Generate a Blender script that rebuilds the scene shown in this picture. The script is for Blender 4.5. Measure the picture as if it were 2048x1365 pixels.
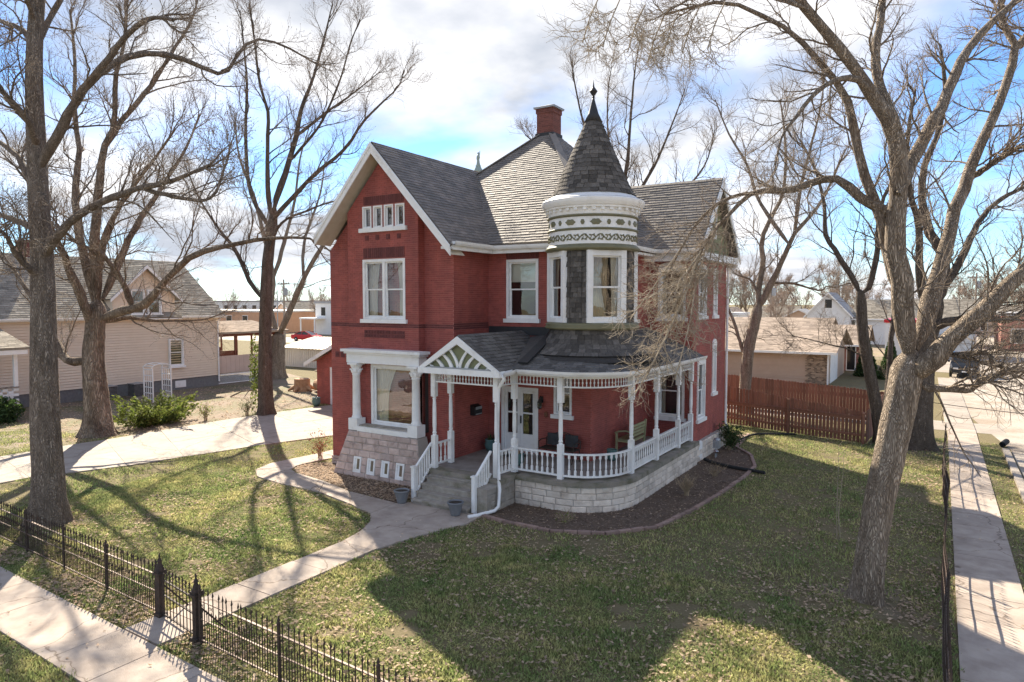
import bpy, math, random
import numpy as np
from mathutils import Vector, Matrix
random.seed(7); rng = np.random.default_rng(7)
scene = bpy.context.scene
for o in list(bpy.data.objects): bpy.data.objects.remove(o)

# ------------------------------------------------------------------ camera
cam_data = bpy.data.cameras.new('camera'); cam = bpy.data.objects.new('camera', cam_data)
scene.collection.objects.link(cam); scene.camera = cam
cam.location = (0, 0, 5.8); cam.rotation_euler = (math.radians(90 - 3.25), 0, math.radians(32.1))
cam_data.sensor_width = 36; cam_data.lens = 24.0; cam_data.clip_start = .1; cam_data.clip_end = 3000

# ------------------------------------------------------------------ world: daylight sky with broken cloud
SUN_AZ = math.radians(-53); SUN_EL = math.radians(36)
world = bpy.data.worlds.new('World'); scene.world = world; world.use_nodes = True
nt = world.node_tree; nt.nodes.clear()
def N(t, **k):
    n = nt.nodes.new(t)
    for a, b in k.items(): setattr(n, a, b)
    return n
def L(a, b): nt.links.new(a, b)
sky = N('ShaderNodeTexSky', sky_type='NISHITA'); sky.sun_disc = False
sky.sun_elevation = SUN_EL; sky.sun_rotation = SUN_AZ; sky.air_density = 1.0; sky.dust_density = .0; sky.ozone_density = 4.0
tc = N('ShaderNodeTexCoord'); sep = N('ShaderNodeSeparateXYZ'); L(tc.outputs['Generated'], sep.inputs[0])
zz = N('ShaderNodeMath', operation='MAXIMUM'); L(sep.outputs['Z'], zz.inputs[0]); zz.inputs[1].default_value = 0
za = N('ShaderNodeMath', operation='ADD'); L(zz.outputs[0], za.inputs[0]); za.inputs[1].default_value = .22
dx = N('ShaderNodeMath', operation='DIVIDE'); L(sep.outputs['X'], dx.inputs[0]); L(za.outputs[0], dx.inputs[1])
dy = N('ShaderNodeMath', operation='DIVIDE'); L(sep.outputs['Y'], dy.inputs[0]); L(za.outputs[0], dy.inputs[1])
cv = N('ShaderNodeCombineXYZ'); L(dx.outputs[0], cv.inputs[0]); L(dy.outputs[0], cv.inputs[1])
mp = N('ShaderNodeMapping'); L(cv.outputs[0], mp.inputs[0]); mp.inputs['Location'].default_value = (-4.3, 5.8, 1.0)
n1 = N('ShaderNodeTexNoise'); L(mp.outputs[0], n1.inputs['Vector']); n1.inputs['Scale'].default_value = .85; n1.inputs['Detail'].default_value = 9; n1.inputs['Roughness'].default_value = .52; n1.inputs['Distortion'].default_value = .25
cr = N('ShaderNodeValToRGB'); L(n1.outputs['Fac'], cr.inputs[0]); cr.color_ramp.elements[0].position = .42; cr.color_ramp.elements[1].position = .57
n2 = N('ShaderNodeTexNoise'); L(mp.outputs[0], n2.inputs['Vector']); n2.inputs['Scale'].default_value = 2.4; n2.inputs['Detail'].default_value = 8
cc = N('ShaderNodeValToRGB'); L(n2.outputs['Fac'], cc.inputs[0])
cc.color_ramp.elements[0].position = .38; cc.color_ramp.elements[0].color = (2.2, 2.36, 2.68, 1)
cc.color_ramp.elements[1].position = .58; cc.color_ramp.elements[1].color = (3.95, 3.95, 4.05, 1)
mx = N('ShaderNodeMix', data_type='RGBA'); L(cr.outputs[0], mx.inputs['Factor']); tint = N('ShaderNodeMix', data_type='RGBA', blend_type='MULTIPLY'); tint.inputs['Factor'].default_value = 1; L(sky.outputs[0], tint.inputs['A']); tint.inputs['B'].default_value = (.53, .64, .76, 1); L(tint.outputs['Result'], mx.inputs['A']); L(cc.outputs[0], mx.inputs['B'])
bg = N('ShaderNodeBackground'); L(mx.outputs['Result'], bg.inputs['Color']); bg.inputs['Strength'].default_value = .075
wo = N('ShaderNodeOutputWorld'); L(bg.outputs[0], wo.inputs['Surface'])

# ------------------------------------------------------------------ sun
sd = bpy.data.lights.new('sun', 'SUN'); sun = bpy.data.objects.new('sun', sd); scene.collection.objects.link(sun)
sd.energy = 3.5; sd.angle = math.radians(.5); sd.color = (1, .89, .72)
sv = Vector((math.sin(SUN_AZ) * math.cos(SUN_EL), math.cos(SUN_AZ) * math.cos(SUN_EL), math.sin(SUN_EL)))
sun.rotation_euler = (-sv).to_track_quat('-Z', 'Y').to_euler(); sun.location = (-30, 25, 40)

# ------------------------------------------------------------------ exposure
vs = scene.view_settings; vs.view_transform = 'Standard'; vs.look = 'None'; vs.exposure = 2.0; vs.gamma = 1
vs.use_curve_mapping = False
scene.cycles.max_bounces = 6; scene.cycles.transparent_max_bounces = 12
scene.cycles.use_denoising = True

# ------------------------------------------------------------------ materials
MATS = {}
def mat(name, c1, c2=None, scale=6, rough=.7, bump=0, bscale=None, stretch=(1, 1, 1), var=.25, metal=0, detail=5, spec=.5, c3=None, s3=.4, k3=(.45, .62), object_space=False, streak=None, cracks=False):
    m = bpy.data.materials.new(name); m.use_nodes = True; t = m.node_tree; b = t.nodes['Principled BSDF']
    nn = lambda ty, **k: [setattr(q, a, v) for q in [t.nodes.new(ty)] for a, v in k.items()] and t.nodes[-1] or t.nodes[-1]
    c2 = c2 or c1
    g = nn('ShaderNodeNewGeometry'); vec = g.outputs['Position']
    if object_space:
        q = nn('ShaderNodeTexCoord'); vec = q.outputs['Object']
    mpn = nn('ShaderNodeMapping'); t.links.new(vec, mpn.inputs[0]); mpn.inputs['Scale'].default_value = stretch
    no = nn('ShaderNodeTexNoise'); t.links.new(mpn.outputs[0], no.inputs['Vector']); no.inputs['Scale'].default_value = scale; no.inputs['Detail'].default_value = detail; no.inputs['Roughness'].default_value = .6
    r = nn('ShaderNodeValToRGB'); t.links.new(no.outputs['Fac'], r.inputs[0]); r.color_ramp.elements[0].position = .33; r.color_ramp.elements[1].position = .67
    r.color_ramp.elements[0].color = (*c1, 1); r.color_ramp.elements[1].color = (*c2, 1)
    col = r.outputs[0]
    if c3:
        n3 = nn('ShaderNodeTexNoise'); (lambda q: (t.links.new(vec, q.inputs[0]), setattr(q.inputs['Scale'], 'default_value', streak or (1, 1, 1)), t.links.new(q.outputs[0], n3.inputs['Vector'])))(nn('ShaderNodeMapping')); n3.inputs['Scale'].default_value = s3; n3.inputs['Detail'].default_value = 6; n3.inputs['Roughness'].default_value = .65
        r3 = nn('ShaderNodeValToRGB'); t.links.new(n3.outputs['Fac'], r3.inputs[0]); r3.color_ramp.elements[0].position = k3[0]; r3.color_ramp.elements[1].position = k3[1]
        mm = nn('ShaderNodeMix', data_type='RGBA'); t.links.new(r3.outputs[0], mm.inputs['Factor']); t.links.new(col, mm.inputs['A']); mm.inputs['B'].default_value = (*c3, 1); col = mm.outputs['Result']
    if cracks:
        cw = nn('ShaderNodeTexNoise'); t.links.new(vec, cw.inputs['Vector']); cw.inputs['Scale'].default_value = 1.4; cw.inputs['Detail'].default_value = 6
        cs = nn('ShaderNodeVectorMath', operation='MULTIPLY_ADD'); t.links.new(cw.outputs['Color'], cs.inputs[0]); cs.inputs[1].default_value = (.9, .9, 0); t.links.new(vec, cs.inputs[2])
        cvn = nn('ShaderNodeTexVoronoi', feature='DISTANCE_TO_EDGE'); t.links.new(cs.outputs[0], cvn.inputs['Vector']); cvn.inputs['Scale'].default_value = .42
        crr = nn('ShaderNodeValToRGB'); t.links.new(cvn.outputs['Distance'], crr.inputs[0]); crr.color_ramp.elements[0].color = (.42, .38, .34, 1); crr.color_ramp.elements[1].position = .009; crr.color_ramp.elements[1].color = (1, 1, 1, 1)
        cmx = nn('ShaderNodeMix', data_type='RGBA', blend_type='MULTIPLY'); cmx.inputs['Factor'].default_value = 1; t.links.new(col, cmx.inputs['A']); t.links.new(crr.outputs[0], cmx.inputs['B']); col = cmx.outputs['Result']
    if var:
        at = nn('ShaderNodeAttribute', attribute_name='rnd'); oi = nn('ShaderNodeObjectInfo')
        ad = nn('ShaderNodeMath', operation='ADD'); t.links.new(at.outputs['Fac'], ad.inputs[0]); t.links.new(oi.outputs['Random'], ad.inputs[1])
        fr = nn('ShaderNodeMath', operation='FRACT'); t.links.new(ad.outputs[0], fr.inputs[0])
        mr = nn('ShaderNodeMapRange'); t.links.new(fr.outputs[0], mr.inputs[0]); mr.inputs['To Min'].default_value = 1 - var; mr.inputs['To Max'].default_value = 1 + var
        vm = nn('ShaderNodeVectorMath', operation='SCALE'); t.links.new(col, vm.inputs[0]); t.links.new(mr.outputs[0], vm.inputs['Scale']); col = vm.outputs[0]
    t.links.new(col, b.inputs['Base Color'])
    b.inputs['Roughness'].default_value = rough; b.inputs['Metallic'].default_value = metal; b.inputs['Specular IOR Level'].default_value = spec
    if bump:
        bn = nn('ShaderNodeTexNoise'); t.links.new(mpn.outputs[0], bn.inputs['Vector']); bn.inputs['Scale'].default_value = bscale or scale * 3; bn.inputs['Detail'].default_value = 6
        bb = nn('ShaderNodeBump'); t.links.new(bn.outputs['Fac'], bb.inputs['Height']); bb.inputs['Strength'].default_value = min(1, bump); bb.inputs['Distance'].default_value = .02 * max(1, bump)
        t.links.new(bb.outputs[0], b.inputs['Normal'])
    MATS[name] = m; return m
def glass_mat(name, tint=(.9, .95, .95), base=.12):
    m = bpy.data.materials.new(name); m.use_nodes = True; t = m.node_tree; t.nodes.clear()
    o = t.nodes.new('ShaderNodeOutputMaterial'); mixn = t.nodes.new('ShaderNodeMixShader'); tr = t.nodes.new('ShaderNodeBsdfTransparent'); gl = t.nodes.new('ShaderNodeBsdfGlossy')
    fr = t.nodes.new('ShaderNodeFresnel'); fr.inputs[0].default_value = 1.5; ma = t.nodes.new('ShaderNodeMath'); ma.operation = 'ADD'; ma.use_clamp = True; ma.inputs[1].default_value = base
    t.links.new(fr.outputs[0], ma.inputs[0]); t.links.new(ma.outputs[0], mixn.inputs[0]); t.links.new(tr.outputs[0], mixn.inputs[1]); t.links.new(gl.outputs[0], mixn.inputs[2])
    tr.inputs[0].default_value = (*tint, 1); gl.inputs['Roughness'].default_value = .01; gl.inputs[0].default_value = (.95, .97, 1, 1)
    no = t.nodes.new('ShaderNodeTexNoise'); no.inputs['Scale'].default_value = 1.6; g = t.nodes.new('ShaderNodeNewGeometry'); t.links.new(g.outputs['Position'], no.inputs['Vector'])
    bb = t.nodes.new('ShaderNodeBump'); bb.inputs['Strength'].default_value = .05; bb.inputs['Distance'].default_value = .05; t.links.new(no.outputs['Fac'], bb.inputs['Height']); t.links.new(bb.outputs[0], gl.inputs['Normal'])
    t.links.new(mixn.outputs[0], o.inputs[0]); MATS[name] = m; return m
def bark_mat(name, dark, light, sc=1.0, patch=None):
    m = mat(name, dark, light, scale=9 * sc, rough=.9, stretch=(1, 1, .22), var=0, detail=8, c3=patch, s3=1.3, k3=(.5, .66), spec=.2)
    t = m.node_tree; b = t.nodes['Principled BSDF']
    g = t.nodes.new('ShaderNodeNewGeometry'); mpn = t.nodes.new('ShaderNodeMapping'); t.links.new(g.outputs['Position'], mpn.inputs[0]); mpn.inputs['Scale'].default_value = (1, 1, .16)
    dn = t.nodes.new('ShaderNodeTexNoise'); dn.inputs['Scale'].default_value = 6; t.links.new(mpn.outputs[0], dn.inputs['Vector'])
    va = t.nodes.new('ShaderNodeVectorMath'); va.operation = 'MULTIPLY_ADD'; t.links.new(dn.outputs['Color'], va.inputs[0]); va.inputs[1].default_value = (.26, .26, .26); t.links.new(mpn.outputs[0], va.inputs[2])
    vo = t.nodes.new('ShaderNodeTexVoronoi'); vo.feature = 'DISTANCE_TO_EDGE'; vo.inputs['Scale'].default_value = 42 * sc; t.links.new(va.outputs[0], vo.inputs['Vector'])
    rr = t.nodes.new('ShaderNodeValToRGB'); t.links.new(vo.outputs['Distance'], rr.inputs[0]); rr.color_ramp.elements[0].position = .0; rr.color_ramp.elements[1].position = .28
    bb = t.nodes.new('ShaderNodeBump'); bb.inputs['Strength'].default_value = .9; bb.inputs['Distance'].default_value = .055; t.links.new(rr.outputs[0], bb.inputs['Height']); t.links.new(bb.outputs[0], b.inputs['Normal'])
    src = b.inputs['Base Color'].links[0].from_socket
    mm = t.nodes.new('ShaderNodeMix'); mm.data_type = 'RGBA'; mm.blend_type = 'MULTIPLY'; mm.inputs['Factor'].default_value = .75
    r2 = t.nodes.new('ShaderNodeValToRGB'); t.links.new(vo.outputs['Distance'], r2.inputs[0]); r2.color_ramp.elements[0].color = (.28, .25, .23, 1); r2.color_ramp.elements[1].position = .2; r2.color_ramp.elements[1].color = (1, 1, 1, 1)
    t.links.new(src, mm.inputs['A']); t.links.new(r2.outputs[0], mm.inputs['B']); t.links.new(mm.outputs['Result'], b.inputs['Base Color'])
    return m
M = MATS
mat('brick', (.40, .098, .074), (.29, .07, .056), scale=2.2, rough=.75, bump=.3, bscale=60, var=.13, c3=(.24, .062, .052), s3=.9, k3=(.42, .7), streak=(1.6, 1.6, .3))
mat('mortar', (.47, .19, .155), (.38, .145, .12), scale=8, rough=.9, var=0)
mat('brick_dark', (.125, .034, .032), (.16, .045, .04), scale=8, rough=.8, bump=.3, bscale=60, var=.2)
mat('plain_brick', (.22, .08, .06), (.15, .055, .043), scale=30, rough=.85, bump=.4, var=.22)
mat('white', (.88, .87, .85), (.82, .805, .775), scale=3, rough=.5, bump=.08, bscale=30, var=.03, c3=(.62, .58, .52), s3=1.6, k3=(.52, .80))
mat('green', (.19, .175, .095), (.15, .14, .075), scale=4, rough=.5, var=.05)
mat('green_panel', (.23, .24, .13), (.18, .19, .10), scale=4, rough=.6, var=.05)
mat('soffit', (.55, .47, .36), (.62, .55, .44), scale=4, rough=.7, var=.05)
mat('shingle', (.125, .106, .09), (.19, .163, .14), scale=14, rough=.7, bump=.25, bscale=120, var=.2, c3=(.225, .188, .155), s3=.9, spec=.62)
mat('shingle_porch', (.105, .098, .092), (.15, .14, .13), scale=14, rough=.9, bump=.3, bscale=120, var=.3, spec=.3)
mat('shingle_turret', (.095, .085, .076), (.145, .13, .115), scale=14, rough=.95, bump=.5, bscale=120, var=.4, spec=.2)
mat('shingle_dark', (.08, .073, .068), (.115, .106, .098), scale=14, rough=.95, bump=.5, bscale=120, var=.42, spec=.2)
mat('shingle_tan', (.31, .245, .195), (.41, .33, .265), scale=14, rough=.95, bump=.4, bscale=80, var=.3, spec=.2)
mat('shingle_grey', (.22, .195, .16), (.32, .285, .235), scale=10, rough=.95, bump=.4, bscale=80, var=.35, spec=.2)
mat('membrane', (.02, .02, .022), (.03, .03, .03), rough=.6, var=0)
mat('stone', (.64, .54, .445), (.76, .67, .57), scale=5, rough=.9, bump=1, bscale=16, var=.2, c3=(.42, .34, .27), s3=3, k3=(.52, .72))
mat('stone_pink', (.46, .34, .295), (.56, .44, .385), scale=5, rough=.9, bump=1, bscale=16, var=.2, c3=(.30, .22, .19), s3=3, k3=(.52, .72))
mat('stone_joint', (.38, .34, .30), (.45, .41, .36), scale=20, rough=.95, bump=.3, var=0)
mat('cap_stone', (.24, .21, .17), (.33, .29, .24), scale=5, rough=.9, bump=.6, bscale=40, var=.1, c3=(.15, .14, .09), s3=2.5)
mat('old_concrete', (.30, .26, .22), (.40, .36, .31), scale=5, rough=.9, bump=.7, bscale=40, var=.1, c3=(.20, .18, .12), s3=2.2, k3=(.5, .68))
mat('concrete', (.29, .245, .205), (.36, .315, .265), scale=2.5, rough=.85, bump=.35, bscale=70, var=.07, c3=(.25, .21, .175), s3=.9, k3=(.46, .74), cracks=True)
mat('concrete_warm', (.36, .295, .245), (.44, .37, .31), scale=2.5, rough=.9, bump=.35, bscale=70, var=.08, c3=(.245, .195, .16), s3=1.3, k3=(.44, .76), cracks=True)
mat('porch_floor', (.27, .24, .215), (.35, .315, .285), scale=3, rough=.8, bump=.2, bscale=50, var=0, c3=(.22, .19, .17), s3=1.4)
mat('gravel', (.33, .285, .235), (.44, .39, .335), scale=9, rough=.95, bump=1, bscale=45, var=0, c3=(.28, .22, .165), s3=.35)
mat('asphalt', (.15, .15, .15), (.21, .205, .2), scale=7, rough=.92, bump=.6, bscale=90, var=0)
mat('lawn', (.11, .10, .05), (.25, .205, .12), scale=26, rough=.95, bump=1, bscale=60, var=0, detail=9, c3=(.165, .135, .08), s3=.55, k3=(.42, .66), spec=.1)
mat('blade', (.23, .28, .095), (.55, .485, .24), scale=3.2, rough=.8, var=.6, detail=8, c3=(.19, .265, .095), s3=.6, k3=(.42, .68), spec=.2)
mat('leaf_litter', (.44, .32, .22), (.58, .455, .335), scale=3, rough=.85, var=.45, spec=.2)
mat('mulch', (.10, .068, .046), (.175, .122, .085), scale=22, rough=.95, bump=1, bscale=60, var=0, detail=9)
mat('chip', (.15, .105, .078), (.24, .175, .13), scale=8, rough=.9, var=.5)
mat('dirt', (.16, .115, .08), (.25, .19, .135), scale=9, rough=.95, bump=.6, var=0, c3=(.13, .12, .05), s3=.5)
mat('edging', (.25, .16, .13), (.33, .23, .19), scale=9, rough=.9, bump=.5, var=.2)
mat('iron', (.035, .028, .024), (.07, .045, .034), scale=14, rough=.75, metal=.3, bump=.3, var=.15)
mat('iron_rail', (.15, .11, .09), (.10, .065, .05), scale=14, rough=.6, metal=.4, bump=.3, var=.1)
mat('black', (.012, .012, .013), rough=.5, var=0)
mat('black_gloss', (.015, .016, .018), rough=.15, var=0)
mat('dark_room', (.055, .045, .04), (.035, .03, .028), scale=1.5, rough=.9, var=0)  # near-black tone stands in for the shade of unlit rooms
mat('curtain', (.70, .62, .50), (.78, .71, .60), scale=3, rough=.9, stretch=(8, 8, .5), var=0)
mat('curtain_tan', (.42, .30, .18), (.52, .39, .25), scale=3, rough=.9, stretch=(8, 8, .5), var=0)
mat('blind', (.74, .69, .58), rough=.8, var=.03)
mat('wood_dark', (.16, .05, .03), (.22, .075, .042), scale=12, rough=.75, bump=.3, stretch=(4, 4, .3), var=.2)
mat('fence_wood', (.19, .085, .055), (.27, .125, .08), scale=8, rough=.8, bump=.4, stretch=(6, 6, .3), var=.22)
mat('lumber', (.34, .27, .20), (.42, .35, .27), scale=8, rough=.85, bump=.3, var=.25)
mat('siding', (.74, .605, .46), (.78, .645, .50), scale=2, rough=.6, var=.03)
mat('siding_yellow', (.62, .52, .36), (.66, .56, .40), scale=2, rough=.6, var=.03)
mat('siding_tan', (.52, .36, .26), (.56, .40, .29), scale=2, rough=.6, var=.04)
mat('skirt_panel', (.55, .41, .34), (.6, .46, .38), scale=2, rough=.7, var=.05)
mat('orange_stucco', (.52, .29, .17), (.57, .33, .2), scale=2, rough=.8, var=.05)
mat('white_siding', (.74, .74, .73), (.68, .68, .67), scale=2, rough=.6, var=.03)
mat('grey_roof', (.30, .30, .31), (.36, .36, .37), scale=2, rough=.8, var=.1)
mat('far_brick', (.30, .13, .10), (.36, .17, .13), scale=4, rough=.9, var=.1)
mat('tan_brick', (.30, .20, .135), (.40, .29, .2), scale=4, rough=.9, var=.5)
mat('rust', (.40, .18, .09), (.55, .33, .2), scale=3, rough=.7, bump=.2, var=.15)
mat('rust_white', (.62, .58, .52), (.68, .64, .58), scale=3, rough=.6, var=.08)
mat('grey_metal', (.32, .33, .34), (.38, .39, .40), rough=.5, metal=.5, var=.1)
mat('copper_green', (.22, .28, .26), (.28, .34, .32), rough=.6, var=.05)
mat('pot_grey', (.16, .165, .175), (.20, .205, .215), rough=.6, var=.1, bump=.1)
mat('pot_teal', (.075, .15, .145), (.11, .20, .19), rough=.25, var=.1)
mat('soil', (.03, .022, .016), (.06, .045, .03), scale=30, rough=.95, bump=.6, var=0)
mat('bench_paint', (.30, .30, .16), (.35, .35, .2), rough=.5, var=.06)
mat('cushion', (.03, .032, .035), (.05, .05, .053), rough=.9, var=0)
mat('red_paint', (.5, .02, .03), rough=.2, var=0)
mat('grey_paint', (.10, .11, .12), rough=.18, metal=.5, var=0)
mat('navy_paint', (.022, .026, .034), rough=.18, metal=.3, var=0)
mat('rubber', (.02, .02, .02), rough=.85, var=0)
mat('chrome', (.6, .6, .62), rough=.2, metal=1, var=0)
mat('lamp_red', (.35, .01, .01), rough=.2, var=0)
mat('lamp_clear', (.75, .78, .8), rough=.1, var=0)
mat('juniper', (.10, .15, .025), (.21, .23, .055), scale=4, rough=.8, var=.45)
mat('evergreen', (.035, .07, .02), (.07, .11, .03), scale=4, rough=.8, var=.4)
mat('red_leaf', (.38, .07, .045), (.24, .12, .05), scale=4, rough=.8, var=.4)
mat('dry_stem', (.30, .22, .14), (.40, .31, .2), scale=5, rough=.85, var=.3)
mat('far_twig', (.27, .205, .165), (.36, .285, .235), scale=1, rough=.95, var=.2)
mat('log', (.34, .17, .085), (.46, .27, .15), scale=7, rough=.9, bump=.6, var=.1)
mat('pole_wood', (.30, .24, .19), (.36, .30, .25), scale=4, rough=.9, var=.05)
mat('lamp_amber', (.9, .45, .12), rough=.4, var=0)
bark_mat('bark', (.28, .22, .17), (.48, .395, .32))
bark_mat('bark_light', (.32, .25, .185), (.56, .465, .37), sc=.85)
bark_mat('bark_dark', (.165, .13, .10), (.31, .25, .2))
bark_mat('bark_sycamore', (.24, .18, .13), (.40, .32, .245), sc=.35, patch=(.16, .12, .09))
mat('twig', (.20, .155, .115), (.30, .24, .185), scale=2, rough=.85, var=.25, spec=.3)
mat('twig_light', (.30, .245, .18), (.42, .355, .27), scale=2, rough=.85, var=.25, spec=.3)
glass_mat('glass', base=.08); glass_mat('glass_mirror', base=.15)
def translucent(name, k):
    t = M[name].node_tree; b = t.nodes['Principled BSDF']; o = t.nodes['Material Output']; tr = t.nodes.new('ShaderNodeBsdfTranslucent'); mx_ = t.nodes.new('ShaderNodeMixShader'); mx_.inputs[0].default_value = k
    t.links.new(b.inputs['Base Color'].links[0].from_socket, tr.inputs[0]); t.links.new(b.outputs[0], mx_.inputs[1]); t.links.new(tr.outputs[0], mx_.inputs[2]); t.links.new(mx_.outputs[0], o.inputs[0])
for q in ('blade', 'leaf_litter', 'juniper', 'evergreen'): translucent(q, .45)

# ------------------------------------------------------------------ mesh helpers
WORLDPOS = {}
def make_mesh(name, v, f, material, rnd=None, smooth=False):
    me = bpy.data.meshes.new(name)
    v = np.asarray(v, np.float32).reshape(-1, 3)
    if isinstance(f, np.ndarray):
        nf, k = f.shape; me.vertices.add(len(v)); me.vertices.foreach_set('co', v.ravel())
        me.loops.add(nf * k); me.loops.foreach_set('vertex_index', f.astype(np.int32).ravel())
        me.polygons.add(nf); me.polygons.foreach_set('loop_start', np.arange(0, nf * k, k, dtype=np.int32))
        me.polygons.foreach_set('loop_total', np.full(nf, k, np.int32)); me.update(calc_edges=True)
    else:
        me.from_pydata([tuple(map(float, q)) for q in v], [], f); me.update()
    me.materials.append(M[material])
    if rnd is not None:
        a = me.attributes.new('rnd', 'FLOAT', 'FACE'); a.data.foreach_set('value', np.asarray(rnd, np.float32))
    if smooth: me.polygons.foreach_set('use_smooth', np.ones(len(me.polygons), bool))
    return me
def put(name, me, parent=None, loc=None, rot=None, local=False):
    o = bpy.data.objects.new(name, me); scene.collection.objects.link(o)
    o.location = loc or (0, 0, 0)
    if rot: o.rotation_euler = rot
    base = Vector((0, 0, 0))
    if parent is not None:
        o.parent = parent
        if not local: o.matrix_parent_inverse = Matrix.Translation(-WORLDPOS.get(parent.name, Vector((0, 0, 0))))
    WORLDPOS[o.name] = Vector(o.location) if not local else Vector((0, 0, 0))
    return o
def thing(name, label, cat, loc=(0, 0, 0), rotz=0, group=None):
    o = put(name, None, None, loc); o.rotation_euler = (0, 0, rotz); o.empty_display_size = .3
    tag(o, label, cat, group); return o
def tag(o, label, cat, group=None):
    o['label'] = label; o['category'] = cat
    if group: o['group'] = group
    return o
def structure(o, label=None):
    o['kind'] = 'structure'
    if label: o['label'] = label
    return o
class MB:
    def __init__(s): s.v = []; s.f = []; s.r = []
    def add(s, v, f, r=None):
        b = len(s.v); s.v += [tuple(q) for q in v]; r = random.random() if r is None else r
        for q in f: s.f.append(tuple(i + b for i in q)); s.r.append(r)
        return s
    def box(s, x0, x1, y0, y1, z0, z1, r=None):
        return s.add([(x0, y0, z0), (x1, y0, z0), (x1, y1, z0), (x0, y1, z0), (x0, y0, z1), (x1, y0, z1), (x1, y1, z1), (x0, y1, z1)],
                     [(3, 2, 1, 0), (4, 5, 6, 7), (0, 1, 5, 4), (1, 2, 6, 5), (2, 3, 7, 6), (3, 0, 4, 7)], r)
    def fbox(s, fr, u0, u1, d0, d1, z0, z1, r=None):
        p = [fr(u, d, z) for z in (z0, z1) for (u, d) in ((u0, d0), (u1, d0), (u1, d1), (u0, d1))]
        return s.add(p, [(3, 2, 1, 0), (4, 5, 6, 7), (0, 1, 5, 4), (1, 2, 6, 5), (2, 3, 7, 6), (3, 0, 4, 7)], r)
    def prism(s, fr, poly, d0, d1, r=None):
        n = len(poly); p = [fr(u, d0, z) for u, z in poly] + [fr(u, d1, z) for u, z in poly]
        return s.add(p, [tuple(range(n))[::-1], tuple(range(n, 2 * n))] + [(i, (i + 1) % n, (i + 1) % n + n, i + n) for i in range(n)], r)
    def bar(s, a, b, w, h=None, r=None):
        "box beam from a to b, w wide and h deep"
        a = Vector(a); b = Vector(b); t = (b - a).normalized(); up = Vector((0, 0, 1)) if abs(t.z) < .95 else Vector((0, 1, 0))
        sd_ = t.cross(up).normalized() * (w / 2); un = sd_.cross(t).normalized() * ((h or w) / 2)
        p = [q + i * sd_ + j * un for q in (a, b) for i, j in ((-1, -1), (1, -1), (1, 1), (-1, 1))]
        return s.add(p, [(0, 1, 2, 3), (7, 6, 5, 4), (0, 4, 5, 1), (1, 5, 6, 2), (2, 6, 7, 3), (3, 7, 4, 0)], r)
    def tube(s, pts, rad, n=8, r=None):
        P = np.array([pts], float); R = np.array([[rad] * len(pts) if np.isscalar(rad) else rad], float)
        v, f = tubes(P, R, n); b = len(s.v); s.add(v, f.tolist(), r)
        k = len(pts); s.f += [tuple(range(b + n))[b:b + n][::-1], tuple(range(b + (k - 1) * n, b + k * n))]; s.r += [s.r[-1]] * 2
        return s
    def lathe(s, prof, cx=0, cy=0, n=24, a0=0, a1=2 * math.pi, cap=True, r=None):
        full = abs(a1 - a0 - 2 * math.pi) < 1e-6; m = n if full else n + 1
        v = [(cx + q * math.cos(a0 + (a1 - a0) * i / n), cy + q * math.sin(a0 + (a1 - a0) * i / n), z) for q, z in prof for i in range(m)]
        f = []
        for k in range(len(prof) - 1):
            for i in range(n): j = (i + 1) % m; f.append((k * m + i, k * m + j, (k + 1) * m + j, (k + 1) * m + i))
        if full and cap: f.append(tuple(range(m))[::-1]); f.append(tuple(range((len(prof) - 1) * m, len(prof) * m)))
        return s.add(v, f, r)
    def build(s, name, material, parent=None, smooth=False, local=False, loc=None, rot=None):
        return put(name, make_mesh(name, s.v, s.f, material, s.r, smooth), parent, loc, rot, local)
    def mesh(s, name, material, smooth=False): return make_mesh(name, s.v, s.f, material, s.r, smooth)
def tubes(P, R, n):
    "P (N,K,3) polylines, R (N,K) radii -> verts, quads"
    Nn, K, _ = P.shape
    T = np.gradient(P, axis=1); T /= np.linalg.norm(T, axis=2, keepdims=True) + 1e-9
    m = T.mean(1); ref = np.where(np.abs(m[:, 2:3]) < .8, np.array([[0, 0, 1.]]), np.array([[1., 0, 0]]))
    A = np.cross(np.repeat(ref[:, None], K, 1), T); A /= np.linalg.norm(A, axis=2, keepdims=True) + 1e-9; B = np.cross(T, A)
    th = np.arange(n) * 2 * np.pi / n
    V = P[:, :, None] + R[:, :, None, None] * (np.cos(th)[None, None, :, None] * A[:, :, None] + np.sin(th)[None, None, :, None] * B[:, :, None])
    i = np.arange(n); j = (i + 1) % n; k = np.arange(K - 1)[:, None] * n
    f = np.stack([k + i, k + j, k + n + j, k + n + i], -1).reshape(-1, 4)
    F = (np.arange(Nn)[:, None, None] * (K * n) + f[None]).reshape(-1, 4)
    return V.reshape(-1, 3), F
def clip(poly, out):
    "Sutherland-Hodgman: clip poly to convex outline (counter-clockwise)"
    res = poly
    for i in range(len(out)):
        (ax, ay), (bx, by) = out[i], out[(i + 1) % len(out)]; inp = res; res = []
        if not inp: break
        side = lambda p: (bx - ax) * (p[1] - ay) - (by - ay) * (p[0] - ax)
        for k in range(len(inp)):
            p, q = inp[k - 1], inp[k]; sp, sq = side(p), side(q)
            if sp * sq < 0:
                t = sp / (sp - sq); res.append((p[0] + t * (q[0] - p[0]), p[1] + t * (q[1] - p[1])))
            if sq >= 0: res.append(q)
    return res
def front(Y): return lambda u, d, z: (u, Y - d, z)        # wall facing the front street
def right(X): return lambda u, d, z: (X + d, u, z)        # wall facing the side street
def left(X): return lambda u, d, z: (X - d, u, z)
def rear(Y): return lambda u, d, z: (u, Y + d, z)
BH, BL = .068, .213
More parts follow.
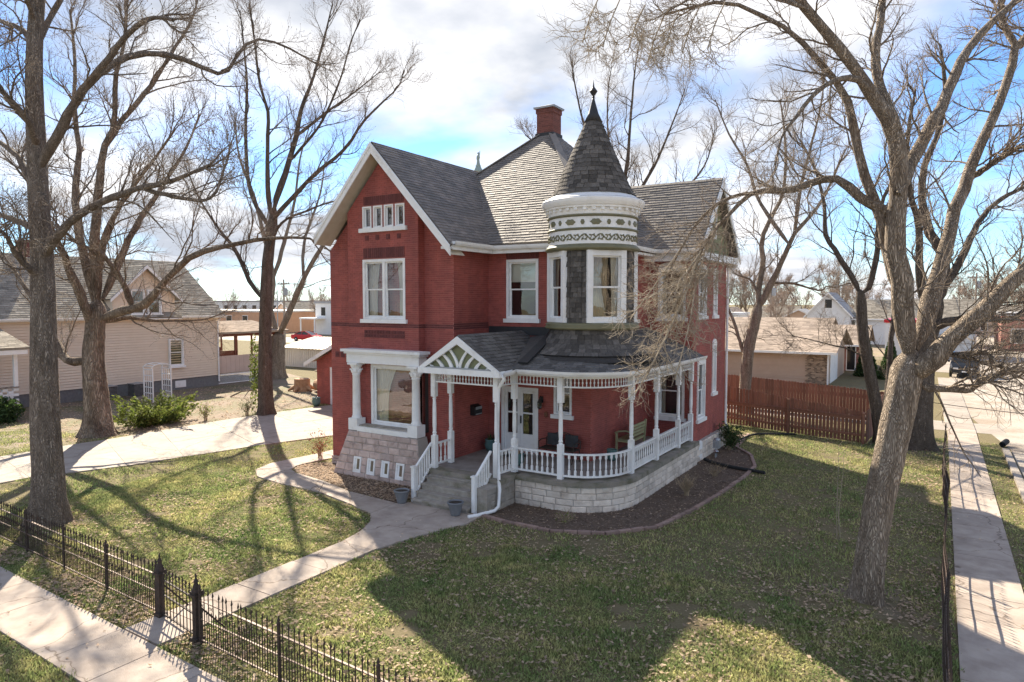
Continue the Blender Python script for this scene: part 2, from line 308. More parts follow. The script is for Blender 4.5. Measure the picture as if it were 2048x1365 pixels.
def brick_wall(fr, outline, holes, parent, name='wall', brick=True, dark_rows=(), reveal=.14):
    us = sorted({p[0] for p in outline} | {h[0] for h in holes} | {h[1] for h in holes}); zs = sorted({p[1] for p in outline} | {h[2] for h in holes} | {h[3] for h in holes})
    w = MB()
    for a, b in zip(us, us[1:]):
        for c, d in zip(zs, zs[1:]):
            mu, mz = (a + b) / 2, (c + d) / 2
            if any(h[0] < mu < h[1] and h[2] < mz < h[3] for h in holes): continue
            q = clip([(a, c), (b, c), (b, d), (a, d)], outline)
            if len(q) > 2: w.add([fr(u, 0, z) for u, z in q], [tuple(range(len(q)))])
    for h in holes:
        for (a, c), (b, d) in (((h[0], h[2]), (h[0], h[3])), ((h[1], h[2]), (h[1], h[3])), ((h[0], h[3]), (h[1], h[3])), ((h[0], h[2]), (h[1], h[2]))):
            w.add([fr(a, 0, c), fr(b, 0, d), fr(b, -reveal, d), fr(a, -reveal, c)], [(0, 1, 2, 3)])
    wall = w.build(name, 'mortar', parent)
    if not brick: return wall
    m = MB(); dk = MB(); u0, u1 = us[0], us[-1]; z = zs[0]; row = 0
    while z < zs[-1]:
        z1 = min(z + BH - .009, zs[-1]); u = u0 - (BL / 2 if row % 2 else 0)
        tgt = dk if any(a <= z < b for a, b in dark_rows) else m
        while u < u1:
            segs = [(max(u, u0), min(u + BL - .009, u1))]
            for h in holes:
                if h[2] < z1 and h[3] > z:
                    ns = []
                    for a, b in segs:
                        if b <= h[0] or a >= h[1]: ns.append((a, b)); continue
                        if a < h[0]: ns.append((a, h[0]))
                        if b > h[1]: ns.append((h[1], b))
                    segs = ns
            for a, b in segs:
                if b - a < .02: continue
                q = clip([(a, z), (b, z), (b, z1), (a, z1)], outline); n = len(q)
                if n < 3: continue
                dd = .006 + random.random() * .003
                tgt.add([fr(x, 0, y) for x, y in q] + [fr(x, dd, y) for x, y in q], [tuple(range(n, 2 * n))] + [(i, (i + 1) % n, (i + 1) % n + n, i + n) for i in range(n)])
            u += BL
        z += BH; row += 1
    b = m.build('bricks', 'brick', wall); b['kind'] = 'stuff'
    if dk.f: b = dk.build('dark_bricks', 'brick_dark', wall); b['kind'] = 'stuff'
    return wall
def soldier_arch(fr, u0, u1, z0, z1, parent, flare=.12):
    "a flat arch of bricks set on end over an opening"
    m = MB(); n = max(3, int((u1 - u0) / .085)); k = (u1 - u0) / n
    for i in range(n):
        a, b = u0 + i * k + .006, u0 + (i + 1) * k - .006; t = (i + .5) / n * 2 - 1
        m.prism(fr, [(a, z0), (b, z0), (b + t * flare, z1), (a + t * flare, z1)], .002, .022)
    o = m.build('arch_bricks', 'brick_dark', parent); o['kind'] = 'stuff'; return o
def shingle_plane(poly, parent, material='shingle', name='roof', expo=.145, wid=.30, thick=.10, tabs=True):
    "poly: 3D corners, counter-clockwise from outside, poly[0]->poly[1] the eave"
    P = [Vector(p) for p in poly]; U = (P[1] - P[0]).normalized(); nrm = (P[1] - P[0]).cross(P[2] - P[0]).normalized(); V = nrm.cross(U).normalized(); O = P[0]
    q2 = [((p - O).dot(U), (p - O).dot(V)) for p in P]
    d = MB(); n = len(P); d.add([p for p in P] + [p - nrm * thick for p in P], [tuple(range(n)), tuple(range(n, 2 * n))[::-1]] + [(i, i + n, (i + 1) % n + n, (i + 1) % n) for i in range(n)])
    roof = d.build(name, material, parent)
    m = MB(); umin = min(a for a, b in q2); umax = max(a for a, b in q2); vmax = max(b for a, b in q2); row = 0; v = 0
    while v < vmax:
        u = umin - random.random() * wid - (wid / 2 if row % 2 else 0)
        while u < umax:
            w = wid * random.uniform(.8, 1.1); dv = random.choice((0, 0, .012, .02)) if tabs else 0
            q = clip([(u + .004, v - dv), (u + w - .004, v - dv), (u + w - .004, v + expo + .02), (u + .004, v + expo + .02)], q2); k = len(q)
            if k > 2:
                t0 = random.uniform(.016, .021); h = lambda y: .004 + t0 * max(0, 1 - (y - v) / (expo + .03))
                pts = [O + U * a + V * b + nrm * h(b) for a, b in q]; bot = [O + U * a + V * b + nrm * .001 for a, b in q]
                m.add(pts + bot, [tuple(range(k))] + [(i, i + k, (i + 1) % k + k, (i + 1) % k) for i in range(k)])
            u += w
        v += expo; row += 1
    b = m.build('shingles', material, roof); b['kind'] = 'stuff'
    return roof
def curtain_mesh(fr, u0, u1, d, z0, z1, folds=5, amp=.03, sweep=0):
    m = MB(); n = 24; v = []
    for k in range(7):
        z = z1 + (z0 - z1) * k / 6; s = 1 - sweep * math.sin(min(1, k / 4.) * math.pi / 2)
        for i in range(n + 1):
            u = u0 + (u1 - u0) * i / n * s; v.append(fr(u, d + amp * math.sin(i / n * folds * 2 * math.pi + k * .3), z))
    f = [(k * (n + 1) + i, k * (n + 1) + i + 1, (k + 1) * (n + 1) + i + 1, (k + 1) * (n + 1) + i) for k in range(6) for i in range(n)]
    return m.add(v, f)
def window(fr, u0, u1, z0, z1, parent, sashes=1, split=True, arch=False, sill=True, casing=.09, room=True, drape=None, sill_over=.08, proud=.03, glass='glass', white='white', frame=.055, depth=.12, label=None):
    "double-hung window in an opening: casing > sash, pane, sill, drapery"
    c = MB(); um, zs = (u0 + u1) / 2, z1
    c.fbox(fr, u0, u0 + casing, -depth, proud, z0, z1); c.fbox(fr, u1 - casing, u1, -depth, proud, z0, z1)
    c.fbox(fr, u0 + casing, u1 - casing, -depth, proud, z1 - casing, z1); c.fbox(fr, u0 + casing, u1 - casing, -depth, proud - .005, z0, z0 + casing * .8)
    if arch:
        rise = arch; pts = [(u0 + .001, z1)] + [(um + (u1 - u0) / 2 * math.cos(a), z1 + rise * math.sin(a)) for a in np.linspace(math.pi - .05, .05, 9)] + [(u1 - .001, z1)]
        c.prism(fr, pts, -depth, proud + .004)
    W = c.build('window', white, parent)
    if label: W['label'] = label
    a, b = u0 + casing, u1 - casing; step = (b - a) / sashes
    for s in range(sashes):
        l, r = a + s * step, a + (s + 1) * step
        if s: MB().fbox(fr, l - .05, l + .05, -depth + .01, proud - .008, z0 + casing * .8, z1 - casing).build('mullion', white, W); l += .05
        if s < sashes - 1: r -= .05
        lo, hi = z0 + casing * .8, z1 - casing; mid = (lo + hi) / 2
        parts = [(lo, mid + .02, -.075), (mid - .02, hi, -.045)] if split else [(lo, hi, -.055)]
        for (p, q, dd) in parts:
            m = MB(); m.fbox(fr, l, l + frame, dd - .03, dd, p, q); m.fbox(fr, r - frame, r, dd - .03, dd, p, q); m.fbox(fr, l + frame, r - frame, dd - .03, dd, p, p + frame * .8); m.fbox(fr, l + frame, r - frame, dd - .03, dd, q - frame * .8, q)
            m.build('sash', white, W)
            MB().add([fr(l + frame, dd - .015, p + frame * .8), fr(r - frame, dd - .015, p + frame * .8), fr(r - frame, dd - .015, q - frame * .8), fr(l + frame, dd - .015, q - frame * .8)], [(0, 1, 2, 3)]).build('pane', glass, W)
    if sill: MB().fbox(fr, u0 - sill_over, u1 + sill_over, -.02, .1, z0 - .13, z0 - .003).build('sill', white, W)
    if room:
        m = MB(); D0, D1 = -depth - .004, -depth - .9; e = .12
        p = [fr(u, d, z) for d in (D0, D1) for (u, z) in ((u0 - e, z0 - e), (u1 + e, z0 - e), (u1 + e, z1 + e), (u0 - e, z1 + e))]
        m.add(p, [(4, 5, 6, 7), (0, 1, 5, 4), (1, 2, 6, 5), (2, 3, 7, 6), (3, 0, 4, 7)]); m.build('room_shade', 'dark_room', W)  # shallow box, its dark colour painted as the shade of the room
    if not room: MB().add([fr(u, -depth + .002, z) for (u, z) in ((u0, z0), (u1, z0), (u1, z1), (u0, z1))], [(0, 1, 2, 3)]).build('room_shade', 'dark_room', W)  # flat dark panel painted as room shade, no room behind it
    if drape == 'sides':
        for (p, q) in ((u0 + .06, u0 + (u1 - u0) * .30), (u1 - .06, u1 - (u1 - u0) * .30)): curtain_mesh(fr, p, q, -depth - .12, z0, z1, 3, .025, .25).build('curtain', 'curtain', W, smooth=True)
    elif drape == 'tan':
        for (p, q) in ((u0 + .04, u0 + (u1 - u0) * .62), (u1 - .04, u1 - (u1 - u0) * .34)): curtain_mesh(fr, p, q, -depth - .12, z0, z1, 5, .025, .1).build('curtain', 'curtain_tan' if p < q else 'curtain', W, smooth=True)
    elif drape == 'blind':
        MB().fbox(fr, u0 + .05, u1 - .05, -depth - .06, -depth - .05, z0 + (z1 - z0) * .62, z1).build('blind', 'blind', W)
    return W

# ------------------------------------------------------------------ ground, walks, street
def sheet(name, pts, z, material, parent=None):
    return MB().add([(x, y, z) for x, y in pts], [tuple(range(len(pts)))]).build(name, material, parent)
def slab(name, pts, z, material, parent=None, th=.06):
    m = MB(); n = len(pts); cx = sum(p[0] for p in pts) / n; cy = sum(p[1] for p in pts) / n
    q = []
    for x, y in pts:
        d = math.hypot(x - cx, y - cy); k = 1 - .010 / d; q.append((cx + (x - cx) * k, cy + (y - cy) * k))
    r = random.random(); dz = random.uniform(-.003, .006)
    m.add([(x, y, z + dz) for x, y in q] + [(x, y, -.05) for x, y in pts], [tuple(range(n))] + [(i, i + n, (i + 1) % n + n, (i + 1) % n) for i in range(n)], r)
    return m.build(name, material, parent)
gm = MB(); gx = [-900, -400, -200, -120, -70, -45, -30, -15, 0, 15, 40, 100, 300, 900]; gy = [-300, -100, -40, -15, 0, 15, 30, 45, 70, 120, 200, 400, 900, 1600]
for a, b in zip(gx, gx[1:]):
    for c, d in zip(gy, gy[1:]): gm.add([(a, c, 0), (b, c, 0), (b, d, 0), (a, d, 0)], [(0, 1, 2, 3)], 0)
structure(gm.build('ground', 'lawn'), 'winter lawn of green and straw coloured grass')
WALKS = []      # polygons kept clear of grass blades
def ty(x, y): return (x, y - .027 * (x + 13))      # the front sidewalk runs slightly askew
sw = structure(sheet('front_sidewalk', [ty(-60, 5.1), ty(.42, 5.1), ty(.42, 6.33), ty(-60, 6.33)], .004, 'dirt'), 'concrete sidewalk running outside the front fence')
WALKS.append([ty(-60, 5.1), ty(1.6, 5.1), ty(1.6, 6.33), ty(-60, 6.33)])
for i in range(38):
    x1 = .42 - i * 1.25; slab('paving_slab', [ty(x1 - 1.25, 5.1), ty(x1, 5.1), ty(x1, 6.33), ty(x1 - 1.25, 6.33)], .035, 'concrete_warm', sw)
sw = structure(sheet('side_sidewalk', [(.42, 1), (1.62, 1), (1.5, 37), (.42, 37)], .005, 'dirt'), 'concrete sidewalk running outside the side fence')
WALKS.append([(.40, 0), (1.65, 0), (1.52, 37), (.40, 37)])
for i in range(29):
    y0 = 1 + i * 1.25; e = 1.62 - (y0 - 1) * .0033; slab('paving_slab', [(.42, y0), (e, y0), (e - .004, y0 + 1.25), (.42, y0 + 1.25)], .035, 'concrete_warm', sw)
fw = structure(sheet('front_walk', [(-12.1, 6.3), (-10.95, 6.3), (-11.0, 12), (-12.1, 12)], .005, 'dirt'), 'concrete walk from the iron gate to the porch steps')
ys = [6.32, 7.15, 8.6, 10.05, 11.5]
for a, b in zip(ys, ys[1:]): slab('paving_slab', [(-12.06, a), (-11.0, a), (-11.0 - .04 * (b > 11), b), (-12.08, b)], .04, 'concrete_warm', fw)
WALKS.append([(-12.1, 6.3), (-10.95, 6.3), (-11.0, 11.6), (-12.12, 11.6)])
apron = [(-12.08, 11.5), (-11.04, 11.5), (-10.75, 12.9), (-10.30, 14.2), (-10.35, 14.95), (-12.75, 14.95), (-13.1, 14.62), (-13.04, 13.49), (-12.57, 13.0), (-12.25, 12.3)]
slab('paving_slab', apron, .04, 'concrete_warm', fw); WALKS.append(apron)
outer = [(-13.04, 13.49), (-14.18, 13.86), (-15.9, 14.25), (-17.51, 14.25), (-19.04, 14.45), (-19.85, 14.98), (-20.2, 15.9), (-20.1, 17.03), (-20.0, 18.0), (-19.95, 19.5)]
inner = [(-13.1, 14.62), (-15.13, 14.79), (-16.66, 15.2), (-18.3, 15.45), (-18.85, 15.7), (-19.1, 16.1), (-19.12, 16.6), (-19.05, 17.2), (-18.9, 17.9), (-18.85, 19.5)]
sp = structure(sheet('side_path', outer + inner[::-1], .004, 'dirt'), 'curved concrete path round the bay window to the driveway side')
for i in range(len(outer) - 1): slab('paving_slab', [outer[i], inner[i], inner[i + 1], outer[i + 1]][::-1], .038, 'concrete_warm', sp)
WALKS.append(outer + inner[::-1])
near = [(-25.0, -2.), (-25.2, 4.), (-25.3, 8.74), (-25.3, 10.38), (-24.9, 11.27), (-24.2, 12.97), (-23.8, 14.87), (-23.2, 17.61), (-22.2, 20.67), (-21.6, 26.9)]
far = [(-29.4, -2.), (-29.5, 4.), (-29.68, 9.2), (-29.69, 11.23), (-29.72, 13.0), (-29.6, 15.0), (-29.6, 17.4), (-29.65, 20.0), (-29.5, 23.2), (-28.9, 26.9)]
dw = structure(sheet('driveway', near + far[::-1], .004, 'dirt'), 'wide pale concrete driveway left of the brick house')
for i in range(len(near) - 1):
    for t0, t1 in ((0, .5), (.5, 1)):
        ip = lambda k, t: (near[k][0] + (far[k][0] - near[k][0]) * t, near[k][1] + (far[k][1] - near[k][1]) * t)
        slab('paving_slab', [ip(i, t1), ip(i, t0), ip(i + 1, t0), ip(i + 1, t1)], .035, 'concrete', dw)
WALKS.append(near + far[::-1])
structure(sheet('side_street', [(2.6, -40), (16, -40), (16, 300), (.6, 300), (.75, 48), (1.6, 40), (2.5, 33)], .008, 'gravel'), 'pale gravel strewn side street')
structure(sheet('front_street', [(-200, -9), (2.6, -9), (2.6, .9), (-200, .9)], .008, 'asphalt'), 'asphalt street in front of the lot')
m = MB(); m.box(-200, -30, .9, 1.1, -.02, .13); m.box(-24, .4, .9, 1.1, -.02, .13); structure(m.build('kerb', 'concrete'), 'concrete kerb along the front street')
structure(MB().box(2.2, 2.42, 1.1, 32.5, -.02, .11).build('kerb', 'concrete'), 'concrete kerb along the side street')
ss = structure(sheet('far_sidewalk', [(.35, 37.05), (1.5, 37.05), (1.1, 62), (-.05, 62)], .005, 'dirt'), 'sunlit sidewalk beyond the driveway crossing')
for i in range(14):
    y0 = 37.1 + i * 1.75; k = (y0 - 37) * .016; slab('paving_slab', [(.35 - k, y0), (1.5 - k, y0), (1.5 - k - .03, y0 + 1.75), (.35 - k - .03, y0 + 1.75)], .04, 'concrete', ss)
structure(sheet('alley_crossing', [(-12, 36.4), (2.6, 36.4), (2.6, 39.2), (-12, 39.2)], .010, 'concrete'), 'concrete crossing behind the wooden fence')
structure(sheet('far_lot', [(-3, 68), (15.9, 60), (40, 100), (-3, 110)], .014, 'concrete'), 'pale paved lot by the far garages')
structure(sheet('far_street', [(-160, 66), (-50, 66), (-50, 76), (-160, 76)], .010, 'concrete'), 'sunlit far street beyond the shed')
structure(sheet('far_ground', [(-600, 78), (400, 78), (400, 700), (-600, 700)], .004, 'dirt'), 'bare brown ground of the far town')
structure(sheet('neighbour_yard', [(-44, 12), (-29.75, 12), (-29.7, 22), (-29, 31), (-52, 40), (-52, 30)], .003, 'dirt'), 'bare leaf strewn yard beside the pale neighbour house')
bed_out = [(-10.45, 15.0), (-9.57, 14.86), (-8.19, 14.86), (-6.93, 15.42), (-6.01, 16.55), (-5.65, 18.66), (-5.47, 20.53), (-5.33, 23.05), (-5.37, 24.66), (-5.9, 26.4), (-6.75, 27.6), (-6.97, 30.6)]
bed_in = [(-10.45, 17.2), (-9, 17.2), (-7.4, 19), (-7.4, 24), (-7.5, 30.6)]
structure(sheet('mulch_bed', bed_out + bed_in[::-1], .012, 'mulch'), 'dark mulch bed curving round the porch'); WALKS.append(bed_out + bed_in[::-1])
bed2 = [(-13.1, 14.66), (-15.13, 14.83), (-16.66, 15.24), (-18.25, 15.5), (-18.8, 15.75), (-19.05, 16.1), (-19.05, 16.7), (-18.5, 17.2), (-13.0, 17.2)]
structure(sheet('mulch_bed', bed2, .012, 'mulch'), 'leafy mulch bed under the bay window'); WALKS.append(bed2)
for (sx, sy, sr_) in ((-19.75, 8.55, .95), (-1.05, 14.7, .75), (-.7, 31.5, 1.5), (-31.1, 15.5, 1.5)):
    pts = [(sx + sr_ * (1 + .22 * math.sin(3 * t + sx) + .12 * math.sin(7 * t)) * math.cos(t), sy + sr_ * (1 + .22 * math.sin(3 * t + sx) + .12 * math.sin(7 * t)) * math.sin(t)) for t in np.linspace(0, 6.28, 29)[:-1]]
    structure(sheet('bare_soil', pts, .006, 'dirt'), 'worn soil at the foot of a big tree'); WALKS.append([(sx + (x - sx) * .48, sy + (y - sy) * .48) for x, y in pts])
ed = thing('bed_edging', 'brown paver edging curving between the porch mulch bed and lawn', 'edging', (-5.5, 20, 0))
for (a, b) in zip(bed_out, bed_out[1:]):
    n = max(1, int(math.dist(a, b) / .30))
    for i in range(n):
        p = [a[k] + (b[k] - a[k]) * (i + .03) / n for k in (0, 1)]; q = [a[k] + (b[k] - a[k]) * (i + .97) / n for k in (0, 1)]
        z = .03 + random.uniform(-.012, .012); MB().bar((p[0], p[1], z), (q[0], q[1], z + random.uniform(-.008, .008)), .11, .09).build('brick', 'edging', ed)

# ------------------------------------------------------------------ the brick house
H = thing('brick_house', 'red brick two storey house with round turret, white trim and wraparound porch', 'house', (-13, 22, 0))
FZ = .85                                    # porch floor
EZ = 7.6                                    # eaves
XC = -15.68
# front gable wing: flanking wall, projecting centre
holes_c = [(-16.52, -14.66, 5.24, 7.22)] + [(-16.50 + i * .48, -16.50 + i * .48 + .40, 8.26, 8.98) for i in range(4)] + [(-16.2, -14.1, 1.7, 3.72)]
brick_wall(front(17.2), [(-18.4, 0), (-12.95, 0), (-12.95, EZ), (XC, 10.45), (-18.4, EZ)], [], H, dark_rows=((4.93, 5.07),))
C0, C1 = -17.22, -14.12
wc = brick_wall(front(16.9), [(C0, 0), (C1, 0), (C1, 8.82), (XC, 10.45), (C0, 8.82)], holes_c, H, dark_rows=((4.93, 5.07),), reveal=.16)
brick_wall(right(C1), [(16.9, .0), (17.2, .0), (17.2, 8.82), (16.9, 8.82)], [], H, dark_rows=((4.93, 5.07),))
MB().box(C0, C0 + .02, 16.9, 17.2, 0, 8.8).build('wall', 'brick', H)
soldier_arch(front(16.9), -16.50, -14.68, 7.26, 7.60, wc, .0); soldier_arch(front(16.9), -16.46, -14.7, 9.02, 9.30, wc, .0)
for i in range(4):
    x = -16.32 + i * .47; m = MB()
    m.prism(front(16.9), [(x - .08, 7.86), (x + .08, 7.86), (x + .08, 8.02), (x - .08, 8.02)], .002, .02); m.prism(front(16.9), [(x - .04, 7.90), (x + .04, 7.90), (x + .04, 7.98), (x - .04, 7.98)], .02, .035); m.build('rosette', 'brick_dark', wc)
for i in range(14):
    for j in range(2):
        x = -16.48 + i * .128; z = 4.62 + j * .128; m = MB(); m.prism(front(16.9), [(x, z), (x + .118, z), (x + .118, z + .118), (x, z + .118)], .002, .016); m.prism(front(16.9), [(x + .03, z + .03), (x + .088, z + .03), (x + .088, z + .088), (x + .03, z + .088)], .016, .028); m.build('terracotta_tile', 'brick_dark', wc)
for i in range(3):
    x = -18.2 + i * .26; m = MB(); m.prism(front(17.2), [(x, 3.86), (x + .2, 3.86), (x + .2, 4.06), (x, 4.06)], .002, .02); m.prism(front(17.2), [(x + .05, 3.91), (x + .15, 3.91), (x + .15, 4.01), (x + .05, 4.01)], .02, .032); m.build('terracotta_tile', 'brick_dark', H)
window(front(16.9), -16.52, -14.66, 5.24, 7.22, H, sashes=2, drape='sides', label='paired sash window under the front gable')
at = window(front(16.9), *holes_c[1], H, split=False, casing=.05, frame=.04, sill=False)
for h in holes_c[2:5]: window(front(16.9), *h, H, split=False, casing=.05, frame=.04, sill=False)
MB().fbox(front(16.9), -16.62, -14.56, .0, .10, 8.12, 8.255).build('attic_sill', 'white', H)
# bay window: columns, entablature, sill and battered stone base
bw = window(front(16.9), -16.2, -14.1, 1.7, 3.72, H, split=False, sill=False, casing=.10, frame=.06, glass='glass_mirror', drape=None, label='large single pane bay window between white columns')
curtain_mesh(front(16.9), -16.12, -15.2, -.2, 1.75, 3.7, 5, .022, .45).build('curtain', 'curtain', bw, smooth=True)
curtain_mesh(front(16.9), -14.12, -14.32, -.2, 1.75, 3.7, 2, .03, .1).build('curtain', 'curtain', bw, smooth=True)
e = MB(); e.box(-16.95, -13.80, 16.50, 16.89, 3.78, 4.08); e.box(-17.02, -13.73, 16.44, 16.89, 4.082, 4.15); e.box(-17.10, -13.65, 16.36, 16.89, 4.152, 4.24); e.build('entablature', 'white', H)
for x in (-16.62, -14.02):
    c = MB(); c.lathe([(.17, 1.90), (.17, 1.95), (.145, 1.99), (.14, 2.05), (.125, 3.35), (.145, 3.38), (.13, 3.41)], x, 16.62, 20)
    col = c.build('column', 'white', H, smooth=True)
    MB().box(x - .20, x + .20, 16.42, 16.82, 1.52, 1.905).build('pedestal', 'white', col)
    k = MB(); k.lathe([(.13, 3.40), (.16, 3.50), (.15, 3.58), (.21, 3.70), (.20, 3.72)], x, 16.62, 16); k.box(x - .21, x + .21, 16.41, 16.83, 3.715, 3.778)
    for a in range(8):
        t = a * math.pi / 4; k.tube([(x + .14 * math.cos(t), 16.62 + .14 * math.sin(t), 3.44), (x + .17 * math.cos(t), 16.62 + .17 * math.sin(t), 3.55), (x + .21 * math.cos(t), 16.62 + .21 * math.sin(t), 3.58), (x + .2 * math.cos(t), 16.62 + .2 * math.sin(t), 3.53)], .022, 5)
    k.build('capital', 'white', col)
s = MB(); s.box(-16.42, -14.22, 16.42, 16.89, 1.50, 1.66); s.build('bay_sill', 'white', H)
MB().box(-16.42, -14.22, 16.50, 16.88, 1.662, 1.70).build('bay_ledge', 'old_concrete', H)
# battered base: trapezoid sloping outward to the ground, laid in rough stone courses, four small basement windows
bb = MB(); bb.add([(-16.82, 16.44, 1.5), (-13.82, 16.44, 1.5), (-13.5, 16.22, .0), (-17.36, 16.22, .0), (-16.82, 16.9, 1.5), (-13.82, 16.9, 1.5), (-13.5, 16.9, 0), (-17.36, 16.9, 0)],
    [(0, 1, 2, 3), (0, 3, 7, 4), (1, 5, 6, 2), (0, 4, 5, 1)]); base = bb.build('bay_base', 'stone_joint', H)
BW = [(-16.45 + i * .62, -16.45 + i * .62 + .34) for i in range(4)]
def base_pt(u, z, d=0): return (u, 16.22 + (z / 1.5) * .22 - d, z)
def xl(z): return -17.36 + .54 * z / 1.5
def xr(z): return -13.5 - .32 * z / 1.5
def rough_stone(P4, nrm, parent, material, proud=.03):
    "one rock-faced stone: outer ring on the wall, inner face bulged"
    P4 = [Vector(p) for p in P4]; c = sum(P4, Vector()) / 4; nrm = Vector(nrm).normalized()
    ring1 = [p + nrm * proud * random.uniform(.45, .8) + (c - p) * .04 for p in P4]; ring2 = [p + (c - p) * random.uniform(.16, .30) + nrm * proud * random.uniform(.9, 1.5) for p in P4]
    m = MB(); m.add(P4 + ring1 + ring2, [(0, 1, 5, 4), (1, 2, 6, 5), (2, 3, 7, 6), (3, 0, 4, 7), (4, 5, 9, 8), (5, 6, 10, 9), (6, 7, 11, 10), (7, 4, 8, 11), (8, 9, 10, 11)])
    return m.build('stone', material, parent)
zc = [0, .17, .42, .67, .90, 1.12, 1.31, 1.495]
for k, (z0, z1) in enumerate(zip(zc, zc[1:])):
    u = xl(z0); end = xr(z0)
    while u < end - .08:
        w = random.uniform(.38, .62); v = min(u + w, end)
        if end - v < .2: v = end
        segs = [(u, v)]
        if z1 > .1 and z0 < .62 and k > 0:
            for (a, b) in BW:
                ns = []
                for (p, q) in segs:
                    if q <= a or p >= b: ns.append((p, q)); continue
                    if p < a: ns.append((p, a))
                    if q > b: ns.append((b, q))
                segs = ns
        for (p, q) in segs:
            if q - p < .06: continue
            g = .008; lo = lambda t, z: max(t, xl(z)) if t <= u + .001 else t
            p1 = xl(z1) if abs(p - xl(z0)) < .002 else p; q1 = xr(z1) if abs(q - xr(z0)) < .002 else q
            rough_stone([base_pt(p + g, z0 + g), base_pt(q - g, z0 + g), base_pt(q1 - g, z1 - g), base_pt(p1 + g, z1 - g)], (0, -1, .15), base, 'stone_pink', .03)
        u = v
for (a, b) in BW:
    m = MB(); fr = lambda u, d, z: (u, 16.22 - d + .22 * z / 1.5, z)
    m.fbox(fr, a, a + .06, -.16, .03, .16, .68); m.fbox(fr, b - .06, b, -.16, .03, .16, .68); m.fbox(fr, a + .06, b - .06, -.16, .03, .62, .68); m.fbox(fr, a + .06, b - .06, -.16, .03, .16, .24)
    m.fbox(fr, a + .06, b - .06, -.17, .005, .24, .62); wv = m.build('basement_window', 'white', base)
    MB().fbox(fr, a + .15, b - .06, .006, .012, .27, .60).build('pane', 'dirt', wv)
# low stone course at the wing corner
for i in range(3): rough_stone([(-18.45, 17.18, .02 + i * .1), (-17.5, 17.18, .02 + i * .1), (-17.5, 17.18, .11 + i * .1), (-18.45, 17.18, .11 + i * .1)], (0, -1, 0), H, 'stone_pink')
# wing side wall and recessed entrance wall
brick_wall(right(-12.95), [(17.2, FZ - .2), (19.15, FZ - .2), (19.15, EZ + .2), (17.2, EZ + .2)], [], H, dark_rows=((4.93, 5.07),))
hs = [(-12.22, -11.0, 5.26, 7.2), (-12.42, -11.0, FZ, 3.0), (-10.42, -9.78, 2.22, 3.62)]
ws = brick_wall(front(19.15), [(-12.95, FZ - .2), (-9.1, FZ - .2), (-9.1, EZ + .2), (-12.95, EZ + .2)], hs, H)
soldier_arch(front(19.15), -12.22, -11.0, 7.22, 7.52, ws, .05)
window(front(19.15), *hs[0], H, drape='blind', label='sash window with a half drawn blind beside the turret')
window(front(19.15), *hs[2], H, drape='sides', casing=.07, frame=.045, label='narrow porch window beside the wall lantern')
# double storm door
fd = front(19.15); d = MB(); d.fbox(fd, -12.42, -12.30, -.12, .03, FZ, 3.0); d.fbox(fd, -11.12, -11.0, -.12, .03, FZ, 3.0); d.fbox(fd, -12.30, -11.12, -.12, .03, 2.9, 3.0); door = d.build('door', 'white', H); door['label'] = 'pair of white storm doors with tall glass'
for (a, b) in ((-12.295, -11.715), (-11.705, -11.125)):
    m = MB(); m.fbox(fd, a, a + .1, -.06, -.02, FZ + .02, 2.89); m.fbox(fd, b - .1, b, -.06, -.02, FZ + .02, 2.89); m.fbox(fd, a + .1, b - .1, -.06, -.02, FZ + .02, 1.45); m.fbox(fd, a + .1, b - .1, -.06, -.02, 2.8, 2.89); m.fbox(fd, a + .1, b - .1, -.06, -.02, 2.12, 2.17)
    m.build('leaf', 'white', door)
    MB().add([fd(a + .1, -.04, 1.45), fd(b - .1, -.04, 1.45), fd(b - .1, -.04, 2.8), fd(a + .1, -.04, 2.8)], [(0, 1, 2, 3)]).build('pane', 'glass', door)
MB().fbox(fd, -11.68, -11.65, -.02, .03, 1.8, 2.05).build('handle', 'black', door)
MB().add([fd(u, -.9 if k else -.13, z) for k in (0, 1) for (u, z) in ((-12.4, FZ), (-11.0, FZ), (-11.0, 3), (-12.4, 3))], [(4, 5, 6, 7), (0, 1, 5, 4), (1, 2, 6, 5), (2, 3, 7, 6), (3, 0, 4, 7)]).build('room_shade', 'dark_room', door)  # dark-coloured box painted as the shade behind the doors
# side walls, cross wing to the side street
hsd = [(22.35, 22.8, 5.2, 6.75)]
brick_wall(right(-9.1), [(19.15, FZ - .2), (24.0, FZ - .2), (24.0, EZ + .2), (19.15, EZ + .2)], hsd, H)
window(right(-9.1), *hsd[0], H, casing=.06, frame=.04, arch=.16, label='slim arched window just behind the turret')
hx = [(-8.75, -7.72, 5.25, 7.05), (-8.75, -7.72, 1.62, 3.55)]
brick_wall(front(24.0), [(-9.1, 0), (-7.45, 0), (-7.45, EZ + .1), (-9.1, EZ + .1)], hx, H)
window(front(24.0), *hx[0], H, arch=.2, drape='sides', label='arched upper window behind the drooping twigs'); window(front(24.0), *hx[1], H, drape='sides', label='tall window at the far end of the porch')
hr = [(24.55, 25.5, 5.3, 7.0), (26.45, 26.95, 5.3, 6.95), (24.55, 25.5, 1.5, 3.6), (26.45, 26.95, 2.3, 4.2)]
brick_wall(right(-7.45), [(24.0, .7), (28.3, .7), (28.3, EZ), (26.1, 9.9), (24.0, EZ)], hr, H)
for h in hr: window(right(-7.45), *h, H, arch=.18, casing=.08, proud=.05)
rs = MB(); rs.box(-7.44, -7.30, 24.05, 28.3, -.05, .70); fb = rs.build('side_foundation', 'stone_joint', H)
for i in range(9):
    for j in range(3):
        y0 = 24.05 + i * .472 - (.2 if j % 2 and i else 0); rough_stone([(-7.30, y0, j * .235), (-7.30, y0 + .46, j * .235), (-7.30, y0 + .46, j * .235 + .225), (-7.30, y0, j * .235 + .225)], (1, 0, 0), fb, 'stone', .03)
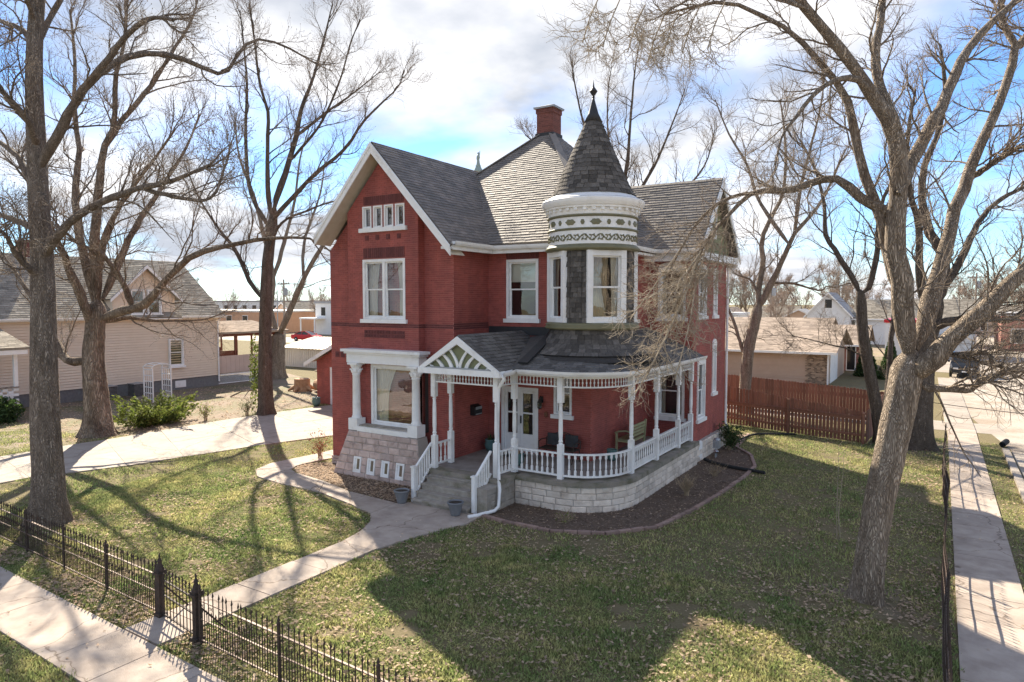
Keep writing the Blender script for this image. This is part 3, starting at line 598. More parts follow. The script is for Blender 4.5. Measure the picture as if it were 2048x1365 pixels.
m = MB(); m.fbox(right(-7.30), 24.35, 24.75, 0, .035, .1, .62); m.prism(right(-7.30), [(24.35, .62)] + [(24.55 - .2 * math.cos(a), .62 + .14 * math.sin(a)) for a in np.linspace(.05, math.pi - .05, 8)] + [(24.75, .62)], 0, .034); m.build('basement_window', 'white', H)
# unseen walls that close the volume
m = MB(); m.box(-18.4, -18.3, 17.25, 31, 0, EZ + .1); m.box(-18.3, -9.2, 30.9, 31, 0, EZ + .1); m.box(-9.25, -9.15, 28.3, 30.9, 0, EZ + .1); m.box(-9.1, -7.5, 28.2, 28.28, 0, EZ); m.build('rear_wall', 'brick', H)
# ---------------- roofs
RZ = 10.95; OV = .38; pit = (RZ - 7.62) / (XC - -12.75)
def wing_z(x): return RZ - abs(x - XC) * 1.075
xr_, xl_ = -12.5, -18.35
YF = 16.48
shingle_plane([(xr_, YF, wing_z(xr_)), (xr_, 21.6, wing_z(xr_)), (XC, 22.5, RZ), (XC, YF, RZ)], H, 'shingle', 'gable_roof')
shingle_plane([(xl_, 21.6, wing_z(xl_)), (xl_, YF, wing_z(xl_)), (XC, YF, RZ), (XC, 22.5, RZ)], H, 'shingle', 'gable_roof')
rk = MB()                                   # rake boards and soffits
for sx, xe in ((1, xr_), (-1, xl_)):
    fr = lambda u, d, z: (u, YF - d, z)
    rk.prism(fr, [(XC, RZ - .09), (xe, wing_z(xe) - .09), (xe, wing_z(xe) - .34), (XC, RZ - .36)], .012, .05)
    rk.prism(fr, [(XC, RZ - .012), (xe, wing_z(xe) - .012), (xe, wing_z(xe) - .13), (XC, RZ - .14)], .052, .085)
rk.build('rake_board', 'white', H)
sf = MB()
for xe in (xr_, xl_): sf.add([(XC, YF - .01, RZ - .30), (xe, YF - .01, wing_z(xe) - .30), (xe, 17.19, wing_z(xe) - .30), (XC, 17.19, RZ - .30)], [(0, 1, 2, 3)])
sf.build('soffit', 'soffit', H)
# main hip roof
PK = (-13.5, 24.0, 12.45); EY, EX = 18.75, -8.7
shingle_plane([(-18.75, EY, EZ + .1), (EX, EY, EZ + .1), (PK[0] + .3, PK[1], PK[2]), (PK[0] - .3, PK[1], PK[2])], H, 'shingle', 'hip_roof')
shingle_plane([(EX, EY, EZ + .1), (EX, 31.3, EZ + .1), (PK[0] + .3, 24.6, PK[2]), (PK[0] + .3, PK[1], PK[2])], H, 'shingle', 'hip_roof')
m = MB(); m.add([(-18.75, EY, EZ + .1), (PK[0] - .3, PK[1], PK[2]), (PK[0] - .3, 24.6, PK[2]), (-18.75, 31.3, EZ + .1), (EX, 31.3, EZ + .1), (PK[0] + .3, 24.6, PK[2])], [(0, 1, 2, 3), (3, 2, 5, 4), (1, 5, 2)]); m.build('hip_roof', 'shingle', H)
for a, b in (((EX, EY, EZ + .12), (PK[0] + .3, PK[1], PK[2] + .02)), ((-18.75, EY, EZ + .12), (PK[0] - .3, PK[1], PK[2] + .02))): MB().bar(a, b, .26, .04).build('hip_cap', 'shingle', H)
# cross gable toward the side street
GX = -7.05; GR = 10.45; GY = 26.1
shingle_plane([(-9.8, 23.4, EZ + .02), (GX, 23.4, EZ + .02), (GX, GY, GR), (-12.6, GY, GR)], H, 'shingle', 'cross_gable_roof')
m = MB(); m.add([(GX, 28.8, EZ + .02), (-9.8, 28.8, EZ + .02), (-12.6, GY, GR), (GX, GY, GR)], [(0, 1, 2, 3)]); m.build('cross_gable_roof', 'shingle', H)
fr = right(GX - .02); m = MB()
for s in (-1, 1):
    e_ = GY + s * 2.7; m.prism(fr, [(GY, GR - .04), (e_, EZ - .0), (e_, EZ - .26), (GY, GR - .36)], .03, .08)
m.build('rake_board', 'white', H)
m = MB(); m.add([(-7.40, 23.7, EZ), (-7.40, 28.5, EZ), (-7.40, GY, GR - .25)], [(0, 1, 2)]); m.build('gable_panel', 'green_panel', H)
for i in range(9):
    z = EZ + .15 + i * .26; hw = (GR - .3 - z) / 1.05; MB().box(-7.39, -7.372, GY - hw, GY + hw, z, z + .24).build('gable_board', 'green_panel', H)
window(right(-7.37), 25.75, 26.45, 8.2, 9.3, H, split=False, casing=.07, sill=False, room=False)
m = MB(); m.box(-9.1, GX - .02, 23.5, 23.98, 7.26, 7.58); m.box(-7.44, GX - .02, 23.98, 28.7, 7.32, 7.58); m.build('gable_soffit', 'white', H)
for y in (23.75, 28.5):
    m = MB(); m.prism(lambda u, d, z: (-7.43 + u, y - d, z), [(0, 6.6), (.06, 6.6), (.12, 6.95), (.33, 7.2), (.35, 7.31), (0, 7.31)], -.04, .04); m.build('bracket', 'white', H)
# eaves gutters and fascia
g = MB()
def gutter(m, pts, r=.075):
    n = 7; ring = [(-.09, .02), (-.09, -.06), (-.04, -.11), (.03, -.11), (.07, -.05), (.085, .02), (.06, .02), (.03, -.07), (-.05, -.07), (-.06, .02)]
    P = [Vector(p) for p in pts]; v = []
    for i, p in enumerate(P):
        t = ((P[min(i + 1, len(P) - 1)] - P[i]).normalized() + (P[i] - P[max(i - 1, 0)]).normalized()).normalized(); o = t.cross(Vector((0, 0, 1))).normalized()
        v += [p + o * a + Vector((0, 0, b)) for a, b in ring]
    k = len(ring); m.add(v, [(i * k + j, i * k + (j + 1) % k, (i + 1) * k + (j + 1) % k, (i + 1) * k + j) for i in range(len(P) - 1) for j in range(k)])
gutter(g, [(xr_ + .08, YF + .05, 7.62), (xr_ + .08, EY - .08, 7.62), (-10.1, EY - .08, 7.60)]); gutter(g, [(EX + .08, 20.4, 7.66), (EX + .08, 23.3, 7.64), (GX, 23.32, 7.60)])
g.build('gutter', 'white', H)
m = MB(); m.box(-12.93, xr_ + .01, YF + .06, EY - .02, 7.42, 7.5); m.box(-12.93, -10.2, EY + .0, 19.14, 7.42, 7.5); m.box(xr_ - .02, xr_ + .012, YF + .1, EY - .01, 7.385, 7.6); m.box(-12.6, -10.2, EY - .012, EY + .03, 7.385, 7.6); m.box(-9.09, EX, 20.3, 23.9, 7.42, 7.5); m.build('eave_soffit', 'white', H)
m = MB(); m.tube([(-10.42, EY - .08, 7.52), (-10.42, EY - .06, 7.38), (-10.45, 19.05, 7.12), (-10.48, 19.06, 6.9), (-10.48, 19.06, 4.9)], .045, 8); m.build('downspout', 'white', H)
m = MB(); m.tube([(-7.38, 28.32, 7.4), (-7.38, 28.32, .9), (-7.30, 28.3, .6), (-7.05, 28.1, .35), (-6.95, 28.0, .1)], .05, 8); m.build('downspout', 'white', H)
# chimney
ch = MB(); ch.box(-13.86, -13.14, 23.96, 24.64, 12.0, 13.45); chim = ch.build('chimney', 'mortar', H); m = MB()
for i in range(21):
    z = 12.05 + i * .068; s = .03 if i > 17 else .0
    for fr, a, b in ((front(23.96 - s), -13.86 - s, -13.14 + s), (right(-13.14 + s), 23.96 - s, 24.64 + s)):
        u = a - (.1 if i % 2 else 0)
        while u < b:
            p, q = max(u, a), min(u + .205, b)
            if q - p > .03: m.fbox(fr, p, q, -.02 - s, .008, z, z + .059)
            u += .213
b_ = m.build('bricks', 'plain_brick', chim); b_['kind'] = 'stuff'
m = MB(); m.box(-13.96, -13.04, 23.86, 24.74, 13.46, 13.52); m.add([(-13.98, 23.84, 13.52), (-13.02, 23.84, 13.52), (-13.02, 24.76, 13.52), (-13.98, 24.76, 13.52), (-13.5, 24.3, 13.68)], [(0, 1, 4), (1, 2, 4), (2, 3, 4), (3, 0, 4)]); m.build('chimney_cap', 'grey_metal', chim)
MB().box(-13.90, -13.10, 23.90, 24.7, 11.95, 12.5).build('flashing', 'membrane', chim)

# ---------------- turret
TX, TY, TR = -9.1, 19.15, 1.33
WA = [math.radians(a) for a in (-128, -44.6, 38)]; HWA = math.radians(28.5); tm = MB()
for a0, a1 in zip(WA, WA[1:] + [WA[0] + 2 * math.pi]): tm.lathe([(1.27, 4.9), (1.27, 7.4)], TX, TY, 16, a0 + HWA - .02, a1 - HWA + .02, cap=False)
tur = put('turret', tm.mesh('turret', 'shingle_dark'), H); tur['label'] = 'round shingled corner turret with cone roof'
def lathe_part(name, prof, material, smooth=True, n=72): return MB().lathe(prof, TX, TY, n, cap=False).build(name, material, tur, smooth=smooth)
lathe_part('lower_moulding', [(1.30, 4.98), (1.42, 5.0), (1.46, 5.05), (1.40, 5.10), (1.44, 5.14), (1.36, 5.19), (1.25, 5.20)], 'green')
lathe_part('upper_moulding', [(1.28, 7.30), (1.40, 7.32), (1.45, 7.38), (1.40, 7.44), (1.33, 7.50)], 'green')
lathe_part('frieze', [(1.335, 7.46), (1.335, 8.32)], 'white')
lathe_part('middle_moulding', [(1.335, 7.885), (1.375, 7.90), (1.385, 7.925), (1.375, 7.95), (1.335, 7.96)], 'green')
lathe_part('top_moulding', [(1.335, 8.27), (1.38, 8.285), (1.395, 8.31), (1.38, 8.335), (1.34, 8.345)], 'green')
lathe_part('cornice', [(1.34, 8.34), (1.355, 8.36), (1.37, 8.52), (1.46, 8.535), (1.465, 8.58), (1.50, 8.60), (1.545, 8.68), (1.56, 8.72), (1.57, 8.79), (1.52, 8.83)], 'white', False)
lathe_part('cornice_deck', [(1.53, 8.832), (1.40, 8.88), (1.20, 9.02), (1.16, 9.06)], 'white')
def cyl(a, r, z): return (TX + r * math.cos(a), TY + r * math.sin(a), z)
for i in range(34):                         # dentil blocks
    a = 2 * math.pi * i / 34
    m = MB(); m.add([cyl(a + s * .036, r, z) for r in (1.36, 1.435) for z in (8.45, 8.532) for s in (-1, 1)], [(0, 1, 3, 2), (4, 6, 7, 5), (0, 4, 5, 1), (2, 3, 7, 6), (0, 2, 6, 4), (1, 5, 7, 3)]); m.build('dentil', 'white', tur)
for i in range(22):                         # appliqué medallions on the frieze
    a = math.radians(-64.6 + 4 + i * 360 / 22)
    m = MB(); big = i % 2 == 0; n = 20; w, h = (.155, .085) if big else (.058, .075); v = [cyl(a, 1.365, 8.115)]
    for k in range(n):
        t = 2 * math.pi * k / n; q = 1 + (.13 * math.cos(6 * t) if big else .08 * math.cos(6 * t)); v.append(cyl(a + w * q * math.cos(t) / 1.34, 1.352, 8.115 + h * q * math.sin(t)))
    for k in range(n):
        t = 2 * math.pi * k / n; q = 1 + .1 * math.cos(6 * t); v.append(cyl(a + w * q * math.cos(t) / 1.34, 1.333, 8.115 + h * q * math.sin(t)))
    f = [(0, 1 + k, 1 + (k + 1) % n) for k in range(n)] + [(1 + k, 1 + n + k, 1 + n + (k + 1) % n, 1 + (k + 1) % n) for k in range(n)]
    m.add(v, f); m.build('medallion', 'green', tur)
for i in range(18):                         # running leaf scroll
    m = MB(); a0 = 2 * math.pi * i / 18; P = 2 * math.pi / 18
    m.tube([cyl(a0 + P * t, 1.345, 7.68 + .085 * math.sin(2 * math.pi * t)) for t in np.linspace(0, 1, 17)], .017, 6)
    for (t0, sgn) in ((.25, -1), (.75, 1)):
        ca = a0 + P * t0; cz = 7.68 + sgn * .005
        m.tube([cyl(ca + (.105 - .085 * k / 12) * math.cos(sgn * (1.2 - k * .42)) / 1.34, 1.347, cz + (.105 - .085 * k / 12) * math.sin(-sgn * (1.2 - k * .42)) * .95) for k in range(13)], [.022 - .001 * k for k in range(13)], 6)
        for q in range(4):
            t = q * 1.5 + .6; m.tube([cyl(ca + .05 * math.cos(t) / 1.34, 1.346, cz + .05 * math.sin(t)), cyl(ca + .085 * math.cos(t + .3) / 1.34, 1.349, cz + .085 * math.sin(t + .3)), cyl(ca + .115 * math.cos(t + .45) / 1.34, 1.345, cz + .11 * math.sin(t + .45))], [.016, .022, .006], 5)
    m.build('leaf_scroll', 'green', tur)
# turret windows (flat, set in the drum)
for k, a in enumerate(WA):
    ca, sa = math.cos(a), math.sin(a); dist = 1.20
    fr = lambda u, d, z, ca=ca, sa=sa: (TX + (dist + d) * ca - u * sa, TY + (dist + d) * sa + u * ca, z)
    window(fr, -.60, .60, 5.20, 7.31, tur, casing=.16, frame=.06, sill=False, drape='tan' if k == 1 else 'sides', proud=.055, depth=.10)
# drum shingles: separate pieces on the visible side
def turn_shingle(name, a, da, r0, r1, z0, z1, t, parent, material='shingle_dark'):
    m = MB(); n = 2; v = []
    for (r, z, e) in ((r0, z0, t), (r1, z1, .004), (r0, z0, .0)):
        for i in range(n + 1): v.append(cyl(a + da * i / n, r + e, z))
    f = [(i, i + 1, i + n + 2, i + n + 1) for i in range(n)] + [(i + 1, i, i + 2 * n + 2, i + 2 * n + 3) for i in range(n)] + [(0, n + 1, 2 * n + 2), (n, 2 * n + 1, 3 * n + 2)]
    return m.add(v, f)
loose = []
def in_window(a):
    return any(abs((a - w + math.pi) % (2 * math.pi) - math.pi) < HWA - .03 for w in WA)
z = 5.20; row = 0
rest = MB(); CAMA = math.radians(-64.6)
while z < 7.28:
    a = -math.pi + (row % 2) * .06
    while a < math.pi:
        da = random.uniform(.09, .16)
        if not in_window(a + da / 2):
            s = turn_shingle('s', a + .002, da - .004, 1.285, 1.28, z, min(z + .17, 7.31), random.uniform(.012, .028), tur)
            if math.cos(a + da / 2 - CAMA) > .1 and a > -2.6: s.build('shingle', 'shingle_turret', tur)
            else: rest.add(s.v, s.f)
        a += da
    z += .148; row += 1
# cone roof
def cone_r(z): t = (z - 9.0) / (11.75 - 9.0); return 1.20 * (1 - t) + .03 + .05 * max(0, .12 - t) * 8
cn = put('cone_roof', MB().lathe([(cone_r(z) - .004, z) for z in np.linspace(9.0, 11.5, 12)], TX, TY, 48, cap=False).mesh('cone_roof', 'shingle_dark', True), H)
z = 8.985; row = 0; nsep = 0
while z < 11.28:
    zt = z + .165; n = max(7, int(2 * math.pi * cone_r(z) / .235)); off = random.random()
    for i in range(n):
        a = 2 * math.pi * (i + off) / n + random.uniform(-.15, .15) / n; da = 2 * math.pi / n * random.uniform(.90, 1.05)
        s = turn_shingle('s', a + .004, da - .006, cone_r(z), cone_r(zt), z, zt, random.uniform(.012, .026), cn)
        if math.cos(a + da / 2 - CAMA) > .12: s.build('shingle', 'shingle_turret', cn)
        else: rest.add(s.v, s.f)
    z += .132; row += 1
r_ = rest.build('rear_shingles', 'shingle_dark', tur); r_['kind'] = 'stuff'
MB().lathe([(cone_r(11.25) + .03, 11.25), (cone_r(11.5) + .02, 11.5), (.045, 11.9), (.03, 12.0)], TX, TY, 24).build('metal_tip', 'membrane', cn, smooth=True)
MB().lathe([(.03, 11.98), (.05, 12.0), (.03, 12.03), (.125, 12.17), (.03, 12.30), (.02, 12.36), (.002, 12.52)], TX, TY, 16).build('finial', 'membrane', cn)

# ---------------- porch
pp = MB()                                   # post line: front straight, round corner, side straight
ACX, ACY, AR = -8.95, 18.25, 1.5
def edge(off, n=14, x0=-10.42, y1=23.98):
    r = AR + off; pts = [(x0, ACY - r)]
    pts += [(ACX + r * math.cos(a), ACY + r * math.sin(a)) for a in np.linspace(-math.pi / 2, 0, n)]
    return pts + [(ACX + r, y1)]
def strip(m, inner, outer, z0, z1):
    n = len(inner); v = [(x, y, z) for z in (z0, z1) for L_ in (inner, outer) for (x, y) in L_]
    I = lambda zi, side, i: (zi * 2 + side) * n + i
    f = []
    for i in range(n - 1): f += [(I(1, 0, i), I(1, 1, i), I(1, 1, i + 1), I(1, 0, i + 1)), (I(0, 1, i), I(0, 0, i), I(0, 0, i + 1), I(0, 1, i + 1)), (I(0, 1, i), I(0, 1, i + 1), I(1, 1, i + 1), I(1, 1, i)), (I(0, 0, i), I(1, 0, i), I(1, 0, i + 1), I(0, 0, i + 1))]
    f += [(I(0, 0, 0), I(0, 1, 0), I(1, 1, 0), I(1, 0, 0)), (I(0, 0, n - 1), I(1, 0, n - 1), I(1, 1, n - 1), I(0, 1, n - 1))]
    return m.add(v, f)
fl = MB(); E_ = edge(-.02); fl.add([(x, y, FZ - .01) for x, y in E_] + [(-9.1, 23.98, FZ - .01), (-9.1, 19.15, FZ - .01), (-12.95, 19.15, FZ - .01), (-12.95, 15.78, FZ - .01), (-10.42, 15.78, FZ - .01)], [tuple(range(len(E_) + 5))])
porch = fl.build('porch_floor', 'porch_floor', H)
strip(MB(), edge(-.35, x0=-10.2), edge(.30, x0=-10.2), FZ - .13, FZ).build('porch_cap', 'cap_stone', H)
m = MB(); m.box(-12.94, -10.2, 15.72, 16.1, FZ - .135, FZ - .002); m.box(-10.46, -10.20, 16.1, 16.6, FZ - .135, FZ - .002); m.build('porch_cap', 'cap_stone', H)
fnd = strip(MB(), edge(-.1, x0=-10.3), edge(.20, x0=-10.3), -.05, FZ - .135).build('porch_foundation', 'stone_joint', H)
m = MB(); m.box(-10.755, -10.285, 15.12, 16.58, -.05, FZ - .145); m.build('step_cheek', 'old_concrete', H)
FE = edge(.21, n=30, x0=-10.27)
cum = [0]
for a, b in zip(FE, FE[1:]): cum.append(cum[-1] + math.dist(a, b))
def fpt(s):
    for i in range(len(cum) - 1):
        if s <= cum[i + 1] or i == len(cum) - 2:
            t = (s - cum[i]) / (cum[i + 1] - cum[i]); return (FE[i][0] + (FE[i + 1][0] - FE[i][0]) * t, FE[i][1] + (FE[i + 1][1] - FE[i][1]) * t)
zs_ = [-.02, .17, .35, .53, .715]
for j, (z0, z1) in enumerate(zip(zs_, zs_[1:])):
    s = 0 if j % 2 == 0 else -.25
    while s < cum[-1] - .05:
        w = random.uniform(.36, .56); a, b = max(0, s), min(s + w, cum[-1])
        if b - a > .08:
            p, q = fpt(a + .006), fpt(b - .006); nn_ = (q[1] - p[1], -(q[0] - p[0]), 0)
            rough_stone([(*p, z0 + .006), (*q, z0 + .006), (*q, z1 - .006), (*p, z1 - .006)], nn_, fnd, 'stone', .026)
        s += w
for j, (z0, z1) in enumerate(zip(zs_, zs_[1:])):
    for (a, b) in ((15.13, 15.55), (15.55, 16.05), (16.05, 16.52)): rough_stone([(-10.28, a + .006, z0 + .006), (-10.28, b - .006, z0 + .006), (-10.28, b - .006, z1 - .006), (-10.28, a + .006, z1 - .006)], (1, 0, 0), fnd, 'old_concrete', .015)
st = MB().box(-12.7, -10.76, 15.6, 15.75, 0, FZ - .14).build('front_steps', 'old_concrete', H)
for i in range(4):
    zt = FZ - .17 - .17 * i; y1_ = 15.72 - .22 * i; m = MB(); m.box(-12.70, -10.78, y1_ - .20, y1_ + .05, -.02, zt - .05); m.box(-12.73, -10.76, y1_ - .235, y1_ + .04, zt - .049, zt); m.build('step', 'old_concrete', st)
# posts
pm = MB(); q = .075
pm.box(-q, q, -q, q, 0, .98)
pm.lathe([(.068, .98), (.05, 1.02), (.066, 1.06), (.05, 1.10), (.062, 1.3), (.055, 1.9), (.046, 2.05), (.06, 2.08), (.046, 2.11), (.066, 2.15)], 0, 0, 14); pm.box(-q, q, -q, q, 2.15, 2.92)
pmesh = pm.mesh('porch_post', 'white')
posts = [(-12.72, 15.92), (-10.5, 15.92), (-12.72, 16.72), (-10.42, 16.75), (-8.9, 16.75), (-7.47, 18.4), (-7.45, 20.4), (-7.45, 22.5), (-7.45, 23.88)]
for p in posts: put('porch_post', pmesh, H, (p[0], p[1], FZ))
bal = MB(); bal.box(-.026, .026, -.026, .026, 0, .15); bal.lathe([(.022, .15), (.014, .17), (.024, .20), (.026, .26), (.015, .42), (.022, .45), (.022, .47)], 0, 0, 8); bal.box(-.026, .026, -.026, .026, .47, .60); balm = bal.mesh('baluster', 'white')
spm = MB(); spm.lathe([(.016, 0), (.012, .07), (.028, .11), (.012, .16), (.016, .235)], 0, 0, 8); spmesh = spm.mesh('spindle', 'white')
def path_rail(pts, z0=FZ + .10, z1=FZ + .72, step=.165):
    m = MB()
    for a, b in zip(pts, pts[1:]): m.bar((*a, z0), (*b, z0), .055, .05); m.bar((*a, z1), (*b, z1), .075, .045)
    rail = m.build('balustrade', 'white', H); L_ = [0]
    for a, b in zip(pts, pts[1:]): L_.append(L_[-1] + math.dist(a, b))
    n = int(L_[-1] / step)
    for k in range(1, n):
        s = L_[-1] * k / n; i = max(j for j in range(len(L_) - 1) if L_[j] <= s); t = (s - L_[i]) / (L_[i + 1] - L_[i]); a, b = pts[i], pts[i + 1]
        put('baluster', balm, rail, (a[0] + (b[0] - a[0]) * t, a[1] + (b[1] - a[1]) * t, z0 + .02))
def path_frieze(pts, z0=FZ + 2.60, z1=FZ + 2.86, step=.105):
    m = MB()
    for a, b in zip(pts, pts[1:]): m.bar((*a, z0), (*b, z0), .05, .04); m.bar((*a, z1), (*b, z1), .05, .05)
    rail = m.build('spindle_frieze', 'white', H); L_ = [0]
    for a, b in zip(pts, pts[1:]): L_.append(L_[-1] + math.dist(a, b))
    n = int(L_[-1] / step)
    for k in range(1, n):
        s = L_[-1] * k / n; i = max(j for j in range(len(L_) - 1) if L_[j] <= s); t = (s - L_[i]) / (L_[i + 1] - L_[i]); a, b = pts[i], pts[i + 1]
        put('spindle', spmesh, rail, (a[0] + (b[0] - a[0]) * t, a[1] + (b[1] - a[1]) * t, z0 + .012))
arc = [(ACX + AR * math.cos(a), ACY + AR * math.sin(a)) for a in np.linspace(-math.pi / 2, 0, 14)]
arc_in = [(-8.82, 16.755)] + arc[1:-1] + [(-7.45, 18.3)]
for seg in ([(-12.72, 16.0), (-12.72, 16.64)], [(-10.5, 16.0), (-10.42, 16.67)], [(-10.34, 16.75), (-8.98, 16.75)], arc_in, [(-7.45, 18.48), (-7.45, 20.32)], [(-7.45, 20.48), (-7.45, 22.42)], [(-7.45, 22.58), (-7.45, 23.8)]):
    path_rail(seg); path_frieze(seg)
path_frieze([(-12.64, 15.92), (-10.58, 15.92)])
for x in (-12.8, -10.66):                   # stair rails
    nb = MB().box(x - .055, x + .055, 14.99, 15.10, .0, 1.02).box(x - .075, x + .075, 14.97, 15.12, 1.02, 1.06).build('newel_post', 'white', H)
    m = MB(); a, b = (x, 15.1, .98), (x, 15.86, FZ + .74); m.bar(a, b, .07, .05); a2, b2 = (x, 15.1, .22), (x, 15.86, FZ + .10); m.bar(a2, b2, .05, .045); sr = m.build('stair_rail', 'white', H)
    for k in range(1, 7):
        t = k / 7; MB().box(x - .018, x + .018, 15.1 + .76 * t - .018, 15.1 + .76 * t + .018, .22 + (FZ - .12) * t, .97 + (FZ + .74 - .98) * t).build('baluster', 'white', sr)
# porch roof: beam, gutter, ruled shingle surface
OE = edge(.42, n=22, x0=-10.05); IE = [(-10.05, 19.15)] + [(-9.1, 19.15)] * 22 + [(-9.1, 23.98)]
strip(MB(), edge(-.09, n=22), edge(.09, n=22), FZ + 2.89, FZ + 3.06).build('porch_beam', 'white', H)
strip(MB(), edge(.09, n=22, x0=-10.05), edge(.40, n=22, x0=-10.05), FZ + 2.985, FZ + 3.02).build('porch_soffit', 'white', H)
m = MB(); m.add([(x, y, FZ + 3.03) for x, y in edge(.0, n=22)] + [(-9.1, 23.98, FZ + 3.03), (-9.1, 19.15, FZ + 3.03), (-12.95, 19.15, FZ + 3.03), (-12.95, 16, FZ + 3.03), (-10.42, 16, FZ + 3.03)], [tuple(range(len(edge(0, n=22)) + 5))]); m.build('porch_ceiling', 'soffit', H)
g = MB(); gutter(g, [(x, y, FZ + 3.05) for x, y in edge(.46, n=22, x0=-10.02)]); gutter(g, [(-10.12, 15.62, FZ + 3.0), (-10.12, 16.25, FZ + 3.04)]); g.build('porch_gutter', 'white', H)
ZO, ZI = FZ + 3.05, 4.86
oc = [0]
for a, b in zip(OE, OE[1:]): oc.append(oc[-1] + math.dist(a, b))
def rs_pt(s, v):
    i = max(j for j in range(len(oc) - 1) if oc[j] <= s + 1e-9); t = min(1, (s - oc[i]) / (oc[i + 1] - oc[i]))
    ox, oy = OE[i][0] + (OE[i + 1][0] - OE[i][0]) * t, OE[i][1] + (OE[i + 1][1] - OE[i][1]) * t; ix, iy = IE[i][0] + (IE[i + 1][0] - IE[i][0]) * t, IE[i][1] + (IE[i + 1][1] - IE[i][1]) * t
    return Vector((ox + (ix - ox) * v, oy + (iy - oy) * v, ZO + (ZI - ZO) * v))
m = MB(); n = len(OE); m.add([(x, y, ZO) for x, y in OE] + [(x, y, ZI) for x, y in IE], [(i, i + 1, i + 1 + n, i + n) for i in range(n - 1)]); pr = m.build('porch_roof', 'shingle_porch', H)
m = MB(); rows = 19; TOT = oc[-1]
for j in range(rows):
    v0, v1 = j / rows, (j + 1) / rows + .01; s = -random.random() * .2
    while s < TOT:
        sh = (rs_pt(min(max(s, 0) + .2, TOT), v0) - rs_pt(max(0, min(s, TOT - .01)), v0)).length; w = .25 * min(4, .2 / max(.03, sh)); a, b = max(0, s + .004), min(TOT, s + w - .004)
        if b > a:
            h = random.uniform(.012, .024); up = Vector((0, 0, 1)); A, B_, C_, D_ = rs_pt(a, v0), rs_pt(b, v0), rs_pt(b, min(1, v1)), rs_pt(a, min(1, v1))
            m.add([A + up * h, B_ + up * h, C_ + up * .005, D_ + up * .005, A, B_], [(0, 1, 2, 3), (4, 5, 1, 0), (0, 3, 4), (1, 5, 2)])
        s += w
o = m.build('shingles', 'shingle_porch', pr); o['kind'] = 'stuff'
sk = put('turret_skirt', MB().lathe([(1.30, 5.0), (1.33, 4.85), (1.42, 4.66), (1.60, 4.46), (1.9, 4.28), (2.2, 4.12)], TX, TY, 48, cap=False).mesh('turret_skirt', 'shingle_dark', True), H)
SK = [(1.30, 5.0), (1.335, 4.86), (1.40, 4.72), (1.50, 4.58), (1.64, 4.46), (1.80, 4.36), (1.97, 4.28)]
for (r1, z1), (r0, z0) in zip(SK, SK[1:]):
    n = int(2 * math.pi * r0 / .21); off = random.random()
    for i in range(n):
        a = 2 * math.pi * (i + off) / n
        if -2.45 < (a - CAMA + math.pi) % (2 * math.pi) - math.pi + CAMA < .6:
            turn_shingle('s', a + .003, 2 * math.pi / n - .006, r0, r1 - .01, z0 + .004, z1 + .02, random.uniform(.014, .026), sk).build('shingle', 'shingle_turret', sk)
# entrance pediment and its roof
PX, PZ = -11.60, 4.83; px0, px1 = -13.0, -10.18; pz = FZ + 3.0; YP = 15.58
ez_ = lambda x: pz + .06 + (PZ - pz - .02) * (px1 - x) / (px1 - PX)
shingle_plane([(px1, YP, ez_(px1)), (px1, 16.4, ez_(px1)), (-11.25, 19.14, ez_(-11.25)), (PX, 19.14, ez_(PX)), (PX, YP, ez_(PX))], H, 'shingle_porch', 'entry_roof', thick=.05)
m = MB(); m.add([(px0, YP, pz + .06), (PX, YP, PZ + .04), (PX, 19.14, PZ + .04), (px0, 19.14, pz + .06)], [(0, 1, 2, 3)]); m.build('entry_roof', 'shingle_dark', H)
m = MB(); m.add([(px1, 16.2, pz + .07), (-10.0, 16.42, ZO + .0), (-10.0, 19.14, ZI + .0), (-11.3, 19.14, ez_(-11.3) + .01)], [(0, 1, 2, 3)]); m.build('roof_valley', 'shingle_porch', H)
MB().bar((-10.05, 16.6, pz + .22), (-10.28, 19.1, 4.98), .30, .05).build('valley_patch', 'membrane', H)
m = MB(); m.box(-12.9, -9.2, 19.10, 19.13, 4.72, 5.0); m.build('wall_flashing', 'membrane', H)
fp = front(YP + .01)
m = MB(); hh = PZ - pz
for s, xe in ((-1, px0), (1, px1)): m.prism(fp, [(PX, PZ), (xe, pz + .05), (xe - s * .22, pz + .05), (PX, PZ - .22)], -.02, .06)
m.box(px0 - .02, px1 + .02, YP - .06, YP + .25, pz - .12, pz + .048); m.build('pediment_frame', 'white', H)
MB().box(px0 + .3, px1 - .3, YP - .03, YP + .06, pz + .05, pz + .085).build('pediment_ledge', 'grey_metal', H)
m = MB(); m.prism(front(YP + .10), [(px0 + .18, pz + .05), (px1 - .18, pz + .05), (PX, PZ - .1)], -.01, .0); m.build('pediment_panel', 'green_panel', H)
def ped_top(x): return pz + .03 + (PZ - .20 - pz) * (1 - abs(x - PX) / ((px1 - px0) / 2 - .12))
for k, (x0, x1, tx) in enumerate([(-12.60, -12.50, -12.72), (-12.25, -12.13, -12.45), (-11.92, -11.80, -12.2), (-11.66, -11.60, -11.95), (-11.60, -11.54, -11.25), (-11.40, -11.28, -11.0), (-11.07, -10.95, -10.75), (-10.70, -10.60, -10.48)]):
    m = MB(); pts = []; n = 8; xm = (x0 + x1) / 2; hw = max(.045, (x1 - x0) / 2)
    zt = max(ped_top(tx), pz + .14); L_ = [(xm + (tx - xm) * (i / n) ** 1.8, pz + .05 + (zt - pz - .03) * i / n) for i in range(n + 1)]
    m.prism(front(YP + .09), [(x - hw, z) for x, z in L_] + [(x + hw, z) for x, z in L_[::-1]], .002, .05); m.build('fan_rib', 'white', H)
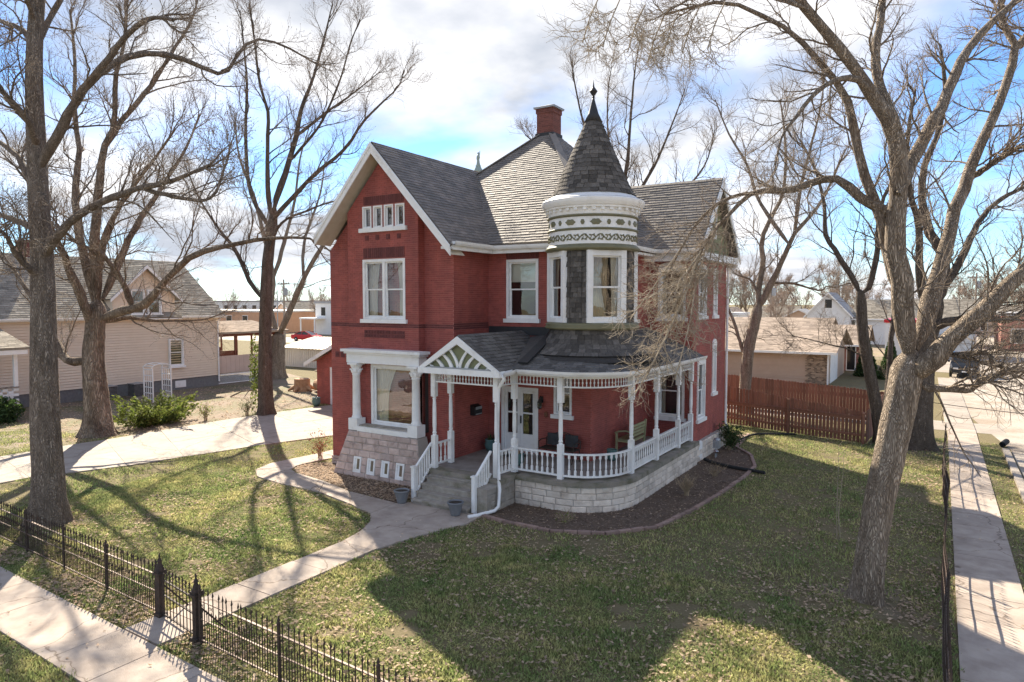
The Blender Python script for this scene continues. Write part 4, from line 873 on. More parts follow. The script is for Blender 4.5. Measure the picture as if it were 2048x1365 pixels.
m = MB(); m.tube([(-10.12, 15.66, pz - .05), (-10.14, 15.72, pz - .2), (-10.36, 15.84, pz - .42), (-10.38, 15.84, pz - .6), (-10.38, 15.84, 1.0), (-10.30, 15.74, .78), (-10.16, 15.55, .62), (-10.16, 15.5, .18), (-10.2, 15.35, .09), (-10.42, 14.85, .06), (-10.55, 14.6, .06)], .05, 10); m.build('downspout', 'white', H, smooth=True)

# ------------------------------------------------------------------ trees
def spline(pts, K):
    P = np.array(pts, float); n = len(P)
    if n < 3: return P[0] + (P[-1] - P[0]) * np.linspace(0, 1, K)[:, None]
    Q = np.vstack([2 * P[0] - P[1], P, 2 * P[-1] - P[-2]]); d = np.r_[0, np.cumsum(np.linalg.norm(np.diff(P, axis=0), axis=1))]; out = []
    for s in np.linspace(0, d[-1], K):
        i = min(n - 2, max(0, np.searchsorted(d, s) - 1)); t = (s - d[i]) / (d[i + 1] - d[i] + 1e-9); a, b, c, e = Q[i:i + 4]
        out.append(.5 * (2 * b + (c - a) * t + (2 * a - 5 * b + 4 * c - e) * t * t + (3 * b - a - 3 * c + e) * t ** 3))
    return np.array(out)
def unit(v): return v / (np.linalg.norm(v, axis=-1, keepdims=True) + 1e-9)
def sprout(P, R, m, t0, t1, length, ang, K, up=.25, wig=.16, rmax=.5, rmin=.004, g=None, taper=.35):
    "m children on each polyline of P (N,K0,3)"
    g = g or rng; Nn, K0, _ = P.shape
    t = (t0 + (t1 - t0) * (np.arange(m)[None] + g.random((Nn, m))) / m) * (K0 - 1); i = np.minimum(t.astype(int), K0 - 2); f = (t - i)[..., None]; ar = np.arange(Nn)[:, None]
    p = P[ar, i] * (1 - f) + P[ar, i + 1] * f; T = unit(P[ar, i + 1] - P[ar, i]); r = R[ar, i] * (1 - f[..., 0]) + R[ar, i + 1] * f[..., 0]
    rv = g.normal(size=p.shape); pe = unit(rv - (rv * T).sum(-1, keepdims=True) * T); a = np.radians(ang[0] + (ang[1] - ang[0]) * g.random((Nn, m)))[..., None]
    d = unit(np.cos(a) * T + np.sin(a) * pe + np.array([0, 0, up]) * .6)
    Ln = length * (.45 + .75 * g.random((Nn, m))) * (1.15 - .6 * (t / (K0 - 1)))
    Ln = np.minimum(Ln, 40 * r + .25)
    p = p.reshape(-1, 3); d = d.reshape(-1, 3); Ln = Ln.reshape(-1); r = r.reshape(-1); out = [p]
    for k in range(K - 1):
        d = unit(d + g.normal(size=d.shape) * wig + np.array([0, 0, up]) * .22); p = p + d * (Ln / (K - 1))[:, None]; out.append(p)
    r0 = np.clip(r * rmax, rmin, None); R2 = r0[:, None] * (1 - (1 - taper) * np.linspace(0, 1, K)[None]); return np.stack(out, 1), R2
def grow_tree(name, label, limbs, bark, twigmat, seed, density=1.0, fine=True, lens=(2.2, 1.1, .5), droop=None, group=None, up=.25, flare=1.5, thin=1.0, knots=False, counts=(11, 8, 6), tk=(.82, .78)):
    g = np.random.default_rng(seed); b = limbs[0][0][0]
    T = thing(name, label, 'tree', (b[0], b[1], 0), group=group)
    m = MB(); allP = []; allR = []
    for k, (pts, r0, r1) in enumerate(limbs):
        K = 26 if k == 0 else 18; P = spline(pts, K); R = (r0 + (r1 - r0) * np.linspace(0, 1, K) ** .8) * (tk[0] if k == 0 else tk[1])
        if k == 0:
            n = 22; h = np.linspace(0, 1, K) * np.linalg.norm(P[-1] - P[0]); P[0, 2] = -.12
            fl = 1 + (flare - 1) * np.exp(-h / .42); th = np.arange(n) * 2 * np.pi / n; ph = g.random(3) * 6
            ring = []
            for q in range(K):
                if q >= K - 2: R[q] *= (.8, .35)[q - K + 2]
                lob = 1 + (.10 * np.sin(3 * th + ph[0]) + .07 * np.sin(5 * th + ph[1])) * (1.8 * np.exp(-h[q] / .5) + .28) + .02 * g.normal(size=n)
                rr = R[q] * fl[q] * lob; ring.append(np.stack([P[q, 0] + rr * np.cos(th), P[q, 1] + rr * np.sin(th), np.full(n, P[q, 2])], -1))
            v = np.array(ring).reshape(-1, 3); i = np.arange(n); j = (i + 1) % n; kk = np.arange(K - 1)[:, None] * n
            f = np.stack([kk + i, kk + j, kk + n + j, kk + n + i], -1).reshape(-1, 4)
            put('trunk', make_mesh('trunk', v, f, bark, np.zeros(len(f)), True), T)
        else:
            P += g.normal(size=P.shape) * (R[:, None] * .12); P[0] = pts[0]; R[0] *= .35; R[1] *= .85
            v, f = tubes(P[None], R[None] * (1 + .06 * g.normal(size=(1, K))), 12); put('limb', make_mesh('limb', v, f, bark, np.zeros(len(f)), True), T)
            K2 = 12; idx = np.linspace(0, K - 1, K2).round().astype(int); allP.append(P[idx]); allR.append(R[idx])
    P0 = np.array(allP); R0 = np.array(allR); c1, c2, c3 = [max(1, int(c * density)) for c in counts]
    P1, R1 = sprout(P0, R0, c1, .12, 1, lens[0], (28, 65), 9, up, .17, .42, .008, g); R1 = np.minimum(R1, R1 / R1[:, :1] * (.010 + .009 * lens[0]))
    tipP, tipR = sprout(P0[:, -3:], R0[:, -3:], 3, .5, 1, lens[0] * .9, (8, 35), 9, up, .13, .7, .008, g); P1 = np.vstack([P1, tipP]); R1 = np.vstack([R1, tipR])
    P2, R2 = sprout(P1, R1, c2, .15, 1, lens[1], (22, 60), 7, up, .15, .5, .0045 * thin, g)
    V = []; F = []; off = 0
    sets = [(P1, R1, 6), (P2, R2, 4)]
    if fine:
        P3, R3 = sprout(P2, R2, c3, .15, 1, lens[2], (20, 60), 4, up, .17, .6, .0032 * thin, g, .5); sets.append((P3, R3, 3))
    if droop is not None:
        dP = np.array([spline(d, 12) for d in droop]); dR = np.full(dP.shape[:2], .013)
        Q1, S1 = sprout(dP, dR, 9, .1, 1, 1.25, (25, 85), 8, -.16, .28, .7, .008, g); Q2, S2 = sprout(Q1, S1, 5, .1, 1, .6, (25, 75), 6, -.05, .32, .7, .0055, g, .55); Q3, S3 = sprout(Q2, S2, 4, .1, 1, .36, (20, 65), 4, .1, .25, .7, .0036, g, .6)
        dv = []; df = []; dof = 0
        for (Pq, Rq, n) in ((dP, dR, 6), (Q1, S1, 5), (Q2, S2, 4), (Q3, S3, 3)):
            v, f = tubes(Pq, Rq, n); dv.append(v); df.append(f + dof); dof += len(v)
        f = np.vstack(df); put('drooping_branches', make_mesh('drooping_branches', np.vstack(dv), f, 'twig_light', g.random(len(f)), True), T)
    for (Pq, Rq, n) in sets:
        v, f = tubes(Pq, Rq, n); V.append(v); F.append(f + off); off += len(v)
    if knots:                               # winter buds along the twigs
        tip = sets[-1][0][::2, -1]; s = .013; oc_ = np.array([(1, 0, 0), (-1, 0, 0), (0, 1, 0), (0, -1, 0), (0, 0, 1.7), (0, 0, -1.2)]) * s
        v = (tip[:, None] + oc_[None]).reshape(-1, 3); q = np.array([(0, 2, 4, 4), (2, 1, 4, 4), (1, 3, 4, 4), (3, 0, 4, 4), (2, 0, 5, 5), (1, 2, 5, 5), (3, 1, 5, 5), (0, 3, 5, 5)])
        f3 = (np.arange(len(tip))[:, None, None] * 6 + q[None]).reshape(-1, 4)
        bud = make_mesh('buds', v, f3[:, :3].copy(), twigmat, g.random(len(f3)))
        o = put('buds', bud, T); o['kind'] = 'stuff'
    f = np.vstack(F); cm_ = make_mesh('crown', np.vstack(V), f, twigmat, g.random(len(f)), True); cm_.materials.append(M[bark]); mi = np.zeros(len(f), np.int32); mi[:len(F[0])] = 1; cm_.polygons.foreach_set('material_index', mi); put('crown', cm_, T)
    return T
TREES = {
 'A': [
  ([(-19.75, 8.53, -0.04),(-19.82, 8.57, 1.25),(-19.95, 8.6, 2.97),(-20.05, 8.7, 5.34),(-20.13, 8.76, 6.92),(-20.25, 8.78, 8.5),(-20.38, 8.83, 10.35),(-20.47, 8.89, 12.06),(-20.45, 9.02, 13.77),(-20.42, 9.15, 15.62),(-20.43, 9.26, 17.2)], 0.5, 0.16),
  ([(-20.29, 8.81, 9.23),(-19.46, 8.89, 9.98),(-18.6, 9.0, 10.92),(-17.62, 9.17, 11.63),(-16.66, 9.32, 12.26),(-15.8, 9.38, 12.43),(-14.98, 9.39, 12.21)], 0.2, 0.05),
  ([(-18.53, 8.96, 10.9),(-18.43, 9.38, 11.56),(-18.21, 9.86, 12.03),(-18.15, 10.23, 12.29),(-17.77, 10.79, 12.42),(-17.59, 11.21, 12.37),(-17.03, 11.85, 12.09),(-17.04, 12.16, 12.13),(-16.88, 12.63, 12.97),(-16.74, 13.05, 13.3),(-16.31, 13.63, 13.2),(-15.64, 14.33, 12.71)], 0.15, 0.025),
  ([(-20.13, 8.76, 6.92),(-19.27, 8.74, 7.49),(-18.02, 8.98, 8.17),(-16.64, 9.28, 8.51),(-15.53, 9.39, 8.6),(-14.72, 9.31, 8.63),(-13.72, 9.36, 8.82)], 0.2, 0.04),
  ([(-16.29, 9.26, 8.52),(-15.83, 9.75, 8.37),(-15.21, 10.34, 8.32),(-15.07, 10.69, 9.13),(-15.13, 10.9, 9.72)], 0.09, 0.025),
  ([(-20.22, 8.79, 8.24),(-21.03, 8.93, 9.04),(-21.89, 9.03, 9.82),(-22.93, 9.0, 10.35),(-24.29, 8.8, 11.15)], 0.18, 0.05),
  ([(-20.33, 8.83, 9.82),(-19.79, 8.41, 10.38),(-19.65, 7.76, 11.05),(-19.39, 7.19, 11.83)], 0.16, 0.04),
  ([(-20.45, 8.91, 12.19),(-21.47, 9.13, 13.18),(-22.84, 9.09, 13.77),(-24.39, 8.96, 14.51)], 0.14, 0.04),
  ([(-20.14, 8.78, 7.45),(-21.56, 9.11, 7.9),(-23.46, 9.13, 8.36),(-25.42, 9.1, 8.64)], 0.17, 0.05),
  ([(-20.46, 8.92, 12.46),(-20.79, 9.59, 13.8),(-20.96, 10.37, 15.21),(-21.35, 11.02, 16.86)], 0.14, 0.04),
  ([(-20.43, 8.99, 13.12),(-19.81, 8.25, 14.08),(-18.98, 7.64, 14.76)], 0.12, 0.03),
  ([(-20.08, 8.75, 6.39),(-19.87, 8.13, 6.88),(-19.43, 7.65, 7.45),(-19.07, 7.11, 7.73)], 0.14, 0.03),
 ],
 'B': [
  ([(-30.82, 15.39, -0.07),(-30.96, 15.41, 1.56),(-31.14, 15.41, 3.3),(-31.11, 15.53, 4.82),(-31.09, 15.62, 5.91)], 0.78, 0.5),
  ([(-31.2, 15.38, 3.3),(-32.45, 15.06, 3.22),(-33.38, 14.99, 3.9),(-34.54, 14.85, 5.46),(-35.8, 14.62, 6.83),(-37.09, 14.38, 8.23)], 0.34, 0.06),
  ([(-31.18, 15.48, 4.61),(-31.0, 14.96, 5.91),(-30.84, 14.44, 7.15),(-30.76, 13.88, 8.55),(-30.73, 13.27, 9.89),(-30.68, 12.68, 11.17)], 0.33, 0.06),
  ([(-31.13, 15.56, 5.47),(-31.8, 15.6, 7.23),(-32.54, 15.61, 9.23),(-32.99, 15.77, 10.83),(-33.16, 16.12, 12.57),(-33.73, 16.22, 14.36),(-34.09, 16.5, 16.94),(-34.67, 16.64, 19.36)], 0.33, 0.06),
  ([(-31.08, 15.61, 5.69),(-31.03, 15.57, 8.5),(-30.73, 15.65, 10.6),(-30.41, 15.71, 12.18),(-29.81, 15.91, 13.33),(-29.59, 15.92, 15.28),(-29.13, 16.03, 16.4),(-28.84, 16.08, 18.28)], 0.36, 0.07),
  ([(-30.24, 15.62, 12.14),(-30.31, 16.32, 13.41),(-29.8, 17.42, 15.15),(-29.53, 18.37, 16.94),(-29.38, 19.24, 18.53),(-29.58, 19.89, 20.29)], 0.2, 0.05),
  ([(-31.01, 15.61, 5.04),(-29.83, 15.79, 5.37),(-28.8, 15.85, 5.53),(-27.8, 15.9, 5.76),(-26.83, 15.97, 6.49),(-25.63, 16.18, 7.35),(-24.56, 16.29, 7.75),(-22.92, 16.75, 8.06),(-21.31, 17.18, 8.21),(-19.75, 17.56, 8.12),(-18.46, 17.72, 7.34)], 0.34, 0.03),
  ([(-28.81, 15.85, 5.63),(-28.72, 15.39, 6.73),(-28.88, 14.76, 7.74),(-28.92, 14.16, 8.01),(-28.93, 13.58, 8.24)], 0.22, 0.06),
  ([(-31.0, 15.61, 4.93),(-30.45, 16.56, 5.09),(-29.82, 17.53, 4.97),(-28.6, 18.89, 5.0),(-28.15, 19.79, 5.34)], 0.16, 0.03),
  ([(-30.91, 15.73, 5.91),(-30.92, 16.55, 7.68),(-30.82, 17.45, 9.53),(-30.68, 18.34, 10.98),(-30.33, 19.41, 12.96),(-30.34, 20.23, 14.77)], 0.27, 0.05),
  ([(-31.12, 15.66, 6.78),(-30.03, 15.59, 8.87),(-28.48, 15.78, 10.44),(-27.11, 15.82, 11.32),(-25.58, 15.97, 12.54)], 0.24, 0.05),
 ],
 'C': [
  ([(-29.36, 22.86, -0.05),(-29.49, 23.01, 3.35),(-29.53, 23.22, 6.96),(-29.44, 23.42, 9.02),(-29.29, 23.62, 10.7)], 0.46, 0.3),
  ([(-29.29, 23.61, 10.57),(-29.4, 23.94, 11.46),(-29.22, 24.51, 13.08),(-29.18, 24.96, 14.54),(-29.14, 25.44, 16.29),(-28.94, 26.01, 17.79),(-28.68, 26.67, 20.26),(-28.61, 27.17, 22.01)], 0.25, 0.04),
  ([(-29.36, 23.53, 10.05),(-29.26, 23.26, 10.93),(-29.12, 23.11, 13.11),(-28.88, 23.01, 15.32),(-28.95, 22.64, 16.44),(-28.96, 22.38, 18.45),(-28.93, 22.11, 20.02)], 0.2, 0.04),
  ([(-29.35, 23.52, 9.8),(-28.9, 23.39, 10.21),(-27.65, 23.81, 11.4),(-26.63, 24.07, 12.29),(-25.2, 24.59, 13.35),(-24.22, 24.85, 14.56),(-23.19, 25.1, 15.4),(-22.3, 25.26, 16.03),(-21.79, 25.18, 16.74)], 0.19, 0.03),
  ([(-29.29, 25.06, 14.57),(-28.43, 26.49, 16.06),(-27.83, 27.73, 17.21),(-27.01, 29.14, 18.69)], 0.13, 0.03),
  ([(-29.54, 23.14, 5.93),(-30.07, 23.22, 6.19),(-30.85, 23.19, 6.98),(-31.86, 23.06, 8.64),(-32.84, 22.9, 9.65),(-34.1, 22.62, 11.33),(-35.16, 22.48, 13.29)], 0.19, 0.04),
  ([(-29.52, 23.3, 7.99),(-28.41, 23.22, 9.71),(-26.56, 23.54, 10.37),(-24.75, 23.81, 10.75),(-23.19, 23.9, 10.75)], 0.12, 0.03),
  ([(-29.46, 23.44, 9.54),(-30.91, 23.38, 11.7),(-31.7, 23.81, 14.89),(-32.25, 24.35, 17.42),(-32.95, 24.76, 19.57),(-33.76, 25.14, 22.16)], 0.18, 0.04),
  ([(-29.57, 24.8, 13.17),(-27.63, 25.25, 15.02),(-26.25, 25.37, 17.11),(-25.31, 25.17, 18.6),(-24.38, 24.93, 19.54)], 0.12, 0.03),
 ],
 'D': [
  ([(-42.84, 34.42, -0.04),(-42.81, 34.58, 2.17),(-42.85, 34.65, 3.51)], 0.72, 0.55),
  ([(-42.84, 34.64, 3.4),(-43.25, 34.75, 3.8),(-43.87, 34.81, 5.41),(-43.97, 35.23, 7.54),(-44.86, 35.21, 10.67),(-45.86, 35.14, 13.84),(-47.21, 34.85, 17.03),(-47.89, 34.97, 20.26)], 0.38, 0.06),
  ([(-42.78, 34.68, 3.32),(-42.39, 34.6, 3.52),(-41.6, 34.88, 5.42),(-40.64, 35.29, 7.49),(-39.43, 35.85, 9.72),(-38.02, 36.55, 11.92),(-36.62, 37.24, 14.1),(-35.85, 37.5, 15.89)], 0.36, 0.06),
  ([(-44.09, 35.32, 7.55),(-44.04, 36.45, 10.73),(-44.07, 37.54, 14.0),(-44.43, 38.43, 17.35),(-44.42, 39.52, 20.38)], 0.25, 0.05),
  ([(-40.53, 35.19, 7.48),(-41.58, 36.31, 10.6),(-41.74, 38.04, 14.27),(-42.51, 39.33, 17.3)], 0.2, 0.05),
 ],
 'R': [
  ([(-1.04, 14.72, -0.05),(-1.0, 14.79, 0.78),(-0.92, 14.9, 1.66),(-0.81, 15.03, 2.44),(-0.66, 15.18, 3.41),(-0.53, 15.32, 4.29),(-0.47, 15.4, 4.87)], 0.33, 0.4),
  ([(-0.48, 15.38, 4.68),(-0.59, 15.26, 5.36),(-0.68, 15.16, 6.23),(-0.74, 15.07, 6.85),(-0.75, 15.03, 7.93),(-0.77, 14.97, 8.63),(-0.97, 14.79, 9.19),(-1.22, 14.57, 9.73),(-1.52, 14.31, 10.17),(-1.89, 14.02, 10.7),(-2.24, 13.72, 11.15),(-2.58, 13.46, 11.84),(-2.82, 13.26, 12.61)], 0.3, 0.08),
  ([(-0.74, 14.84, 7.82),(-0.64, 15.15, 8.19),(-0.45, 15.53, 8.77),(-0.24, 15.91, 9.34),(-0.01, 16.33, 9.99),(0.29, 16.79, 10.85),(0.71, 17.32, 11.5),(1.07, 17.8, 11.97),(1.55, 18.38, 12.77)], 0.19, 0.07),
  ([(-0.74, 14.8, 9.01),(-1.05, 14.94, 9.74),(-1.22, 15.17, 10.54),(-1.17, 15.54, 11.38),(-1.17, 15.86, 11.86),(-1.18, 16.21, 12.98)], 0.15, 0.06),
  ([(-0.4, 15.45, 4.87),(-0.25, 15.74, 5.47),(-0.1, 16.05, 6.3),(0.06, 16.36, 6.96),(0.16, 16.62, 7.58),(0.37, 16.96, 8.29),(0.59, 17.31, 9.03),(0.87, 17.71, 9.89),(1.07, 18.04, 10.61),(1.2, 18.32, 11.19),(0.95, 18.37, 11.81),(0.88, 18.55, 12.79)], 0.25, 0.07),
  ([(1.19, 18.29, 11.18),(1.47, 18.97, 11.75),(1.78, 19.69, 12.58)], 0.12, 0.06),
  ([(-0.39, 15.42, 4.44),(-0.22, 15.18, 4.57),(0.27, 15.17, 5.18),(0.69, 15.12, 5.69),(1.24, 15.15, 6.34),(1.71, 15.14, 6.97)], 0.29, 0.14),
  ([(-0.72, 15.41, 7.41),(-0.93, 15.47, 7.55),(-1.3, 15.43, 7.8),(-1.71, 15.38, 8.17),(-1.93, 15.42, 8.32),(-2.28, 15.38, 8.3),(-2.74, 15.26, 8.13),(-3.41, 15.01, 8.11),(-3.88, 14.86, 7.66),(-4.29, 14.75, 7.14),(-4.51, 14.77, 6.72)], 0.16, 0.03),
  ([(-3.45, 15.17, 8.14),(-4.0, 14.99, 8.0),(-4.49, 14.84, 7.59),(-4.88, 14.72, 6.95),(-5.19, 14.66, 6.3)], 0.06, 0.02),
  ([(-0.68, 15.34, 5.85),(-0.78, 15.41, 6.24),(-0.94, 15.46, 6.89),(-1.13, 15.5, 7.65),(-1.36, 15.51, 8.27),(-1.51, 15.56, 8.83),(-1.71, 15.61, 9.81),(-2.07, 15.53, 10.46),(-2.5, 15.41, 11.05),(-3.0, 15.24, 11.55),(-3.43, 15.1, 11.82),(-3.97, 14.89, 12.1),(-4.5, 14.66, 12.07),(-5.16, 14.35, 11.91)], 0.19, 0.03),
  ([(-1.18, 14.09, 9.6),(-1.46, 13.79, 9.81),(-1.9, 13.36, 9.6),(-2.26, 12.95, 9.03),(-2.42, 12.68, 8.67),(-2.48, 12.47, 8.16)], 0.09, 0.02),
  ([(-0.3, 15.47, 4.29),(-0.18, 15.38, 4.16),(0.13, 15.41, 4.15),(0.53, 15.51, 4.13),(0.63, 15.42, 4.33),(0.97, 15.49, 4.46),(1.42, 15.62, 4.61)], 0.11, 0.05),
  ([(0.02, 15.7, 4.83),(0.22, 15.47, 4.8),(0.73, 15.45, 4.85),(0.95, 15.21, 4.63),(1.38, 15.12, 4.58)], 0.08, 0.03),
  ([(-2.21, 13.54, 11.08),(-2.84, 13.47, 11.46),(-3.45, 13.39, 11.66),(-4.09, 13.29, 11.68),(-4.65, 13.22, 11.5)], 0.07, 0.02),
  ([(0.38, 17.35, 8.35),(0.77, 17.22, 8.61),(1.17, 17.09, 8.85),(1.54, 16.94, 8.97)], 0.1, 0.04),
 ],
 'S': [
  ([(-8.57, 36.79, -0.18),(-8.6, 36.88, 1.51),(-8.5, 37.07, 3.35),(-8.27, 37.31, 4.75),(-8.15, 37.45, 5.75)], 0.38, 0.33),
  ([(-8.16, 37.42, 5.4),(-8.21, 37.69, 6.59),(-8.13, 38.03, 7.53),(-8.14, 38.29, 8.23),(-8.28, 38.48, 9.16),(-7.86, 39.06, 10.53),(-7.43, 39.64, 11.91),(-7.48, 40.02, 14.67),(-7.82, 40.18, 16.91)], 0.24, 0.05),
  ([(-8.18, 37.41, 5.4),(-7.67, 37.63, 6.46),(-7.27, 37.78, 7.5),(-6.77, 38.01, 8.77),(-6.52, 38.04, 9.43),(-5.67, 38.48, 10.5),(-5.02, 38.81, 11.84),(-4.4, 39.15, 13.61)], 0.25, 0.05),
  ([(-6.66, 37.4, 8.72),(-7.66, 37.58, 10.15),(-8.43, 37.89, 11.44),(-9.15, 38.28, 13.36),(-10.14, 38.48, 15.05),(-10.99, 38.79, 17.06)], 0.16, 0.04),
  ([(-8.59, 36.97, 2.77),(-8.87, 37.13, 3.33),(-9.34, 37.23, 4.73),(-9.7, 37.35, 5.5),(-10.18, 37.44, 7.02)], 0.15, 0.06),
  ([(-7.56, 37.9, 6.98),(-7.36, 37.82, 6.82),(-6.51, 38.15, 6.76),(-5.36, 38.65, 6.4),(-5.02, 38.69, 6.65),(-4.66, 38.7, 6.55),(-4.02, 38.93, 6.8)], 0.11, 0.03),
  ([(-6.53, 38.12, 9.43),(-6.31, 37.96, 11.58),(-5.88, 37.92, 13.55),(-5.45, 37.88, 15.48),(-5.23, 37.68, 17.11)], 0.15, 0.04),
  ([(-8.16, 37.47, 6.19),(-8.64, 37.62, 7.0),(-9.41, 37.55, 7.33),(-10.21, 37.5, 8.1)], 0.1, 0.03),
 ],
 'T': [
  ([(-1.83, 31.59, -0.04),(-2.05, 31.54, 1.19),(-2.33, 31.45, 2.62),(-2.64, 31.37, 4.26),(-2.78, 31.39, 5.9),(-2.84, 31.38, 6.31)], 0.32, 0.24),
  ([(-2.82, 31.38, 6.11),(-3.12, 31.41, 6.83),(-3.6, 31.33, 7.56),(-3.9, 31.35, 8.19),(-4.17, 31.37, 8.5),(-4.29, 31.56, 9.88),(-4.68, 31.58, 11.4),(-5.28, 31.46, 12.7)], 0.18, 0.05),
  ([(-2.82, 31.38, 6.11),(-2.55, 31.37, 6.31),(-2.34, 31.36, 7.12),(-2.23, 31.29, 8.11),(-2.18, 31.22, 9.5),(-1.71, 31.43, 11.07),(-1.58, 31.43, 12.82)], 0.18, 0.05),
  ([(-1.88, 31.58, 0.37),(-1.76, 32.13, 2.17),(-1.75, 32.61, 3.81),(-1.65, 33.17, 5.91),(-1.91, 33.5, 8.04),(-1.45, 34.29, 10.23)], 0.2, 0.06),
  ([(-2.48, 31.42, 3.44),(-3.04, 30.5, 3.89),(-3.67, 29.53, 4.12),(-4.26, 28.58, 4.35),(-4.75, 27.7, 4.52)], 0.05, 0.02),
 ],
 'U': [
  ([(-0.59, 31.34, -0.06),(-0.55, 31.5, 1.93),(-0.48, 31.68, 3.91),(-0.31, 31.87, 5.1),(-0.17, 32.02, 6.1)], 0.58, 0.42),
  ([(-0.25, 31.93, 5.5),(0.07, 32.46, 6.66),(-0.09, 32.7, 7.92),(-0.65, 32.69, 9.15),(-0.78, 32.99, 11.17),(-0.31, 33.65, 12.78),(-0.12, 34.15, 14.64),(-0.35, 34.38, 16.59)], 0.33, 0.07),
  ([(-0.3, 31.85, 4.71),(0.11, 31.65, 5.0),(0.83, 31.64, 5.14),(1.46, 31.56, 5.23),(2.26, 31.59, 5.16),(2.94, 31.59, 5.89)], 0.27, 0.1),
  ([(-0.17, 32.01, 5.9),(0.61, 33.19, 7.52),(1.27, 34.31, 9.2),(1.98, 35.41, 10.1),(3.08, 36.74, 10.81)], 0.25, 0.08),
  ([(-0.31, 31.87, 5.1),(-0.72, 31.48, 6.69),(-0.81, 31.32, 8.7),(-1.15, 30.97, 10.17),(-1.28, 30.78, 12.06),(-1.08, 30.79, 13.93)], 0.25, 0.06),
  ([(0.97, 31.49, 5.13),(1.71, 31.22, 5.89),(2.26, 30.82, 6.62),(2.93, 30.49, 7.12)], 0.14, 0.05),
 ],
 'G': [
  ([(-18.4, 42.4, -0.76),(-18.45, 42.6, 2.6),(-18.51, 42.88, 7.31),(-18.51, 43.08, 10.34)], 0.5, 0.36),
  ([(-18.56, 43.03, 10.01),(-19.41, 43.15, 12.76),(-20.38, 43.2, 15.56),(-21.37, 43.25, 18.4),(-22.07, 43.45, 20.94),(-22.62, 43.73, 23.18)], 0.22, 0.04),
  ([(-18.5, 43.06, 10.01),(-18.22, 42.94, 12.64),(-17.86, 42.87, 15.22),(-17.6, 42.75, 18.09),(-17.31, 42.65, 20.9),(-16.94, 42.53, 22.7)], 0.24, 0.04),
  ([(-18.51, 43.08, 10.34),(-17.86, 44.24, 12.77),(-16.96, 45.57, 15.25),(-16.33, 46.72, 17.79),(-15.69, 47.91, 20.72)], 0.22, 0.04),
  ([(-18.54, 43.0, 9.33),(-19.71, 41.83, 11.62),(-20.95, 40.59, 13.53),(-22.01, 39.45, 15.4),(-23.03, 38.3, 16.58)], 0.2, 0.04),
  ([(-18.38, 43.32, 12.7),(-19.62, 43.97, 16.28),(-20.29, 44.98, 20.02),(-20.49, 46.25, 23.18)], 0.14, 0.03),
  ([(-18.48, 43.03, 9.33),(-16.59, 43.76, 11.29),(-14.78, 44.41, 12.88),(-13.3, 44.88, 14.75),(-12.67, 44.82, 16.9)], 0.2, 0.04),
 ],
}

DROOP = [[(-4.2, 14.97, 7.42), (-4.41, 15.37, 6.75), (-4.52, 15.23, 5.63)], [(-4.33, 14.88, 7.15), (-4.54, 14.91, 6.29), (-4.83, 14.65, 5.2)], [(-4.46, 14.78, 6.88), (-4.61, 14.28, 5.96), (-5.03, 13.94, 4.79)], [(-4.11, 15.04, 7.59), (-4.53, 15.03, 6.74), (-4.97, 14.7, 5.85)], [(-4.5, 14.74, 6.72), (-4.86, 14.37, 5.75), (-5.28, 14.03, 4.56)], [(-4.28, 14.91, 7.26), (-4.89, 15.28, 6.54), (-5.48, 14.83, 5.4)], [(-3.93, 15.16, 7.75), (-4.16, 15.28, 6.96), (-4.23, 15.17, 6.08)], [(-4.45, 14.77, 6.83), (-4.94, 14.47, 5.42), (-5.41, 14.09, 4.11)], [(-4.58, 14.66, 6.29), (-4.96, 14.05, 5.0), (-5.47, 13.65, 3.83)], [(-4.83, 14.55, 6.94), (-5.3, 14.32, 6.18), (-5.74, 14.0, 5.42)], [(-4.37, 14.84, 7.04), (-4.69, 14.16, 6.28), (-5.3, 13.75, 5.85)], [(-4.49, 14.73, 6.61), (-4.46, 14.16, 5.43), (-4.69, 13.93, 4.17)], [(-4.24, 13.81, 11.71), (-4.4, 13.69, 11.26), (-4.48, 13.48, 10.73)], [(-4.58, 13.6, 11.62), (-4.73, 13.47, 11.17), (-4.81, 13.27, 10.64)], [(-4.83, 13.43, 11.52), (-4.98, 13.31, 11.07), (-5.06, 13.11, 10.54)], [(-3.82, 14.08, 11.77), (-3.98, 13.95, 11.32), (-4.06, 13.75, 10.79)], [(-5.17, 13.23, 11.72), (-5.33, 13.11, 11.27), (-5.4, 12.91, 10.74)], [(-5.6, 12.97, 11.82), (-5.75, 12.85, 11.37), (-5.82, 12.65, 10.84)], [(-5.94, 12.77, 11.92), (-6.09, 12.64, 11.47), (-6.16, 12.44, 10.93)]]
grow_tree('maple_tree', 'massive grey barked bare tree inside the front fence, nearest at left', TREES['A'], 'bark', 'twig', 11, counts=(12, 9, 7), tk=(.80, .76), lens=(2.0, .95, .42), knots=True, flare=1.35, up=.12)
grow_tree('sycamore_tree', 'many limbed bare tree with patchy bark beside the juniper', TREES['B'], 'bark_sycamore', 'twig', 12, counts=(12, 9, 7), tk=(.72, .72), lens=(3.2, 1.5, .62), flare=1.4, thin=1.3, knots=True)
grow_tree('driveway_tree', 'straight trunked bare tree on the driveway edge, ivy on its trunk', TREES['C'], 'bark_dark', 'twig', 13, counts=(12, 9, 7), lens=(3.0, 1.4, .6), flare=1.35, thin=1.4, knots=True)
grow_tree('forked_tree', 'forked bare tree behind the driveway tree, trunk splitting in two', TREES['D'], 'bark_light', 'twig', 14, lens=(3.6, 1.7, .8), thin=1.7, flare=1.3, density=.8)
grow_tree('leaning_tree', 'big leaning bare tree on the side lawn with bright fissured bark', TREES['R'], 'bark_light', 'twig', 15, tk=(.75, .76), counts=(13, 9, 6), lens=(1.6, .75, .36), droop=DROOP, flare=1.25, up=.10, thin=.9)
